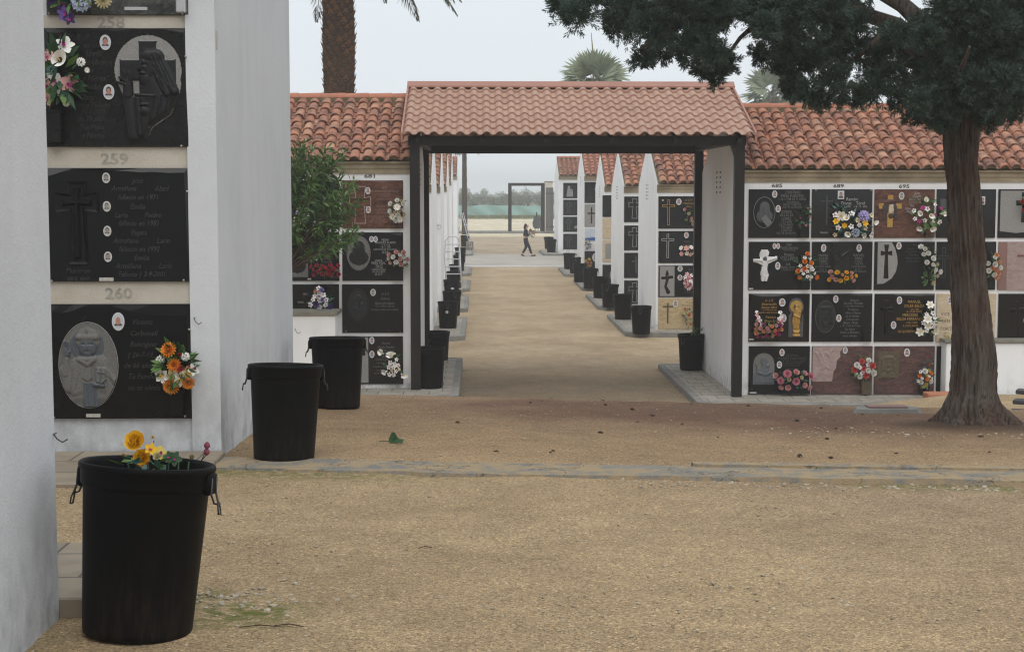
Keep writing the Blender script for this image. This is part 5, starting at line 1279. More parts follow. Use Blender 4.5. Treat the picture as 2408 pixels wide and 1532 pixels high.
# ------------------------------------------------------------------ shrub behind the low wall
def shrub():
    rng = np.random.default_rng(12); Y = 22.8; b = at(690, 700, Y); z0 = float(gz(b.x, Y)); t = thing('oleander_shrub', 'bushy oleander with long narrow leaves against the left porch block', 'shrub', (b.x, Y, z0))
    def Wp(u, v, dy): p = at(u, v, Y+dy); return Vector((p.x-b.x, p.y-Y, p.z-z0))
    st = MB(); P, D = [], []
    tips = [(700, 350), (712, 372), (735, 365), (722, 340), (752, 385), (770, 360), (776, 392), (795, 372), (745, 420), (702, 420), (790, 420), (812, 455), (775, 455), (833, 482), (730, 455), (700, 470), (818, 505), (752, 490), (790, 500), (715, 505), (826, 545), (782, 548), (742, 540), (806, 570), (760, 572), (700, 545), (725, 572), (715, 395), (690, 385), (670, 360), (660, 430), (672, 500), (820, 430)]
    for k, (u, v) in enumerate(tips):
        for r in range(2):
            e = Wp(u + rng.uniform(-9, 9), v + rng.uniform(-6, 12), rng.uniform(-.45, .35)); s = Wp(668, 640, 0); m = s.lerp(e, .55) + Vector((-.12, 0, -.06)); pts = [s, s.lerp(m, .5) + Vector((-.05, 0, -.05)), m, e]
            st.tube(pts, [.022, .017, .011, .004], 5)
            n = 50; tt = rng.uniform(.66, 1.05, n); A = np.array([list(m.lerp(e, max(0, (x-.5)*2)) if x > .5 else s.lerp(m, x*2)) for x in tt])
            d = (e - m).normalized(); dd = rng.normal(size=(n, 3)); dd /= np.linalg.norm(dd, axis=1)[:, None]
            P.append(A + dd*.012); D.append(dd*1.0 + np.array(list(d))*.45 + np.array([0, 0, .1]))
    P = np.concatenate(P); D = np.concatenate(D); n = len(P)
    V, Fq = blades(P, D, rng.uniform(.10, .19, n), rng.uniform(.024, .040, n), rng=rng, bend=.12)
    st.build('stems', 'twig', t, True); npmesh('foliage', V, Fq, 'oleander', t)
shrub()

# ------------------------------------------------------------------ small things on the ground
g = ground(925, 1040); lf = thing('fallen_sprig', 'green leafy sprig lying alone on the gravel', 'sprig', (g.x, g.y, g.z))
mb = MB(); mb.tube([(-.11, 0, .01), (-.035, 0, .012), (.014, 0, .02)], .003, 5); mb.build('stem', 'leafd', lf)
mb = MB(); V = [(0, 0, .02), (-.05, -.02, .05), (-.015, 0, .13), (.02, 0, .12), (.05, .01, .055), (.12, -.03, .04), (.10, -.05, .0), (.02, -.06, .012), (-.04, -.05, .008)]; V = [(x*.68, y*.68, z*.62) for x, y, z in V]; mb.add(V, [(0, 1, 2, 3), (0, 3, 4), (0, 4, 5, 6), (0, 6, 7), (0, 7, 8, 1)]); mb.build('leaf', 'leafd', lf)
p = ground(2083, 970); mp = thing('ground_plate', 'flat grey concrete base with an inset memorial plate, left of the tree foot', 'plate', (p.x, p.y, p.z))
mb = MB(); o = [(-.36, -.13), (.30, -.16), (.37, -.02), (.26, .18), (-.22, .2), (-.33, .04)]
mb.add([(x, y, .0) for x, y in o] + [(x*.9, y*.9, .055) for x, y in o], [(i, (i+1) % 6, 6+(i+1) % 6, 6+i) for i in range(6)] + [tuple(range(6, 12))]); mb.build('base', 'kerbstone', mp)
mb = MB(); mb.box((-.19, -.06, .055), (.21, .10, .072), 0, .004); mb.build('plate', 'rose_marble', mp)
p = ground(2428, 966); bn = thing('low_bench', 'low bench of dark grey boards at the right edge behind the tree', 'bench', (p.x + .72, p.y + .4, p.z - .14), None, R(-28))
for k in range(3): mb = MB(); mb.box((-.75, -.28 + .2*k, .03 + .09*k), (.75, -.12 + .2*k, .08 + .09*k), 0, .008); mb.build('board', 'steel_grey', bn)
for s in (-1, 1): mb = MB(); mb.box((s*.6-.04, -.25, -.25), (s*.6+.04, .25, .02), 0, .005); mb.build('leg', 'steel_grey', bn)
# loose stones
ico = [(0,0,1),(.89,0,.45),(.28,.85,.45),(-.72,.53,.45),(-.72,-.53,.45),(.28,-.85,.45),(.72,.53,-.45),(-.28,.85,-.45),(-.89,0,-.45),(-.28,-.85,-.45),(.72,-.53,-.45),(0,0,-1)]
icf = [(0,1,2),(0,2,3),(0,3,4),(0,4,5),(0,5,1),(1,6,2),(2,7,3),(3,8,4),(4,9,5),(5,10,1),(6,7,2),(7,8,3),(8,9,4),(9,10,5),(10,6,1),(11,7,6),(11,8,7),(11,9,8),(11,10,9),(11,6,10)]
def stones(name, n, area, size, m, seed):
    rn = np.random.default_rng(seed); I = np.array(ico); Ff = np.array(icf); xy = area(rn, n); V, Fq = [], []
    for k in range(len(xy)):
        x, y = xy[k]; s = size(rn); sc = np.array([s*rn.uniform(.8, 1.5), s*rn.uniform(.7, 1.1), s*rn.uniform(.4, .7)]); a = rn.uniform(0, 6.28)
        v = I*(1 + rn.normal(size=(12, 1))*.16)*sc; v = np.stack([v[:, 0]*math.cos(a) - v[:, 1]*math.sin(a), v[:, 0]*math.sin(a) + v[:, 1]*math.cos(a), v[:, 2]], 1)
        V.append(v + np.array([x, y, float(gz(x, y)) + s*.15])); Fq.append(Ff + 12*k)
    return struct(npmesh(name, np.concatenate(V), np.concatenate(Fq), m), 'stuff')
def areaA(rn, n):     # everywhere in the near field
    y = 4.2 + 14*rn.uniform(0, 1, n)**1.5; return np.stack([rn.uniform(-.36, .40, n)*y, y], 1)
stones('loose_gravel', 6500, areaA, lambda r: .003 + .007*r.random()**3, 'stone_white', 1)
PB = ground(560, 1412)
def areaB(rn, n): return np.stack([PB.x + rn.normal(size=n)*.20, PB.y + rn.normal(size=n)*.13], 1)
stones('pale_pebbles', 95, areaB, lambda r: .005 + .011*r.random(), 'stone_white', 2)
def areaC(rn, n): x = rn.uniform(.9, 4.2, n); return np.stack([x, strip_y(x) - .42 + rn.normal(size=n)*.09], 1)
stones('broken_edge_rubble', 360, areaC, lambda r: .004 + .013*r.random()**2, 'stone_white', 3)
def areaD(rn, n): return np.stack([TREE.x + rn.normal(size=n)*1.0, TREE.y - .75 + rn.normal(size=n)*.22], 1)
stones('white_chips', 240, areaD, lambda r: .006 + .012*r.random()**2, 'stone_white', 4)
def areaE(rn, n): y = rn.uniform(10.5, 16.5, n); return np.stack([rn.uniform(-.05, .36, n)*y, y], 1)
stones('fallen_cones', 34, areaE, lambda r: .012 + .012*r.random(), 'twig', 5)
for k, (u, v, a, L) in enumerate(((612, 1477, .05, .16), (680, 1475, -.08, .12), (2060, 1108, .5, .16), (1000, 1290, .3, .07))):
    g = ground(u, v); mb = MB(); mb.tube([(-L*.5, 0, .006), (0, .01, .011), (L*.5, -.006, .006)], [.0015, .0026, .0015], 5); o = mb.build('twig', 'twig', None, True, (g.x, g.y, g.z)); o.rotation_euler[2] = a
    tag(o, ['thin brown twig right of the nearest bin, left one of two', 'thin brown twig right of the nearest bin, right one of two', 'short dark twig just beyond the concrete strip on the right', 'tiny twig on the open gravel before the strip'][k], 'twig')
# ------------------------------------------------------------------ plaques
def PQ(label, u0, u1, v0, v1, Y, m, top=None):
    um, vm = (u0+u1)/2, (v0+v1)/2
    return Plaque(label, at(u0, vm, Y).x, at(u1, vm, Y).x, at(um, v1, Y).z, at(um, v0, Y).z, Y, m, top)
def BQ(label, u, v, w, h, Y, fl, leaf='leafg', nl=40, seed=1, shape='round', L=None):
    p = at(u, v, Y - .05); k = Y / F
    return bouquet(label, p.x, p.z, Y - FD, w*k, h*k, fl, leaf, nl, seed, shape, 'artificial flower bouquets', L)
WAVE1 = [(0, .05), (.10, .062), (.18, .045), (.28, .012), (.45, .010), (.58, .05), (.72, .078), (.86, .08), (1, .08)]
WAVE2 = [(0, .055), (.20, .012), (.5, .018), (.68, .03), (.75, .026), (.86, .034), (1, .032)]
WAVE3 = [(0, .03), (.1, .035), (.25, .015), (.38, .008), (.5, .022), (.6, .01), (.7, .006), (.85, .012), (1, .03)]
ARCH = [(0, .055), (.2, .02), (.4, .004), (.6, .004), (.8, .02), (1, .055)]
SIDE = [(0, .01), (.2, .045), (.45, .045), (.7, .012), (1, .006)]
BUST = [('e', .5, .62, .42, .34, .010, 1), ('c', .5, .45, .5, .62, .13, .16, .013, 1), ('e', .5, .33, .26, .30, .013, 1), ('e', .5, .36, .16, .20, .019, 1), ('c', .32, .3, .26, .58, .07, .06, .015, 1), ('c', .68, .3, .74, .58, .07, .06, .015, 1), ('e', .5, .48, .09, .10, .021, 1), ('c', .5, .33, .5, .41, .02, .035, .025, 1), ('g', .42, .335, .46, .335, .03, .006), ('g', .54, .335, .58, .335, .03, .006), ('g', .5, .7, .5, .9, .03, .004), ('g', .38, .7, .30, .9, .03, .004), ('g', .62, .7, .70, .9, .03, .004)]
MOTHER = [('e', .5, .72, .40, .36, .010, 1), ('e', .52, .28, .15, .18, .016, 1), ('c', .40, .3, .34, .62, .12, .2, .012, 1), ('e', .66, .48, .12, .13, .017, 1), ('c', .62, .60, .40, .72, .12, .12, .015, 1), ('c', .3, .58, .62, .70, .06, .05, .018, 1), ('g', .3, .8, .5, .95, .03, .004), ('g', .6, .78, .7, .95, .03, .004)]
FACE = [('e', .5, .5, .36, .42, .012, 1), ('c', .22, .3, .18, .7, .1, .08, .014, 1), ('c', .78, .3, .82, .7, .1, .08, .014, 1), ('c', .3, .22, .7, .22, .10, .10, .016, 1), ('e', .5, .74, .15, .16, .017, 1), ('c', .5, .42, .5, .56, .03, .05, .02, 1), ('g', .34, .45, .44, .45, .05, .007), ('g', .56, .45, .66, .45, .05, .007), ('g', .42, .66, .58, .66, .03, .005)]
DOVE = [('e', .5, .55, .14, .10, .012, 1, 30), ('c', .45, .5, .12, .18, .12, .05, .010, 1), ('c', .5, .45, .30, .10, .10, .04, .011, 1), ('c', .56, .58, .86, .72, .06, .03, .011, 1), ('c', .45, .62, .15, .88, .10, .13, .010, 1), ('g', .42, .6, .2, .84, .02, .004), ('g', .38, .45, .16, .25, .02, .004), ('c', .62, .2, .72, .30, .07, .03, .01, 1), ('c', .8, .1, .74, .4, .03, .02, .009, 1), ('c', .82, .18, .95, .08, .04, .03, .009, 1)]

YN = 10.5
# -- the near block, top to bottom
q = PQ('grey veined plaque cut by the top of the photo, metal bar vase at its right', 109, 444, -215, 37, YN, 'green_granite')
mb = MB(); mb.box((q.X(.92), -FD-.06, q.Z(1.0)+.012), (q.X(.985), -FD, q.Z(.55)), 0, .006); mb.build('metal_vase', 'alu', q.t)
mb = MB(); mb.box((q.X(.55), -FD-.006, q.Z(.955)), (q.X(.71), -FD, q.Z(.925))); mb.build('name_strip', 'alu', q.t); q.bolts(((.02, .99), (.955, .99)))
q = PQ('speckled dark plaque 258 with a black carved cross and long-haired bearded figure', 108, 445, 67, 346, YN, 'grey_granite', WAVE3)
tear = [(.5 + .495*math.cos(w_), .335 + .33*math.sin(w_)) for w_ in np.linspace(math.pi*.90, 2.08*math.pi, 28)] + [(.985, .47), (.96, .57), (.82, .755), (.56, .868), (.465, .988), (.195, .988), (.13, .58), (.05, .46)]
q.relief(.722, .503, .475, .90, tear, [
    ('p', [(.36, .06), (.64, .06), (.62, .085), (.62, .238), (.86, .238), (.905, .225), (.905, .445), (.86, .43), (.62, .43), (.62, .56), (.37, .56), (.37, .43), (.12, .43), (.085, .445), (.085, .225), (.12, .238), (.37, .238), (.37, .085)], .012, 1, .015),
    ('p', [(.30, .545), (.14, .52), (.13, .60), (.20, .985), (.455, .985), (.545, .86), (.81, .745), (.955, .565), (.93, .49), (.80, .45), (.60, .54)], .022, 1, .08),
    ('c', .50, .42, .54, .56, .13, .17, .026, 1), ('e', .50, .305, .125, .20, .036, 1, 8), ('c', .44, .255, .46, .30, .05, .06, .038, 1),
    ('c', .58, .215, .72, .37, .13, .13, .034, 1), ('c', .72, .36, .88, .53, .12, .07, .032, 1), ('c', .50, .20, .62, .21, .10, .12, .038, 1), ('c', .68, .40, .78, .56, .08, .05, .034, 1),
    ('c', .40, .275, .385, .325, .018, .028, .042, 1), ('e', .46, .415, .085, .105, .038, 1), ('c', .41, .36, .46, .365, .028, .022, .041, 1), ('c', .41, .39, .45, .39, .02, .018, .042, 1),
    ('c', .20, .57, .21, .46, .075, .07, .036, 1), ('c', .19, .44, .08, .40, .022, .014, .038, 1), ('c', .18, .47, .06, .445, .022, .014, .038, 1), ('c', .21, .44, .15, .345, .020, .013, .038, 1), ('c', .24, .44, .22, .35, .020, .013, .038, 1), ('c', .20, .60, .27, .95, .085, .08, .030, 1),
    ('e', .44, .715, .085, .085, .034, 1), ('c', .40, .655, .49, .655, .03, .03, .036, 1), ('c', .33, .565, .60, .575, .022, .022, .030, 1),
    ('g', .425, .285, .475, .285, .03, .010), ('g', .41, .378, .46, .38, .016, .009), ('g', .57, .20, .70, .42, .016, .008), ('g', .62, .19, .80, .46, .016, .008), ('g', .66, .20, .88, .50, .016, .008), ('g', .60, .30, .72, .50, .016, .008), ('g', .60, .58, .50, .86, .02, .009), ('g', .72, .55, .62, .80, .02, .009), ('g', .84, .55, .74, .74, .02, .009), ('g', .30, .60, .33, .97, .02, .011), ('g', .38, .60, .40, .96, .018, .009)],
    ['pale_panel', 'dark_carve'], 110)
q.portrait(.430, .122, .078, .128).portrait(.446, .537, .078, .128)
q.text([(.24, .075, .045, 'D . E . P'), (.30, .145, .045, 'es'), (.35, .21, .045, 'Lopez'), (.375, .285, .045, 'de 66 años'), (.325, .352, .045, 'sa'), (.345, .42, .045, 'y Nietos'), (.33, .49, .045, 'olvidan'), (.29, .58, .045, 'Clara'), (.31, .645, .045, 'Alonso Toledo'), (.335, .70, .040, '31-1-2003'), (.325, .76, .045, 'de 79 años'), (.325, .83, .045, 'Tus Hijos'), (.33, .90, .045, 'y Nietos')], 'dim_near', .3, .86)
q.vase(.07, .83, .115, .27, 'grey_granite', .09).bolts(((.985, .24), (.945, .99)))
q = PQ('black polished plaque 259 with a sunken cross and four small oval portraits', 110, 447, 395, 662, YN, 'black', WAVE2)
q.cross(.222, .12, .845, .30, .148, .058, 'black_matt', 'recess', .012, name='recessed_cross')
q.cross(.222, .165, .80, .30, .105, .021, 'black_matt', 'bevel', .006)
mb = MB()
for (ax, ay, bx, by, d) in ((.165, .857, .285, .857, .016), ): mb.add([(q.X(ax), -FD-.012, q.Z(ay)), (q.X(bx), -FD-.012, q.Z(by)), (q.X(bx)-.012, -FD-.034, q.Z(by)+.012), (q.X(ax)+.012, -FD-.034, q.Z(ay)+.012)], [(0, 1, 2, 3)])
mb.build('cross_foot', 'grey_granite', q.t)
for y in (.087, .336, .552, .778): q.portrait(.43, y, .055, .092, 'grey')
q.text([(.645, .109, .047, 'Jose'), (.55, .177, .047, 'Armiñana'), (.815, .177, .047, 'Abad'), (.65, .253, .047, 'fallecio en 1971'), (.645, .336, .047, 'Emilia'), (.53, .41, .047, 'Lario'), (.75, .41, .047, 'Peidro'), (.65, .482, .047, 'fallecio en 1981'), (.65, .564, .047, 'Pepita'), (.555, .635, .047, 'Armiñana'), (.82, .635, .047, 'Lario'), (.65, .708, .047, 'fallecio en 1992'), (.665, .786, .047, 'Emilia'), (.57, .857, .047, 'Armiñana'), (.83, .857, .047, 'Lario'), (.665, .93, .045, 'Fallecio † 3-9-2001'), (.22, .897, .047, 'Murieron'), (.22, .962, .045, 'para vivir')], 'dim_near', .3, .84)
q.tagplate(.415, .976).bolts(((.035, .99), (.955, .985), (.99, .205)))
q = PQ('dark plaque 260 with an oval relief of a haloed figure holding a book', 117, 452, 714, 983, YN, 'charcoal', WAVE1)
q.relief(.279, .53, .415, .745, 'oval', [
    ('e', .485, .265, .285, .285, .004, 1), ('p', [(.10, .62), (.30, .44), (.45, .40), (.62, .41), (.86, .50), (.98, .66), (.9, .95), (.2, .95)], .014, 0, .10),
    ('c', .18, .74, .10, .55, .12, .08, .022, 0), ('c', .12, .60, .14, .42, .075, .05, .028, 0), ('e', .14, .34, .05, .075, .028, 1), ('c', .12, .31, .11, .22, .018, .014, .026, 1), ('c', .16, .31, .16, .23, .018, .014, .026, 1), ('c', .15, .38, .20, .34, .018, .014, .028, 1), ('c', .13, .38, .17, .375, .035, .03, .028, 1),
    ('c', .32, .50, .30, .78, .14, .13, .022, 0), ('c', .70, .48, .78, .74, .14, .15, .022, 0), ('c', .78, .54, .96, .70, .06, .05, .026, 0), ('c', .88, .70, .86, .95, .07, .08, .022, 0),
    ('p', [(.37, .68), (.64, .68), (.70, 1.0), (.40, 1.0)], .017, 1, .03), ('g', .46, .72, .5, .98, .018, .005), ('g', .56, .72, .6, .98, .018, .005),
    ('p', [(.37, .47), (.58, .47), (.62, .66), (.50, .72), (.34, .66)], .022, 0, .05),
    ('e', .50, .20, .20, .20, .026, 0), ('e', .50, .265, .155, .20, .032, 1), ('c', .36, .17, .64, .17, .065, .065, .034, 0), ('c', .5, .10, .49, .065, .03, .012, .03, 0), ('c', .36, .43, .62, .43, .06, .06, .030, 0), ('c', .37, .43, .5, .49, .055, .05, .032, 0), ('c', .62, .42, .5, .49, .055, .05, .032, 0), ('c', .5, .26, .5, .30, .02, .03, .038, 1),
    ('p', [(.64, .50), (.82, .52), (.80, .72), (.62, .70)], .036, 0, .02), ('c', .73, .53, .715, .69, .016, .016, .043, 1), ('c', .67, .575, .785, .585, .016, .016, .043, 1), ('c', .62, .72, .76, .735, .045, .04, .040, 1), ('c', .70, .72, .80, .66, .02, .016, .042, 1),
    ('g', .41, .25, .46, .25, .02, .008), ('g', .54, .25, .59, .25, .02, .008), ('g', .45, .335, .55, .335, .016, .006), ('g', .24, .56, .20, .82, .02, .006), ('g', .36, .60, .28, .80, .02, .006), ('g', .84, .58, .92, .74, .02, .006)],
    ['saint', 'saint_dark'], 100).ring(.279, .53, .42, .755, 'silver', .022)
q.portrait(.495, .150, .088, .158, 'color', False, False)
q.text([(.665, .152, .046, 'Vicente'), (.675, .25, .046, 'Carbonell'), (.672, .345, .046, 'Belenguer'), (.645, .437, .044, '† 26-7-19'), (.635, .53, .046, 'de 66 años'), (.655, .625, .046, 'Tu Familia'), (.665, .725, .046, 'no te olvida')], 'dim_near', .3, .9)
q.vase(.905, .85, .095, .22, 'charcoal', .08, .15).tagplate(.305, .968).bolts(((.03, .985), (.95, .975), (.99, .22)))

# -- right block: four rows by five columns
UC = [(1760, 1903), (1908, 2050), (2055, 2196), (2201, 2340), (2346, 2488)]; VR = [(445, 559), (568, 681), (690, 803), (813, 926)]; YR = 24.4
def RP(c, r, label, m, top=None): return PQ(label, UC[c][0], UC[c][1], VR[r][0], VR[r][1], YR, m, top)
q = RP(0, 0, 'charcoal plaque under number 685 with an engraved oval bust and two portraits', 'charcoal')
q.ring(.255, .475, .355, .64, 'silver', .03).relief(.255, .475, .32, .60, 'oval', [(s[0],) + s[1:] for s in BUST], ['charcoal', 'grey_panel'], 40)
q.panel([(.20, .60), (.27, .53), (.38, .68), (.30, .78)], 'dim', .03, 'robe_engraving')
q.portrait(.42, .10, .085, .15).portrait(.48, .40, .085, .15)
q.text([(.72, .06, .06, 'CRISTINO'), (.71, .135, .06, 'PEÑA FUENTES'), (.71, .20, .045, '+ 28-4-1988 DE 71 AÑOS'), (.72, .265, .045, 'TU ESPOSA'), (.71, .315, .045, 'HIJOS Y NIETOS'), (.71, .37, .045, 'NO TE OLVIDAN'), (.62, .46, .058, 'JOSEFA'), (.62, .53, .058, 'VILLALTA'), (.62, .605, .058, 'LOPEZ'), (.62, .67, .045, '+ 9-2-2000'), (.62, .73, .045, 'DE 79 AÑOS'), (.62, .785, .045, 'TUS HIJOS'), (.62, .84, .045, 'Y NIETOS'), (.62, .90, .045, 'NO TE OLVIDAN')], 'dim', 0, .82)
q.vase(.90, .87, .13, .24)
BQ('small pink and purple sprig bouquet below number 685', 1884, 507, 40, 55, YR, [('tulip', 'pink', 4, .035), ('tulip', 'hotpink', 3, .03)], 'leafd', 34, 3, 'round', .11)
q = RP(1, 0, 'black plaque under number 689 with a thin engraved cross and a square photo', 'black')
q.cross(.245, .12, .74, .24, .10, .012, 'dimmer').portrait(.475, .115, .105, .17, 'color', True)
q.text([(.66, .20, .065, 'Ramón'), (.57, .285, .065, 'Donat'), (.80, .285, .065, 'Terol'), (.68, .355, .035, '* 8 - 3 - 1932     + 8 - 10 - 2002'), (.21, .885, .04, 'Siempre')], 'silver', 0, .9).bolts(((.06, .02), (.97, .02)), .012)
BQ('big white, lilac and yellow bouquet spilling over the plaque under number 689', 2004, 527, 96, 66, YR, [('calla', 'white', 4, .055), ('cluster', 'lilac', 1, .085), ('orchid', 'white', 6, .045), ('cluster', 'paleblue', 1, .06), ('orchid', 'cream', 5, .04), ('lily', 'yellow', 3, .05)], 'leafb', 46, 4, 'wide', .14)
BQ('single white lily standing above the lilac bouquet under number 689', 1974, 494, 26, 34, YR, [('lily', 'white', 1, .085)], 'leafb', 10, 5, 'round', .10)
q = RP(2, 0, 'brown marble plaque under number 695 with a gilt cross behind a bowed head', 'brown_granite')
q.cross(.26, .12, .78, .345, .19, .045, 'gold').relief(.255, .42, .28, .50, 'rect', [('e', .5, .35, .40, .42, .012, 1), ('c', .2, .4, .16, .9, .16, .08, .014, 1), ('c', .8, .4, .84, .85, .14, .08, .014, 1), ('p', [(.36, .25), (.74, .22), (.78, .55), (.58, .75), (.34, .6)], .020, 2, .12), ('e', .56, .74, .15, .18, .022, 1), ('c', .2, .18, .8, .14, .09, .09, .024, 3)], ['brown_granite', 'hair_photo', 'cream_stone', 'brown_granite'], 40)
q.portrait(.445, .135, .09, .16, 'grey')
q.text([(.70, .075, .055, 'Juan'), (.70, .14, .055, 'Gandia'), (.69, .20, .05, 'De la Torre'), (.67, .265, .045, '+ 1-1-2003'), (.62, .33, .05, 'Tus'), (.58, .395, .05, 'Hijos y'), (.60, .455, .05, 'Nietos')], 'silver', .3, .85).vase(.92, .87, .14, .24, 'brown_granite')
BQ('white and plum calla bouquet with pale green leaves under number 695', 2178, 505, 82, 80, YR, [('calla', 'white', 6, .05), ('orchid', 'white', 7, .038), ('orchid', 'magenta', 4, .035)], 'leafg', 50, 6, 'round', .15)
q = RP(3, 0, 'black plaque mostly behind the tree trunk with a square photo at its right', 'black')
q.portrait(.77, .23, .085, .17, 'color', True).panel([(.06, .20), (.16, .20), (.16, .40), (.06, .40)], 'grey_panel', .004, 'panel')
q = RP(4, 0, 'dark plaque at the right edge, black cross in a pale half disc', 'charcoal')
q.panel([(.03, .03), (.98, .03), (.97, .30), (.90, .55), (.78, .74), (.6, .86), (.3, .90), (.03, .86)], 'pale_panel', .004, 'half_disc').cross(.42, .06, .68, .28, .13, .035, 'black', 'solid', .006)
BQ('small bright red flower bunch at the right edge of the top row', 2410, 482, 30, 36, YR, [('rose', 'red', 5, .045), ('rose', 'hotpink', 2, .04)], 'leafg', 20, 7)
q = RP(0, 1, 'black plaque with a white stone crucifix figure and a round double portrait', 'charcoal')
q.relief(.27, .49, .42, .70, 'rect' if False else [(.34, .02), (.58, .02), (.66, .10), (.62, .24), (.96, .22), (.97, .34), (.62, .46), (.58, .62), (.66, .78), (.58, .98), (.34, .98), (.30, .72), (.36, .50), (.22, .44), (.02, .40), (.02, .29), (.28, .30), (.25, .15)], [
    ('e', .47, .14, .17, .19, .014, 0), ('c', .05, .34, .95, .28, .07, .07, .012, 0), ('c', .10, .34, .42, .36, .035, .05, .020, 0), ('c', .88, .29, .54, .36, .035, .05, .020, 0), ('e', .47, .30, .08, .10, .026, 1), ('c', .47, .40, .46, .60, .10, .09, .022, 0), ('c', .46, .66, .46, .80, .15, .11, .024, 0), ('c', .41, .82, .40, .97, .06, .05, .020, 0), ('c', .52, .82, .53, .97, .06, .05, .020, 0), ('g', .46, .42, .46, .58, .02, .004), ('g', .4, .72, .55, .78, .02, .005)], ['ceramic', 'grey_panel'], 48, 'crucifix')
q.portrait(.415, .09, .06, .12).portrait(.475, .09, .06, .12).portrait(.475, .50, .085, .16)
q.text([(.655, .05, .065, 'José'), (.66, .12, .065, 'Pardo Serrano'), (.66, .175, .03, '+ 2-5-1991 de 60 años'), (.655, .26, .065, 'Amparo'), (.66, .325, .065, 'Ortiz Calabuig'), (.66, .38, .03, '+ 23-6-2001 de 75 años'), (.645, .46, .06, 'Loli'), (.645, .53, .06, 'Pardo Ortiz'), (.645, .585, .03, '+ 4-3-1984 de 20 años')], 'dim', 0, .68).vase(.93, .90, .13, .17).tagplate(.04, .975, .07)
BQ('pointed orange rose and white bouquet between the crucifix plaque and the dove plaque', 1893, 628, 56, 64, YR, [('rose', 'orange', 7, .042), ('orchid', 'white', 12, .03)], 'leafd', 44, 8, 'tri', .11)
q = RP(1, 1, 'dark plaque with a dove carved on a grey chalice shape between two portraits', 'charcoal')
q.panel([(.33, .0), (.66, .0), (.64, .10), (.68, .16), (.62, .34), (.62, .66), (.37, .66), (.38, .34), (.31, .16), (.35, .10)], 'grey_granite', .004, 'chalice_panel')
q.relief(.50, .27, .30, .36, [(.02, .25), (.4, .5), (.9, .2), (.95, .3), (.7, .62), (.6, .9), (.45, .8), (.2, .85), (.2, .7), (.35, .6)], [('c', .05, .3, .5, .6, .05, .12, .008, 0), ('c', .92, .25, .5, .65, .05, .12, .010, 0), ('c', .6, .85, .5, .6, .06, .1, .008, 0)], ['black'], 30, 'dove')
q.portrait(.19, .13, .085, .16).portrait(.775, .13, .085, .16)
q.text([(.19, .28, .055, 'MARIA'), (.19, .345, .055, 'SOLER'), (.19, .41, .055, 'FERRI'), (.19, .465, .03, '+ 20-3-1990'), (.19, .515, .035, 'A LOS 81 AÑOS'), (.19, .57, .04, 'D. E. P.'), (.19, .62, .035, 'HASTA PRONTO'), (.775, .28, .055, 'RAFAEL'), (.775, .345, .055, 'MIRA'), (.775, .41, .055, 'COLL'), (.775, .465, .03, '+ 10-8-1995'), (.775, .515, .035, 'A LOS 84 AÑOS'), (.775, .57, .04, 'D. E. P.'), (.775, .62, .035, 'HASTA PRONTO')], 'dim', 0, .88).vase(.50, .89, .42, .17)
BQ('low row of yellow and pink roses on the dove plaque', 1979, 649, 68, 22, YR, [('rose', 'yellow', 6, .038), ('rose', 'palepink', 5, .038), ('rose', 'peach', 2, .034)], 'leafg', 46, 9, 'wide', .09)
q = RP(2, 1, 'charcoal plaque with a flared black cross on a pale half disc, white roses beside it', 'charcoal')
q.panel([(.05, .01), (.28, .01), (.34, .14), (.375, .30), (.385, .45), (.36, .62), (.29, .76), (.16, .87), (.05, .875)], 'pale_panel', .004, 'half_disc').cross(.195, .06, .76, .235, .095, .024, 'black', 'solid', .016)
q.portrait(.40, .085, .085, .15).text([(.68, .07, .05, 'Paco'), (.68, .14, .045, 'Sanchis Climent'), (.68, .205, .035, '+ 2-12-1991 de 80 años'), (.66, .27, .045, 'Tus Hijos'), (.63, .335, .045, 'hijas y nietos'), (.65, .40, .045, 'no te olvidan')], 'dimmer', .3, .85)
BQ('tall bouquet of big white roses by the half disc cross plaque', 2184, 612, 56, 74, YR, [('rose', 'white', 9, .042), ('rose', 'cream', 2, .03)], 'leafd', 40, 10, 'spray', .10)
BQ('pale green rose and leaves hanging under the white roses', 2181, 655, 34, 32, YR, [('rose', 'cream', 1, .035)], 'leafg', 30, 11, 'round', .10)
q = RP(3, 1, 'dark plaque behind the tree trunk with a trefoil cross at its left', 'charcoal')
q.cross(.12, .12, .75, .32, .075, .02, 'grey_panel', 'outline', .012).panel([(.84, .02), (.98, .02), (.98, .98), (.9, .98), (.9, .3)], 'grey_granite', .004)
BQ('peach and white rose bouquet just right of the tree trunk', 2333, 625, 34, 62, YR, [('rose', 'white', 6, .042), ('rose', 'peach', 6, .042)], 'leafg', 30, 12, 'round', .10)
q = RP(4, 1, 'pink marble plaque at the right edge with a slim curved cross', 'rose_marble')
q.panel([(.14, .0), (.92, .0), (.92, 1.0), (.14, 1.0)], 'pink_marble', .004).cross(.52, .10, .82, .28, .21, .022, 'rose_marble', 'bevel', .0)
q = RP(0, 2, 'black plaque with a gilt Virgin statue in a grey niche and gold script', 'black', SIDE)
q.panel([(.655, .90), (.655, .45), (.69, .40), (.655, .34), (.65, .26), (.67, .17), (.71, .11), (.775, .085), (.84, .11), (.88, .17), (.90, .26), (.895, .34), (.86, .40), (.895, .45), (.895, .90)], 'grey_panel', .003, 'niche_panel')
mb = MB(); n = 40; X, Z, rr = q.X(.775), q.Z(.265), .108*q.w
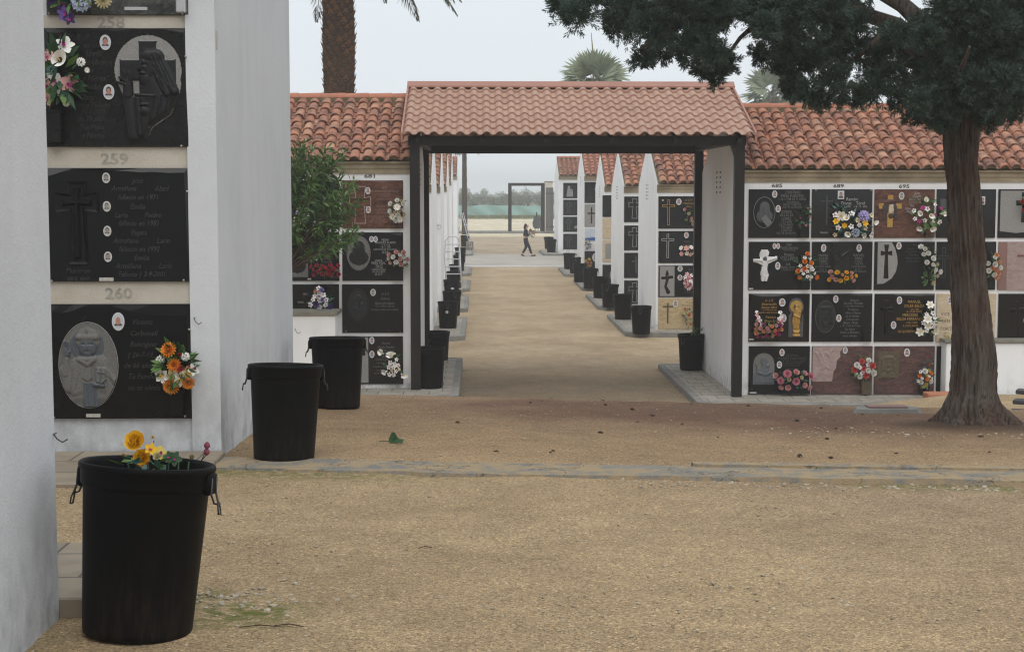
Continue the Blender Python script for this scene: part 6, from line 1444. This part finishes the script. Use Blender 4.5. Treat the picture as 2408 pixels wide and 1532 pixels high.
mb.add([(X + rr*(1 if k % 2 else .86)*math.cos(2*math.pi*k/(2*n)), -FD-.012, Z + rr*(1 if k % 2 else .86)*math.sin(2*math.pi*k/(2*n))) for k in range(2*n)] + [(X + rr*.42*math.cos(2*math.pi*k/(2*n)), -FD-.016, Z + rr*.42*math.sin(2*math.pi*k/(2*n))) for k in range(2*n)], [(k, (k+1) % (2*n), 2*n + (k+1) % (2*n), 2*n+k) for k in range(2*n)])
mb.build('sunburst_halo', 'gold', q.t)
q.relief(.785, .55, .19, .72, [(.35, .02), (.65, .02), (.68, .14), (.62, .18), (.92, .22), (.95, .45), (.80, .70), (.84, .90), (.84, .985), (.12, .985), (.14, .86), (.16, .7), (.02, .5), (.08, .3), (.36, .18), (.3, .12)], [
    ('e', .5, .10, .15, .30, .030, 0), ('e', .5, .07, .22, .2, .022, 0), ('c', .5, .2, .45, .55, .25, .36, .035, 0), ('c', .45, .55, .48, .78, .34, .24, .03, 0), ('c', .3, .36, .75, .42, .12, .09, .05, 0), ('e', .76, .27, .13, .18, .05, 0), ('c', .74, .32, .7, .42, .12, .1, .045, 0), ('e', .48, .80, .30, .34, .03, 0), ('g', .34, .78, .6, .78, .2, .012), ('p', [(.14, .90), (.84, .90), (.84, .98), (.14, .98)], .04, 0, .05), ('g', .3, .45, .35, .7, .05, .012), ('g', .55, .45, .6, .7, .05, .012)], ['gold'], 34, 'virgin_statue')
q.portrait(.545, .18, .105, .17).portrait(.565, .505, .105, .17)
q.text([(.33, .14, .05, 'D. E. P.'), (.33, .21, .055, 'Encarnación'), (.33, .28, .055, 'Alonso Abril'), (.33, .335, .03, '+ 2-3-1998 de 62 años'), (.33, .385, .035, 'tu esposo e hijos no te olvidan'), (.36, .48, .05, 'Francisco'), (.36, .56, .05, 'Alonso Ruiz')], 'gold', .35, .8).bowl(.32, .93, .34, .07).tagplate(.045, .945, .075)
BQ('pink, peach and magenta flower bowl below the gilt Virgin statue plaque', 1806, 775, 64, 38, YR, [('rose', 'magenta', 5, .036), ('rose', 'peach', 7, .038), ('rose', 'palepink', 5, .036), ('rose', 'hotpink', 3, .03)], 'leafg', 50, 13, 'wide', .10)
BQ('pale pink blossom stems rising from the bowl by the gilt statue, left one', 1781, 748, 14, 36, YR, [('orchid', 'white', 4, .03), ('orchid', 'palepink', 2, .03)], 'leafb', 8, 14, 'spray', .06)
BQ('pale pink blossom stems rising from the bowl by the gilt statue, right one', 1832, 749, 14, 34, YR, [('orchid', 'white', 4, .03), ('orchid', 'palepink', 2, .03)], 'leafb', 8, 15, 'tri', .06)
q = RP(1, 2, 'charcoal plaque with a dark oval relief of a thorn-crowned head', 'charcoal', [(0, .004), (.4, .004), (.6, .012), (.8, .035), (1, .03)])
q.relief(.225, .475, .32, .64, 'oval', FACE, ['dark_carve', 'dark_carve'], 44).ring(.225, .475, .335, .665, 'blue_stone', .04)
q.portrait(.39, .11, .085, .155).portrait(.445, .505, .085, .155)
q.text([(.70, .135, .05, 'Valentin'), (.68, .195, .05, 'Sanchis  Penalba'), (.69, .255, .035, '+ 12-6-1984 de 80 años'), (.68, .325, .045, 'Tu Esposa'), (.68, .395, .045, 'Hijos y Nietos'), (.67, .46, .045, 'no te olvidan'), (.67, .53, .045, 'Concepción'), (.64, .60, .05, 'Bloch  Molla'), (.64, .665, .035, '+ 14-11-1990 de 77 años'), (.63, .735, .045, 'Tus Hijos'), (.63, .80, .045, 'Nietos y Biznietos'), (.63, .87, .045, 'no te olvidan')], 'dim', .3, .85).vase(.91, .84, .13, .26)
q = RP(2, 2, 'black plaque with a sunken cross and gold capitals, white lilies at its right', 'black', [(0, .004), (.3, .004), (.32, .02), (.75, .035), (1, .03)])
q.cross(.195, .12, .855, .30, .105, .03, 'black', 'bevel', .006).portrait(.41, .135, .09, .16).portrait(.32, .65, .09, .16)
mb = MB()
for a, b, y in ((.10, .29, .318), (.08, .165, .375), (.225, .31, .375), (.14, .25, .86)): mb.box((q.X(a), -FD-.020, q.Z(y)), (q.X(b), -FD-.002, q.Z(y)+.014), 0, .003)
mb.build('cross_highlight', 'grey_granite', q.t)  # paler granite bars stand in for light on the cross edges
q.text([(.66, .165, .06, 'MANUEL'), (.66, .25, .06, 'SOLER BELDA'), (.66, .32, .035, '+ 23-6-1986'), (.66, .37, .04, 'A LOS 80 AÑOS'), (.60, .44, .06, 'MERCEDES'), (.60, .52, .06, 'BELDA FERRANDO'), (.62, .60, .04, '+ 20-11-2001'), (.60, .665, .04, 'A LOS 92 AÑOS'), (.55, .78, .05, 'OS QUEREMOS')], 'gold', 0, .8)
BQ('white lily and gladiolus bouquet right of the gold lettered plaque', 2182, 752, 46, 76, YR, [('lily', 'white', 5, .07), ('orchid', 'white', 8, .035), ('tulip', 'cream', 2, .04)], 'leafd', 34, 16, 'tri', .12)
q = RP(3, 2, 'cream stone plaque half hidden by the trunk, dark lettering at its left', 'cream_stone')
q.portrait(.215, .14, .085, .16).text([(.07, .42, .065, 'VICE'), (.09, .565, .065, 'SAN'), (.06, .725, .065, 'TORT')], 'dark_text', 0, 1.0, 'L')
BQ('small yellow green flower tuft on the cream plaque left of the trunk', 2222, 786, 14, 12, YR, [('rose', 'lemon', 3, .02)], 'leafg', 10, 17)
q = RP(4, 2, 'black plaque at the right edge with a pointed sunken cross, third row', 'black')
q.cross(.30, .14, .90, .33, .13, .035, 'black', 'bevel', .008).portrait(.46, .12, .085, .16).portrait(.46, .55, .085, .16)
q.text([(.75, .2, .05, 'D. E. P.'), (.75, .72, .045, 'no te olvidan')], 'dim', .3, .85)
q = RP(0, 3, 'charcoal plaque with a grey arched relief of a saint holding a child', 'charcoal')
q.relief(.245, .465, .35, .66, 'arch', [('p', [(.02, .99), (.02, .66), (.22, .55), (.38, .48), (.62, .48), (.80, .58), (.98, .66), (.98, .99)], .012, 1, .10), ('e', .50, .26, .165, .20, .022, 1), ('e', .50, .36, .11, .12, .024, 1), ('c', .5, .45, .5, .6, .14, .22, .018, 1), ('e', .67, .42, .10, .11, .028, 1), ('c', .66, .54, .58, .64, .12, .12, .024, 1), ('c', .14, .35, .22, .58, .045, .06, .02, 1), ('c', .22, .62, .55, .68, .07, .05, .028, 1), ('c', .80, .62, .60, .70, .07, .05, .028, 1), ('g', .3, .72, .26, .95, .03, .006), ('g', .5, .74, .5, .95, .03, .006), ('g', .72, .74, .76, .95, .03, .006)], ['grey_panel' if False else 'saint', 'blue_stone'], 46)
q.portrait(.54, .13, .085, .15).portrait(.50, .385, .085, .15)
q.text([(.71, .19, .045, 'JOSEFINA'), (.71, .255, .055, 'MAÑEZ MARTINEZ'), (.71, .315, .035, '+ 4-5-1999 A LOS 82 AÑOS'), (.71, .36, .035, 'TU ESPOSO E HIJOS'), (.70, .405, .035, 'NO TE OLVIDAN'), (.70, .475, .05, 'MANUEL'), (.70, .55, .05, 'MARTINEZ SOLER')], 'dimmer', 0, .9).vase(.76, .90, .46, .16, 'charcoal', .10).tagplate(.075, .965, .11)
BQ('broad pink rose and chrysanthemum arrangement on the arched saint plaque', 1863, 891, 88, 40, YR, [('mum', 'pink', 4, .062), ('rose', 'palepink', 7, .052), ('rose', 'cream', 2, .04)], 'leafb', 44, 18, 'wide', .11)
q = RP(1, 3, 'veined red granite plaque with a pale torn-edged panel of a dove', 'red_granite')
q.panel([(.01, .01), (.52, .01), (.46, .12), (.47, .22), (.41, .30), (.40, .45), (.36, .52), (.335, .73), (.01, .73)], 'pink_marble', .004, 'torn_panel').relief(.20, .36, .36, .70, [(.02, .02), (.98, .02), (.90, .4), (.80, .7), (.7, .98), (.02, .98)], DOVE, ['pink_marble', 'pink_marble'], 44)
q.portrait(.545, .085, .08, .14).text([(.72, .12, .045, 'D. E. P.'), (.72, .20, .05, 'Rosario'), (.72, .28, .045, 'Micó Sanz'), (.58, .40, .04, 'Tus hijos')], 'dark_text', .3, .9).vase(.885, .86, .16, .26, 'bronze', .09, .15)
BQ('red and white carnation bouquet in the vase of the torn panel dove plaque', 2029, 865, 56, 52, YR, [('mum', 'coral', 5, .048), ('mum', 'white', 5, .046), ('orchid', 'white', 5, .036)], 'leafg', 36, 19, 'round', .12)
q = RP(2, 3, 'veined red granite plaque with a square bronze head relief', 'red_granite')
q.panel([(.06, .11), (.40, .11), (.40, .66), (.06, .66)], 'bronze', .006, 'bronze_panel').relief(.23, .385, .32, .52, 'rect', FACE + [('e', .5, .95, .40, .25, .012, 1)], ['bronze', 'bronze'], 40)
q.portrait(.535, .13, .10, .17, 'color').text([(.72, .12, .05, 'Tomas'), (.72, .20, .05, 'Vidal Gomis'), (.70, .36, .04, '+ 3-1-1997'), (.19, .80, .06, 'tu familia'), (.28, .885, .06, 'no te olvida')], 'dark_text', .3, .9).bowl(.815, .90, .18, .15)
BQ('orange, white and yellow flower bowl on the bronze head plaque', 2170, 886, 44, 46, YR, [('mum', 'white', 3, .045), ('rose', 'orange', 3, .036), ('rose', 'lemon', 4, .034), ('orchid', 'white', 5, .026)], 'leafb', 34, 20, 'round', .10)
BQ('two orange tulips standing above the orange and white flower bowl', 2180, 856, 18, 30, YR, [('tulip', 'orange', 1, .045), ('tulip', 'coral', 1, .04)], 'leafb', 12, 21, 'tri', .10)
q = RP(3, 3, 'plain dark plaque in the bottom row, mostly hidden by the low white wall', 'charcoal')

# -- left porch block
UL = [(805, 948), (657, 798)]; VL = [(424, 537), (546, 660), (668, 782), (790, 902)]
def LP(c, r, label, m, top=None): return PQ(label, UL[c][0], UL[c][1], VL[r][0], VL[r][1], YR, m, top)
q = LP(0, 0, 'brown marble plaque under number 681 with an outlined wide cross', 'brown_granite', [(0, .004), (.3, .006), (.7, .03), (1, .006)])
q.cross(.295, .12, .90, .45, .18, .075, 'pink_marble', 'outline', .02).portrait(.425, .215, .085, .145, 'color').portrait(.43, .61, .085, .145)
q.text([(.70, .145, .05, 'ANA'), (.70, .225, .05, 'VICEDO FERNANDEZ'), (.70, .29, .035, '+ 15-8-1989'), (.70, .335, .035, 'TU FAMILIA'), (.71, .385, .035, 'NO TE OLVIDA'), (.66, .535, .055, 'VICENTE'), (.66, .605, .055, 'GALIANO'), (.66, .675, .055, 'SEMPERE'), (.60, .745, .04, '+ 23-9-2000 DE 88 AÑOS'), (.60, .80, .045, 'TU FAMILIA'), (.60, .86, .045, 'NO TE OLVIDA')], 'dark_text' if False else 'rose_marble', 0, .85).vase(.90, .91, .13, .14, 'brown_granite')
BQ('upright all white rose and daisy bouquet under number 681', 935, 493, 40, 62, YR, [('rose', 'white', 7, .042), ('daisy', 'white', 3, .05), ('rose', 'cream', 4, .03)], 'leafg', 34, 22, 'round', .09)
q = LP(0, 1, 'charcoal plaque with a pale oval bust of a thorn-crowned man, left porch block', 'charcoal', ARCH)
q.relief(.27, .425, .38, .69, 'oval', BUST, ['saint', 'dark_carve'], 46).ring(.27, .425, .39, .71, 'silver', .03)
q.portrait(.485, .14, .075, .125).portrait(.55, .14, .075, .125)
q.text([(.71, .155, .042, 'PEDRO'), (.71, .21, .045, 'SANCHEZ ALARTE'), (.71, .265, .03, '* 4 - 8 - 1916'), (.71, .305, .03, '+ 20 - 2 - 1998'), (.71, .35, .032, 'LOS TUYOS NO TE OLVIDAN'), (.71, .41, .05, 'D.E.P.'), (.60, .58, .042, 'JOSEFA'), (.60, .63, .045, 'PEREZ VIDAL'), (.60, .68, .03, '* 25-6-1917'), (.60, .72, .03, '+ 14-9-2000'), (.60, .765, .032, 'VUESTRA FAMILIA'), (.60, .81, .032, 'NO OS OLVIDA'), (.60, .86, .045, 'D. E. P')], 'silver', 0, .8).vase(.91, .84, .14, .27, 'charcoal')
BQ('pink and white rose bouquet overlapping the edge of the left porch block', 936, 606, 52, 40, YR, [('rose', 'palepink', 7, .038), ('rose', 'white', 6, .038)], 'leafg', 40, 23, 'round', .10)
q = LP(0, 2, 'charcoal plaque with a dark oval relief of a mother and child', 'charcoal')
q.relief(.26, .43, .33, .64, 'oval', MOTHER, ['dark_carve', 'dark_carve'], 44).ring(.26, .43, .36, .69, 'dark_carve', .05)
q.portrait(.51, .165, .09, .145, 'grey').text([(.71, .20, .05, 'D. E. P.'), (.71, .29, .055, 'Dolores'), (.70, .385, .055, 'Garcia Escribano'), (.70, .445, .035, '+ 22-12-1984 a los 82 años'), (.70, .515, .042, 'tus hijos y nietos no te olvidan')], 'dim', .35, .75).vase(.92, .83, .11, .22, 'charcoal').bolts(((.06, .96), (.95, .98)), .010)
q = LP(0, 3, 'black plaque with a pale strip at its left, lowest in the left porch block', 'black')
q.panel([(.06, .02), (.43, .02), (.43, .97), (.06, .97)], 'pale_panel', .004).cross(.22, .05, .90, .32, .16, .045, 'black', 'solid', .02)
q.portrait(.49, .085, .085, .15).portrait(.49, .375, .085, .15)
q.text([(.72, .14, .05, 'Vicente'), (.72, .22, .05, 'Garcia Candela'), (.72, .29, .035, '+ 3-10-1980 de 75 años'), (.72, .41, .05, 'Carmen'), (.66, .48, .05, 'Cerdá Cano'), (.64, .555, .035, '+ 24-2-1999'), (.63, .63, .045, 'Vuestros hijos'), (.63, .70, .045, 'y nietos'), (.63, .765, .045, 'no os olvidan')], 'dim', .3, .8).vase(.88, .94, .10, .10, 'black')
BQ('white calla and orchid bouquet on the lowest plaque of the left porch block', 926, 858, 44, 58, YR, [('calla', 'white', 3, .065), ('orchid', 'white', 9, .036), ('orchid', 'cream', 3, .026)], 'leafd', 24, 24, 'tri', .10)
flower(BQ('single white calla leaning left above the lowest left porch plaque', 903, 830, 14, 16, YR, [], 'leafb', 6, 25, 'round', .06), 'calla', 'white', (0, -.05, 0), .075, (-.5, -.8, .3))
q = LP(1, 0, 'dark plaque mostly behind the oleander, top row of the left porch block', 'charcoal').text([(.7, .2, .05, 'D. E. P.'), (.7, .6, .05, 'no te olvidan')], 'dim', .3)
BQ('white and violet iris bouquet behind the oleander branches', 717, 512, 62, 56, YR - .1, [('orchid', 'white', 9, .048), ('orchid', 'lilac', 5, .045), ('orchid', 'purple', 2, .04)], 'leafd', 30, 26, 'round', .11)
q = LP(1, 1, 'charcoal plaque with a carved kneeling figure, red rose bowl below', 'charcoal')
q.relief(.30, .48, .36, .88, 'arch', MOTHER, ['saint', 'dark_carve'], 40).portrait(.61, .51, .085, .15)
q.text([(.80, .38, .05, 'Agustin'), (.80, .46, .045, 'Carmen'), (.80, .53, .045, 'Soriano'), (.80, .60, .045, 'Sancho')], 'dim', .3, .85).bowl(.77, .93, .42, .07).tagplate(.5, .96, .06)
BQ('low row of bright pink roses in a black bowl beside the white block', 766, 634, 66, 26, YR, [('rose', 'hotpink', 13, .036), ('rose', 'coral', 3, .03)], 'leafg', 46, 27, 'wide', .09)
q = LP(1, 2, 'black plaque with a sunken cross partly behind the low wall cap', 'black')
q.cross(.44, .18, .95, .40, .14, .04, 'black', 'bevel', .006)
BQ('white orchid and purple rose bouquet just above the low wall cap', 752, 702, 58, 50, YR - .1, [('orchid', 'white', 11, .042), ('rose', 'purple', 2, .05), ('rose', 'lilac', 2, .045), ('rose', 'peach', 1, .035)], 'leafb', 34, 28, 'tri', .11)

# -- blocks of the right row, seen through the porch
def col_of(blk, u0, u1, rows, Y, specs):
    for (v0, v1), (lab, m, fn) in zip(rows, specs):
        q = PQ(lab, u0, u1, v0, v1, Y, m)
        if fn: fn(q)
B1 = blocks_R[0][1]
def e1(q): q.cross(.24, .10, .90, .29, .15, .028, 'gold', 'outline').portrait(.48, .17, .13, .20).text([(.72, .12, .06, 'D. E. P.'), (.72, .22, .06, 'PASCUAL'), (.72, .32, .05, 'VIDAL')], 'gold').tagplate(.1, .12, .04, .04)
def e2(q): q.cross(.22, .09, .84, .27, .15, .028, 'silver', 'outline').portrait(.66, .13, .11, .19).text([(.68, .32, .05, 'Eduardo'), (.68, .45, .06, 'Vidal Peris'), (.66, .57, .05, 'tus hijos no te olvidan')], 'dim', .3, .8)
def e3(q):
    q.panel([(.03, .02), (.38, .02), (.38, .97), (.03, .97)], 'pale_panel').relief(.20, .50, .30, .80, 'rect', [('c', .5, .10, .5, .22, .08, .14, .01, 1), ('c', .12, .36, .88, .32, .12, .12, .01, 1), ('c', .55, .35, .38, .70, .12, .10, .012, 1), ('c', .38, .70, .6, .92, .10, .16, .012, 1)], ['pale_panel', 'black'], 30)
    q.portrait(.51, .10, .12, .18).portrait(.51, .38, .12, .18).text([(.75, .12, .05, 'Rosa'), (.72, .22, .05, 'Sanz Mollá'), (.72, .45, .05, 'Ramón'), (.72, .55, .05, 'Alonso Gil'), (.72, .72, .045, 'tus hijos y nietos'), (.72, .84, .045, 'no os olvidan')], 'dim', .3, .75)
def e4(q): q.cross(.22, .14, .76, .25, .12, .018, 'bronze').portrait(.40, .16, .13, .20).text([(.76, .12, .055, 'MILAGROS'), (.72, .22, .055, 'ALCARAZ DIAZ'), (.72, .31, .04, '+ 5-6-1998 DE 82 AÑOS'), (.45, .93, .04, 'TUS HIJOS Y NIETOS NO TE OLVIDAN')], 'bronze', 0, .75)
col_of(blocks_R[0], 1548, 1647, [(461.5, 537), (543, 618), (624, 698), (701, 778)], B1, [
    ('black plaque with gold outlined cross, top of the nearest block beyond the porch', 'black', e1), ('black plaque with white outlined cross, second row of the nearest block beyond the porch', 'black', e2),
    ('dark plaque with a curved black cross on a pale strip, seen through the porch', 'charcoal', e3), ('tan stone plaque with a thin brown cross, seen through the porch', 'tan_stone', e4)])
BQ('pale pink and cream roses at the top plaque beside the rear porch post', 1621, 509, 24, 38, B1, [('rose', 'palepink', 3, .045), ('rose', 'cream', 3, .04)], 'leafg', 18, 31, 'spray')
BQ('white and pink lilies beside the rear porch post, second row', 1617, 589, 34, 22, B1, [('lily', 'white', 4, .06), ('lily', 'palepink', 3, .06)], 'leafd', 10, 32, 'wide', .08)
BQ('hanging pink and white blossom bunch beside the rear porch post, third row', 1618, 660, 24, 46, B1, [('orchid', 'palepink', 8, .045), ('orchid', 'white', 6, .045), ('orchid', 'pink', 3, .04)], 'leafg', 14, 33)
BQ('trailing blush roses with bluish leaves on the tan stone plaque', 1618, 747, 26, 48, B1, [('rose', 'peach', 3, .05), ('rose', 'cream', 3, .045)], 'leafb', 26, 34, 'spray')
def oc(fl): return lambda q: q.cross(.30, .09, .86, .32, .17, .05, 'silver', 'outline', fl)
B2 = blocks_R[1][1]
col_of(blocks_R[1], 1467.5, 1549, [(462, 522), (530, 588), (594, 653), (659, 718)], B2, [
    ('black plaque with a flared outlined cross, top row of the second right block', 'black', oc(.03)), ('black plaque with a pointed outlined cross, second row of the second right block', 'black', oc(.015)),
    ('black plaque with a faint flower cross, third row of the second right block', 'black', lambda q: q.cross(.34, .15, .8, .35, .11, .02, 'dim', 'outline')), ('black plaque with an outlined cross, bottom row of the second right block', 'black', oc(.02))])
B3 = blocks_R[2][1]
col_of(blocks_R[2], 1416.5, 1485, [(459, 510), (512, 562), (565, 616), (622, 671)], B3, [
    ('black plaque, top row of the third right block', 'black', lambda q: q.cross(.45, .15, .85, .35, .15, .04, 'dim', 'outline')), ('cream plaque with a dark thin cross, third right block', 'cream_stone', lambda q: q.cross(.45, .15, .85, .35, .14, .02, 'black')),
    ('cream plaque with a framed panel, third right block', 'cream_stone', lambda q: q.panel([(.1, .15), (.9, .15), (.9, .85), (.1, .85)], 'pale_panel')), ('black plaque with a pale oval, bottom row of the third right block', 'black', lambda q: q.ring(.5, .5, .5, .8, 'pale_panel', .5))])
B4 = blocks_R[3][1]
def e5(q): q.panel([(.02, .02), (.98, .02), (.98, .35), (.02, .45)], 'photo_bg').panel([(.02, .47), (.98, .36), (.98, .6), (.02, .6)], 'blue_cloth', .004, 'sea_panel').portrait(.6, .25, .3, .4)
col_of(blocks_R[3], 1374.5, 1440, [(428, 477), (480, 533), (536, 586), (590, 640)], B4, [
    ('black plaque, top row of the fourth right block', 'black', lambda q: q.cross(.5, .15, .85, .35, .15, .04, 'dim', 'outline')), ('mid grey plaque with a thin cross, fourth right block', 'pale_panel', lambda q: q.cross(.25, .15, .85, .4, .14, .02, 'black')),
    ('blue and white printed plaque, fourth right block', 'ceramic', e5), ('dark plaque hung with flowers, bottom row of the fourth right block', 'charcoal', lambda q: q.portrait(.4, .3, .25, .4))])
BQ('turquoise leaved bouquet on the blue and white printed plaque', 1383, 575, 14, 22, B4, [('rose', 'lilac', 2, .05), ('rose', 'lemon', 2, .05)], 'leafb', 40, 36)
BQ('yellow and peach bouquet in the bottom row of the fourth right block', 1382, 620, 15, 26, B4, [('rose', 'lemon', 5, .06), ('rose', 'peach', 3, .055)], 'leafg', 20, 37)
B5 = blocks_R[4][1]
def sil(*a): return lambda q: [q.cross(.22, .15, .82, .34, .12, .035, 'dim', 'outline', .015), q.portrait(.68, .17, .10, .16), q.text([(.68, .40, .06, a[0]), (.68, .52, .06, a[1]), (.68, .66, .05, a[2])], 'dim', .3, .8)]
col_of(blocks_R[4], 1324.5, 1382, [(430, 466), (469.5, 506), (509.5, 545), (549.5, 586)], B5, [
    ('dark plaque with two pale figures, top row of the farthest right block', 'charcoal', lambda q: [q.relief(.26, .5, .36, .8, 'rect', [('e', .4, .22, .14, .16, .015, 1), ('c', .4, .4, .36, .9, .18, .24, .012, 1), ('e', .72, .45, .11, .13, .013, 1), ('c', .72, .6, .72, .92, .13, .16, .01, 1)], ['charcoal', 'pale_panel'], 26), q.portrait(.68, .17, .10, .16), q.text([(.68, .40, .06, 'D. E. P.'), (.68, .52, .06, 'Luis')], 'dim', .3, .8)]), ('dark plaque with an outlined flared cross, second row of the farthest right block', 'charcoal', sil('Pilar', 'Soler', '')), ('dark plaque with a cross and open book, third row of the farthest right block', 'charcoal', lambda q: [sil('Jose', 'Ferri', '')(q), q.panel([(.46, .62), (.55, .58), (.64, .62), (.64, .80), (.55, .76), (.46, .80)], 'pale_panel', .006, 'book')]), ('dark plaque with a slim cross, bottom row of the farthest right block', 'charcoal', sil('Maria', 'Gil', ''))])
# -- slivers of the left row
for k, (x, a, b) in enumerate(blocks_L[:4]):
    for r in range(4):
        z = float(gz(0, a)) + .11 + .16 + .834*(3-r)
        Plaque('dark narrow-seen plaque of the %s left block beyond the porch, %s row' % (exl[k], ['top', 'second', 'third', 'bottom'][r]), x - 1.14, x - .16, z, z + .77, a, ['black', 'charcoal'][(r+k) % 2]).cross(.7, .15, .8, .35, .14, .03, 'dim', 'outline')
BQ('turquoise sprig sticking out in the gap of the left row', 1033, 533, 10, 12, 43.2, [('rose', 'white', 1, .03)], 'leafb', 24, 38)

# -- bouquets of the near block and the front bin
def NQ(label, u, v, Y=YN): p = at(u, v, Y - .08); return thing('bouquet', label, 'flowers', (p.x, p.y, p.z), 'artificial flower bouquets')
def fl_px(t, kind, colr, u, v, rpx, d=None, Y=YN, dy=0.0, rg=random.Random(2)):
    p = at(u, v, Y - .12 + dy); flower(t, kind, colr, (p.x - t.location.x, p.y - t.location.y, p.z - t.location.z), 1.18*rpx*Y/F, d, rg)
t = NQ('orange chrysanthemum and cream lily bouquet on plaque 260', 414, 858); rg = random.Random(5)
leaves(t, 60, .27, .33, 'leafg', rg, 0, .09, .085, .04); leaves(t, 34, .25, .30, 'leafd', rg, 0, .06, .08, .035)
for u, v, r, k, c in ((398, 824, 17, 'mum', 'orange'), (410, 858, 15, 'mum', 'orange'), (404, 905, 18, 'mum', 'orange'), (442, 898, 14, 'mum', 'orange'), (423, 836, 11, 'tulip', 'coral'), (424, 866, 10, 'rose', 'coral'), (384, 882, 17, 'lily', 'white'), (408, 884, 16, 'lily', 'cream'), (426, 888, 17, 'lily', 'white'), (442, 876, 15, 'lily', 'cream'), (455, 868, 13, 'orchid', 'white'), (444, 864, 7, 'rose', 'coral'), (436, 838, 9, 'cluster', 'white'), (378, 846, 10, 'cluster', 'white'), (432, 880, 8, 'rose', 'lemon')):
    fl_px(t, k, c, u, v, r, ((u-414)/70, -1, (870-v)/90), rg=rg)
t = NQ('pink and white orchid bouquet with a white anthurium on plaque 258', 140, 170); rg = random.Random(6)
leaves(t, 60, .30, .46, 'leafd', rg, 0, .08, .13, .05); leaves(t, 16, .26, .40, 'leafg', rg, 0, .08, .12, .05)
for u, v, r, k, c in ((153, 107, 19, 'orchid', 'white'), (112, 132, 14, 'orchid', 'palepink'), (142, 145, 19, 'calla', 'white'), (113, 205, 18, 'orchid', 'palepink'), (163, 196, 19, 'orchid', 'palepink'), (132, 190, 16, 'orchid', 'white'), (112, 232, 14, 'orchid', 'palepink'), (190, 146, 9, 'cluster', 'white'), (118, 178, 8, 'daisy', 'white'), (141, 218, 8, 'daisy', 'white'), (156, 243, 7, 'daisy', 'white'), (204, 165, 6, 'daisy', 'white'), (122, 165, 11, 'cluster', 'leafb'), (150, 225, 10, 'cluster', 'leafb')):
    fl_px(t, k, c, u, v, r, ((u-130)/90, -1, (170-v)/140), rg=rg)
t = NQ('purple, blue and cream flowers hanging at the top left edge of the photo', 165, -20); rg = random.Random(8)
leaves(t, 40, .38, .22, 'leafg', rg, 0, .08, .11, .045)
for u, v, r, k, c in ((130, -5, 22, 'orchid', 'deep'), (150, 12, 18, 'orchid', 'deep'), (152, 32, 15, 'orchid', 'purple'), (164, 44, 13, 'orchid', 'deep'), (125, -30, 20, 'orchid', 'purple'), (190, 4, 20, 'cluster', 'paleblue'), (180, -25, 24, 'cluster', 'lilac'), (240, -2, 19, 'mum', 'cream'), (220, -30, 20, 'mum', 'cream'), (160, 2, 10, 'rose', 'leafb')):
    fl_px(t, k, c, u, v, r, ((u-170)/110, -1, -.15), rg=rg)
Yb1 = g1.y
t = NQ('discarded yellow ranunculus and leaves sticking out of the nearest bin', 345, 1075, Yb1); rg = random.Random(9)
p = at(345, 1090, Yb1)
leaves(t, 11, .20, .06, 'leafb', rg, -.01, .10, .055, .03); leaves(t, 10, .24, .06, 'leafg', rg, -.02, .1, .06, .022)
for u, v, r, k, c in ((322, 1040, 24, 'rose', 'yellow'), (337, 1078, 20, 'rose', 'yellow'), (340, 1085, 17, 'rose', 'orange'), (355, 1055, 13, 'orchid', 'yellow'), (375, 1066, 17, 'orchid', 'lemon'), (362, 1029, 7, 'tulip', 'yellow'), (290, 1071, 7, 'tulip', 'yellow'), (451, 1076, 12, 'tulip', 'cream'), (372, 1074, 9, 'rose', 'cream'), (409, 1078, 17, 'orchid', 'leafd'), (398, 1074, 13, 'orchid', 'leafd')):
    fl_px(t, k, c, u, v, r, (rg.uniform(-.3, .3), -1, .5), Yb1, .12 + rg.uniform(-.06, .08), rg)
mb = MB(); L0 = t.location
def rel(u, v): q_ = at(u, v, Yb1); return (q_.x - L0.x, q_.y - L0.y, q_.z - L0.z)
for pts_ in (((470, 1090), (480, 1068), (485, 1050)), ((476, 1080), (487, 1066)), ((356, 1075), (362, 1035)), ((300, 1042), (312, 1055))):
    mb = MB(); mb.tube([rel(*p_) for p_ in pts_], .0018, 5, 0); mb.build('stalk', 'twig', t, True)
for u, v in ((487, 1047), (486, 1062)):
    mb = MB(); mb.lathe([(.001, -.014), (.011, -.006), (.012, .003), (.006, .013), (.001, .015)], 12); mb.build('berry', 'plum', t, True, rel(u, v))
# keep the whole lot standing in the bin: short stems down to its floor
for k in range(7): mb = MB(); a = rel(300 + 24*k, 1085); mb.tube([a, (a[0]*.6, a[1] + .1, a[2] - .35), (a[0]*.4, a[1] + .12, -.50)], .003, 5); mb.build('stem', 'leafd', t, True)
g_ = ground(1625, 868, .1); sp = thing('sprig', 'small green sprig poking out of the bin on the right inside the porch', 'sprig', (g_.x + .08, g_.y - .05, g_.z + .64)); leaves(sp, 26, .25, .16, 'leafg', random.Random(4), .04, .1, .09, .03); mb = MB(); mb.tube([(0, 0, -.5), (0, -.02, .06)], .004, 5); mb.build('stem', 'leafd', sp)
# ------------------------------------------------------------------ misty air
def haze(density):
    m = bpy.data.materials.new('misty_air'); m.use_nodes = True; n = m.node_tree.nodes; l = m.node_tree.links; n.clear()
    o = n.new('ShaderNodeOutputMaterial'); v = n.new('ShaderNodeVolumePrincipled'); l.new(v.outputs[0], o.inputs['Volume'])
    v.inputs['Color'].default_value = (.93, .96, 1.0, 1); v.inputs['Density'].default_value = density; v.inputs['Anisotropy'].default_value = .2
    mb = MB(); mb.box((-950, -70, -4.0), (950, 1050, 12.0)); struct(mb.build('haze', m), 'stuff')
haze(.0015)
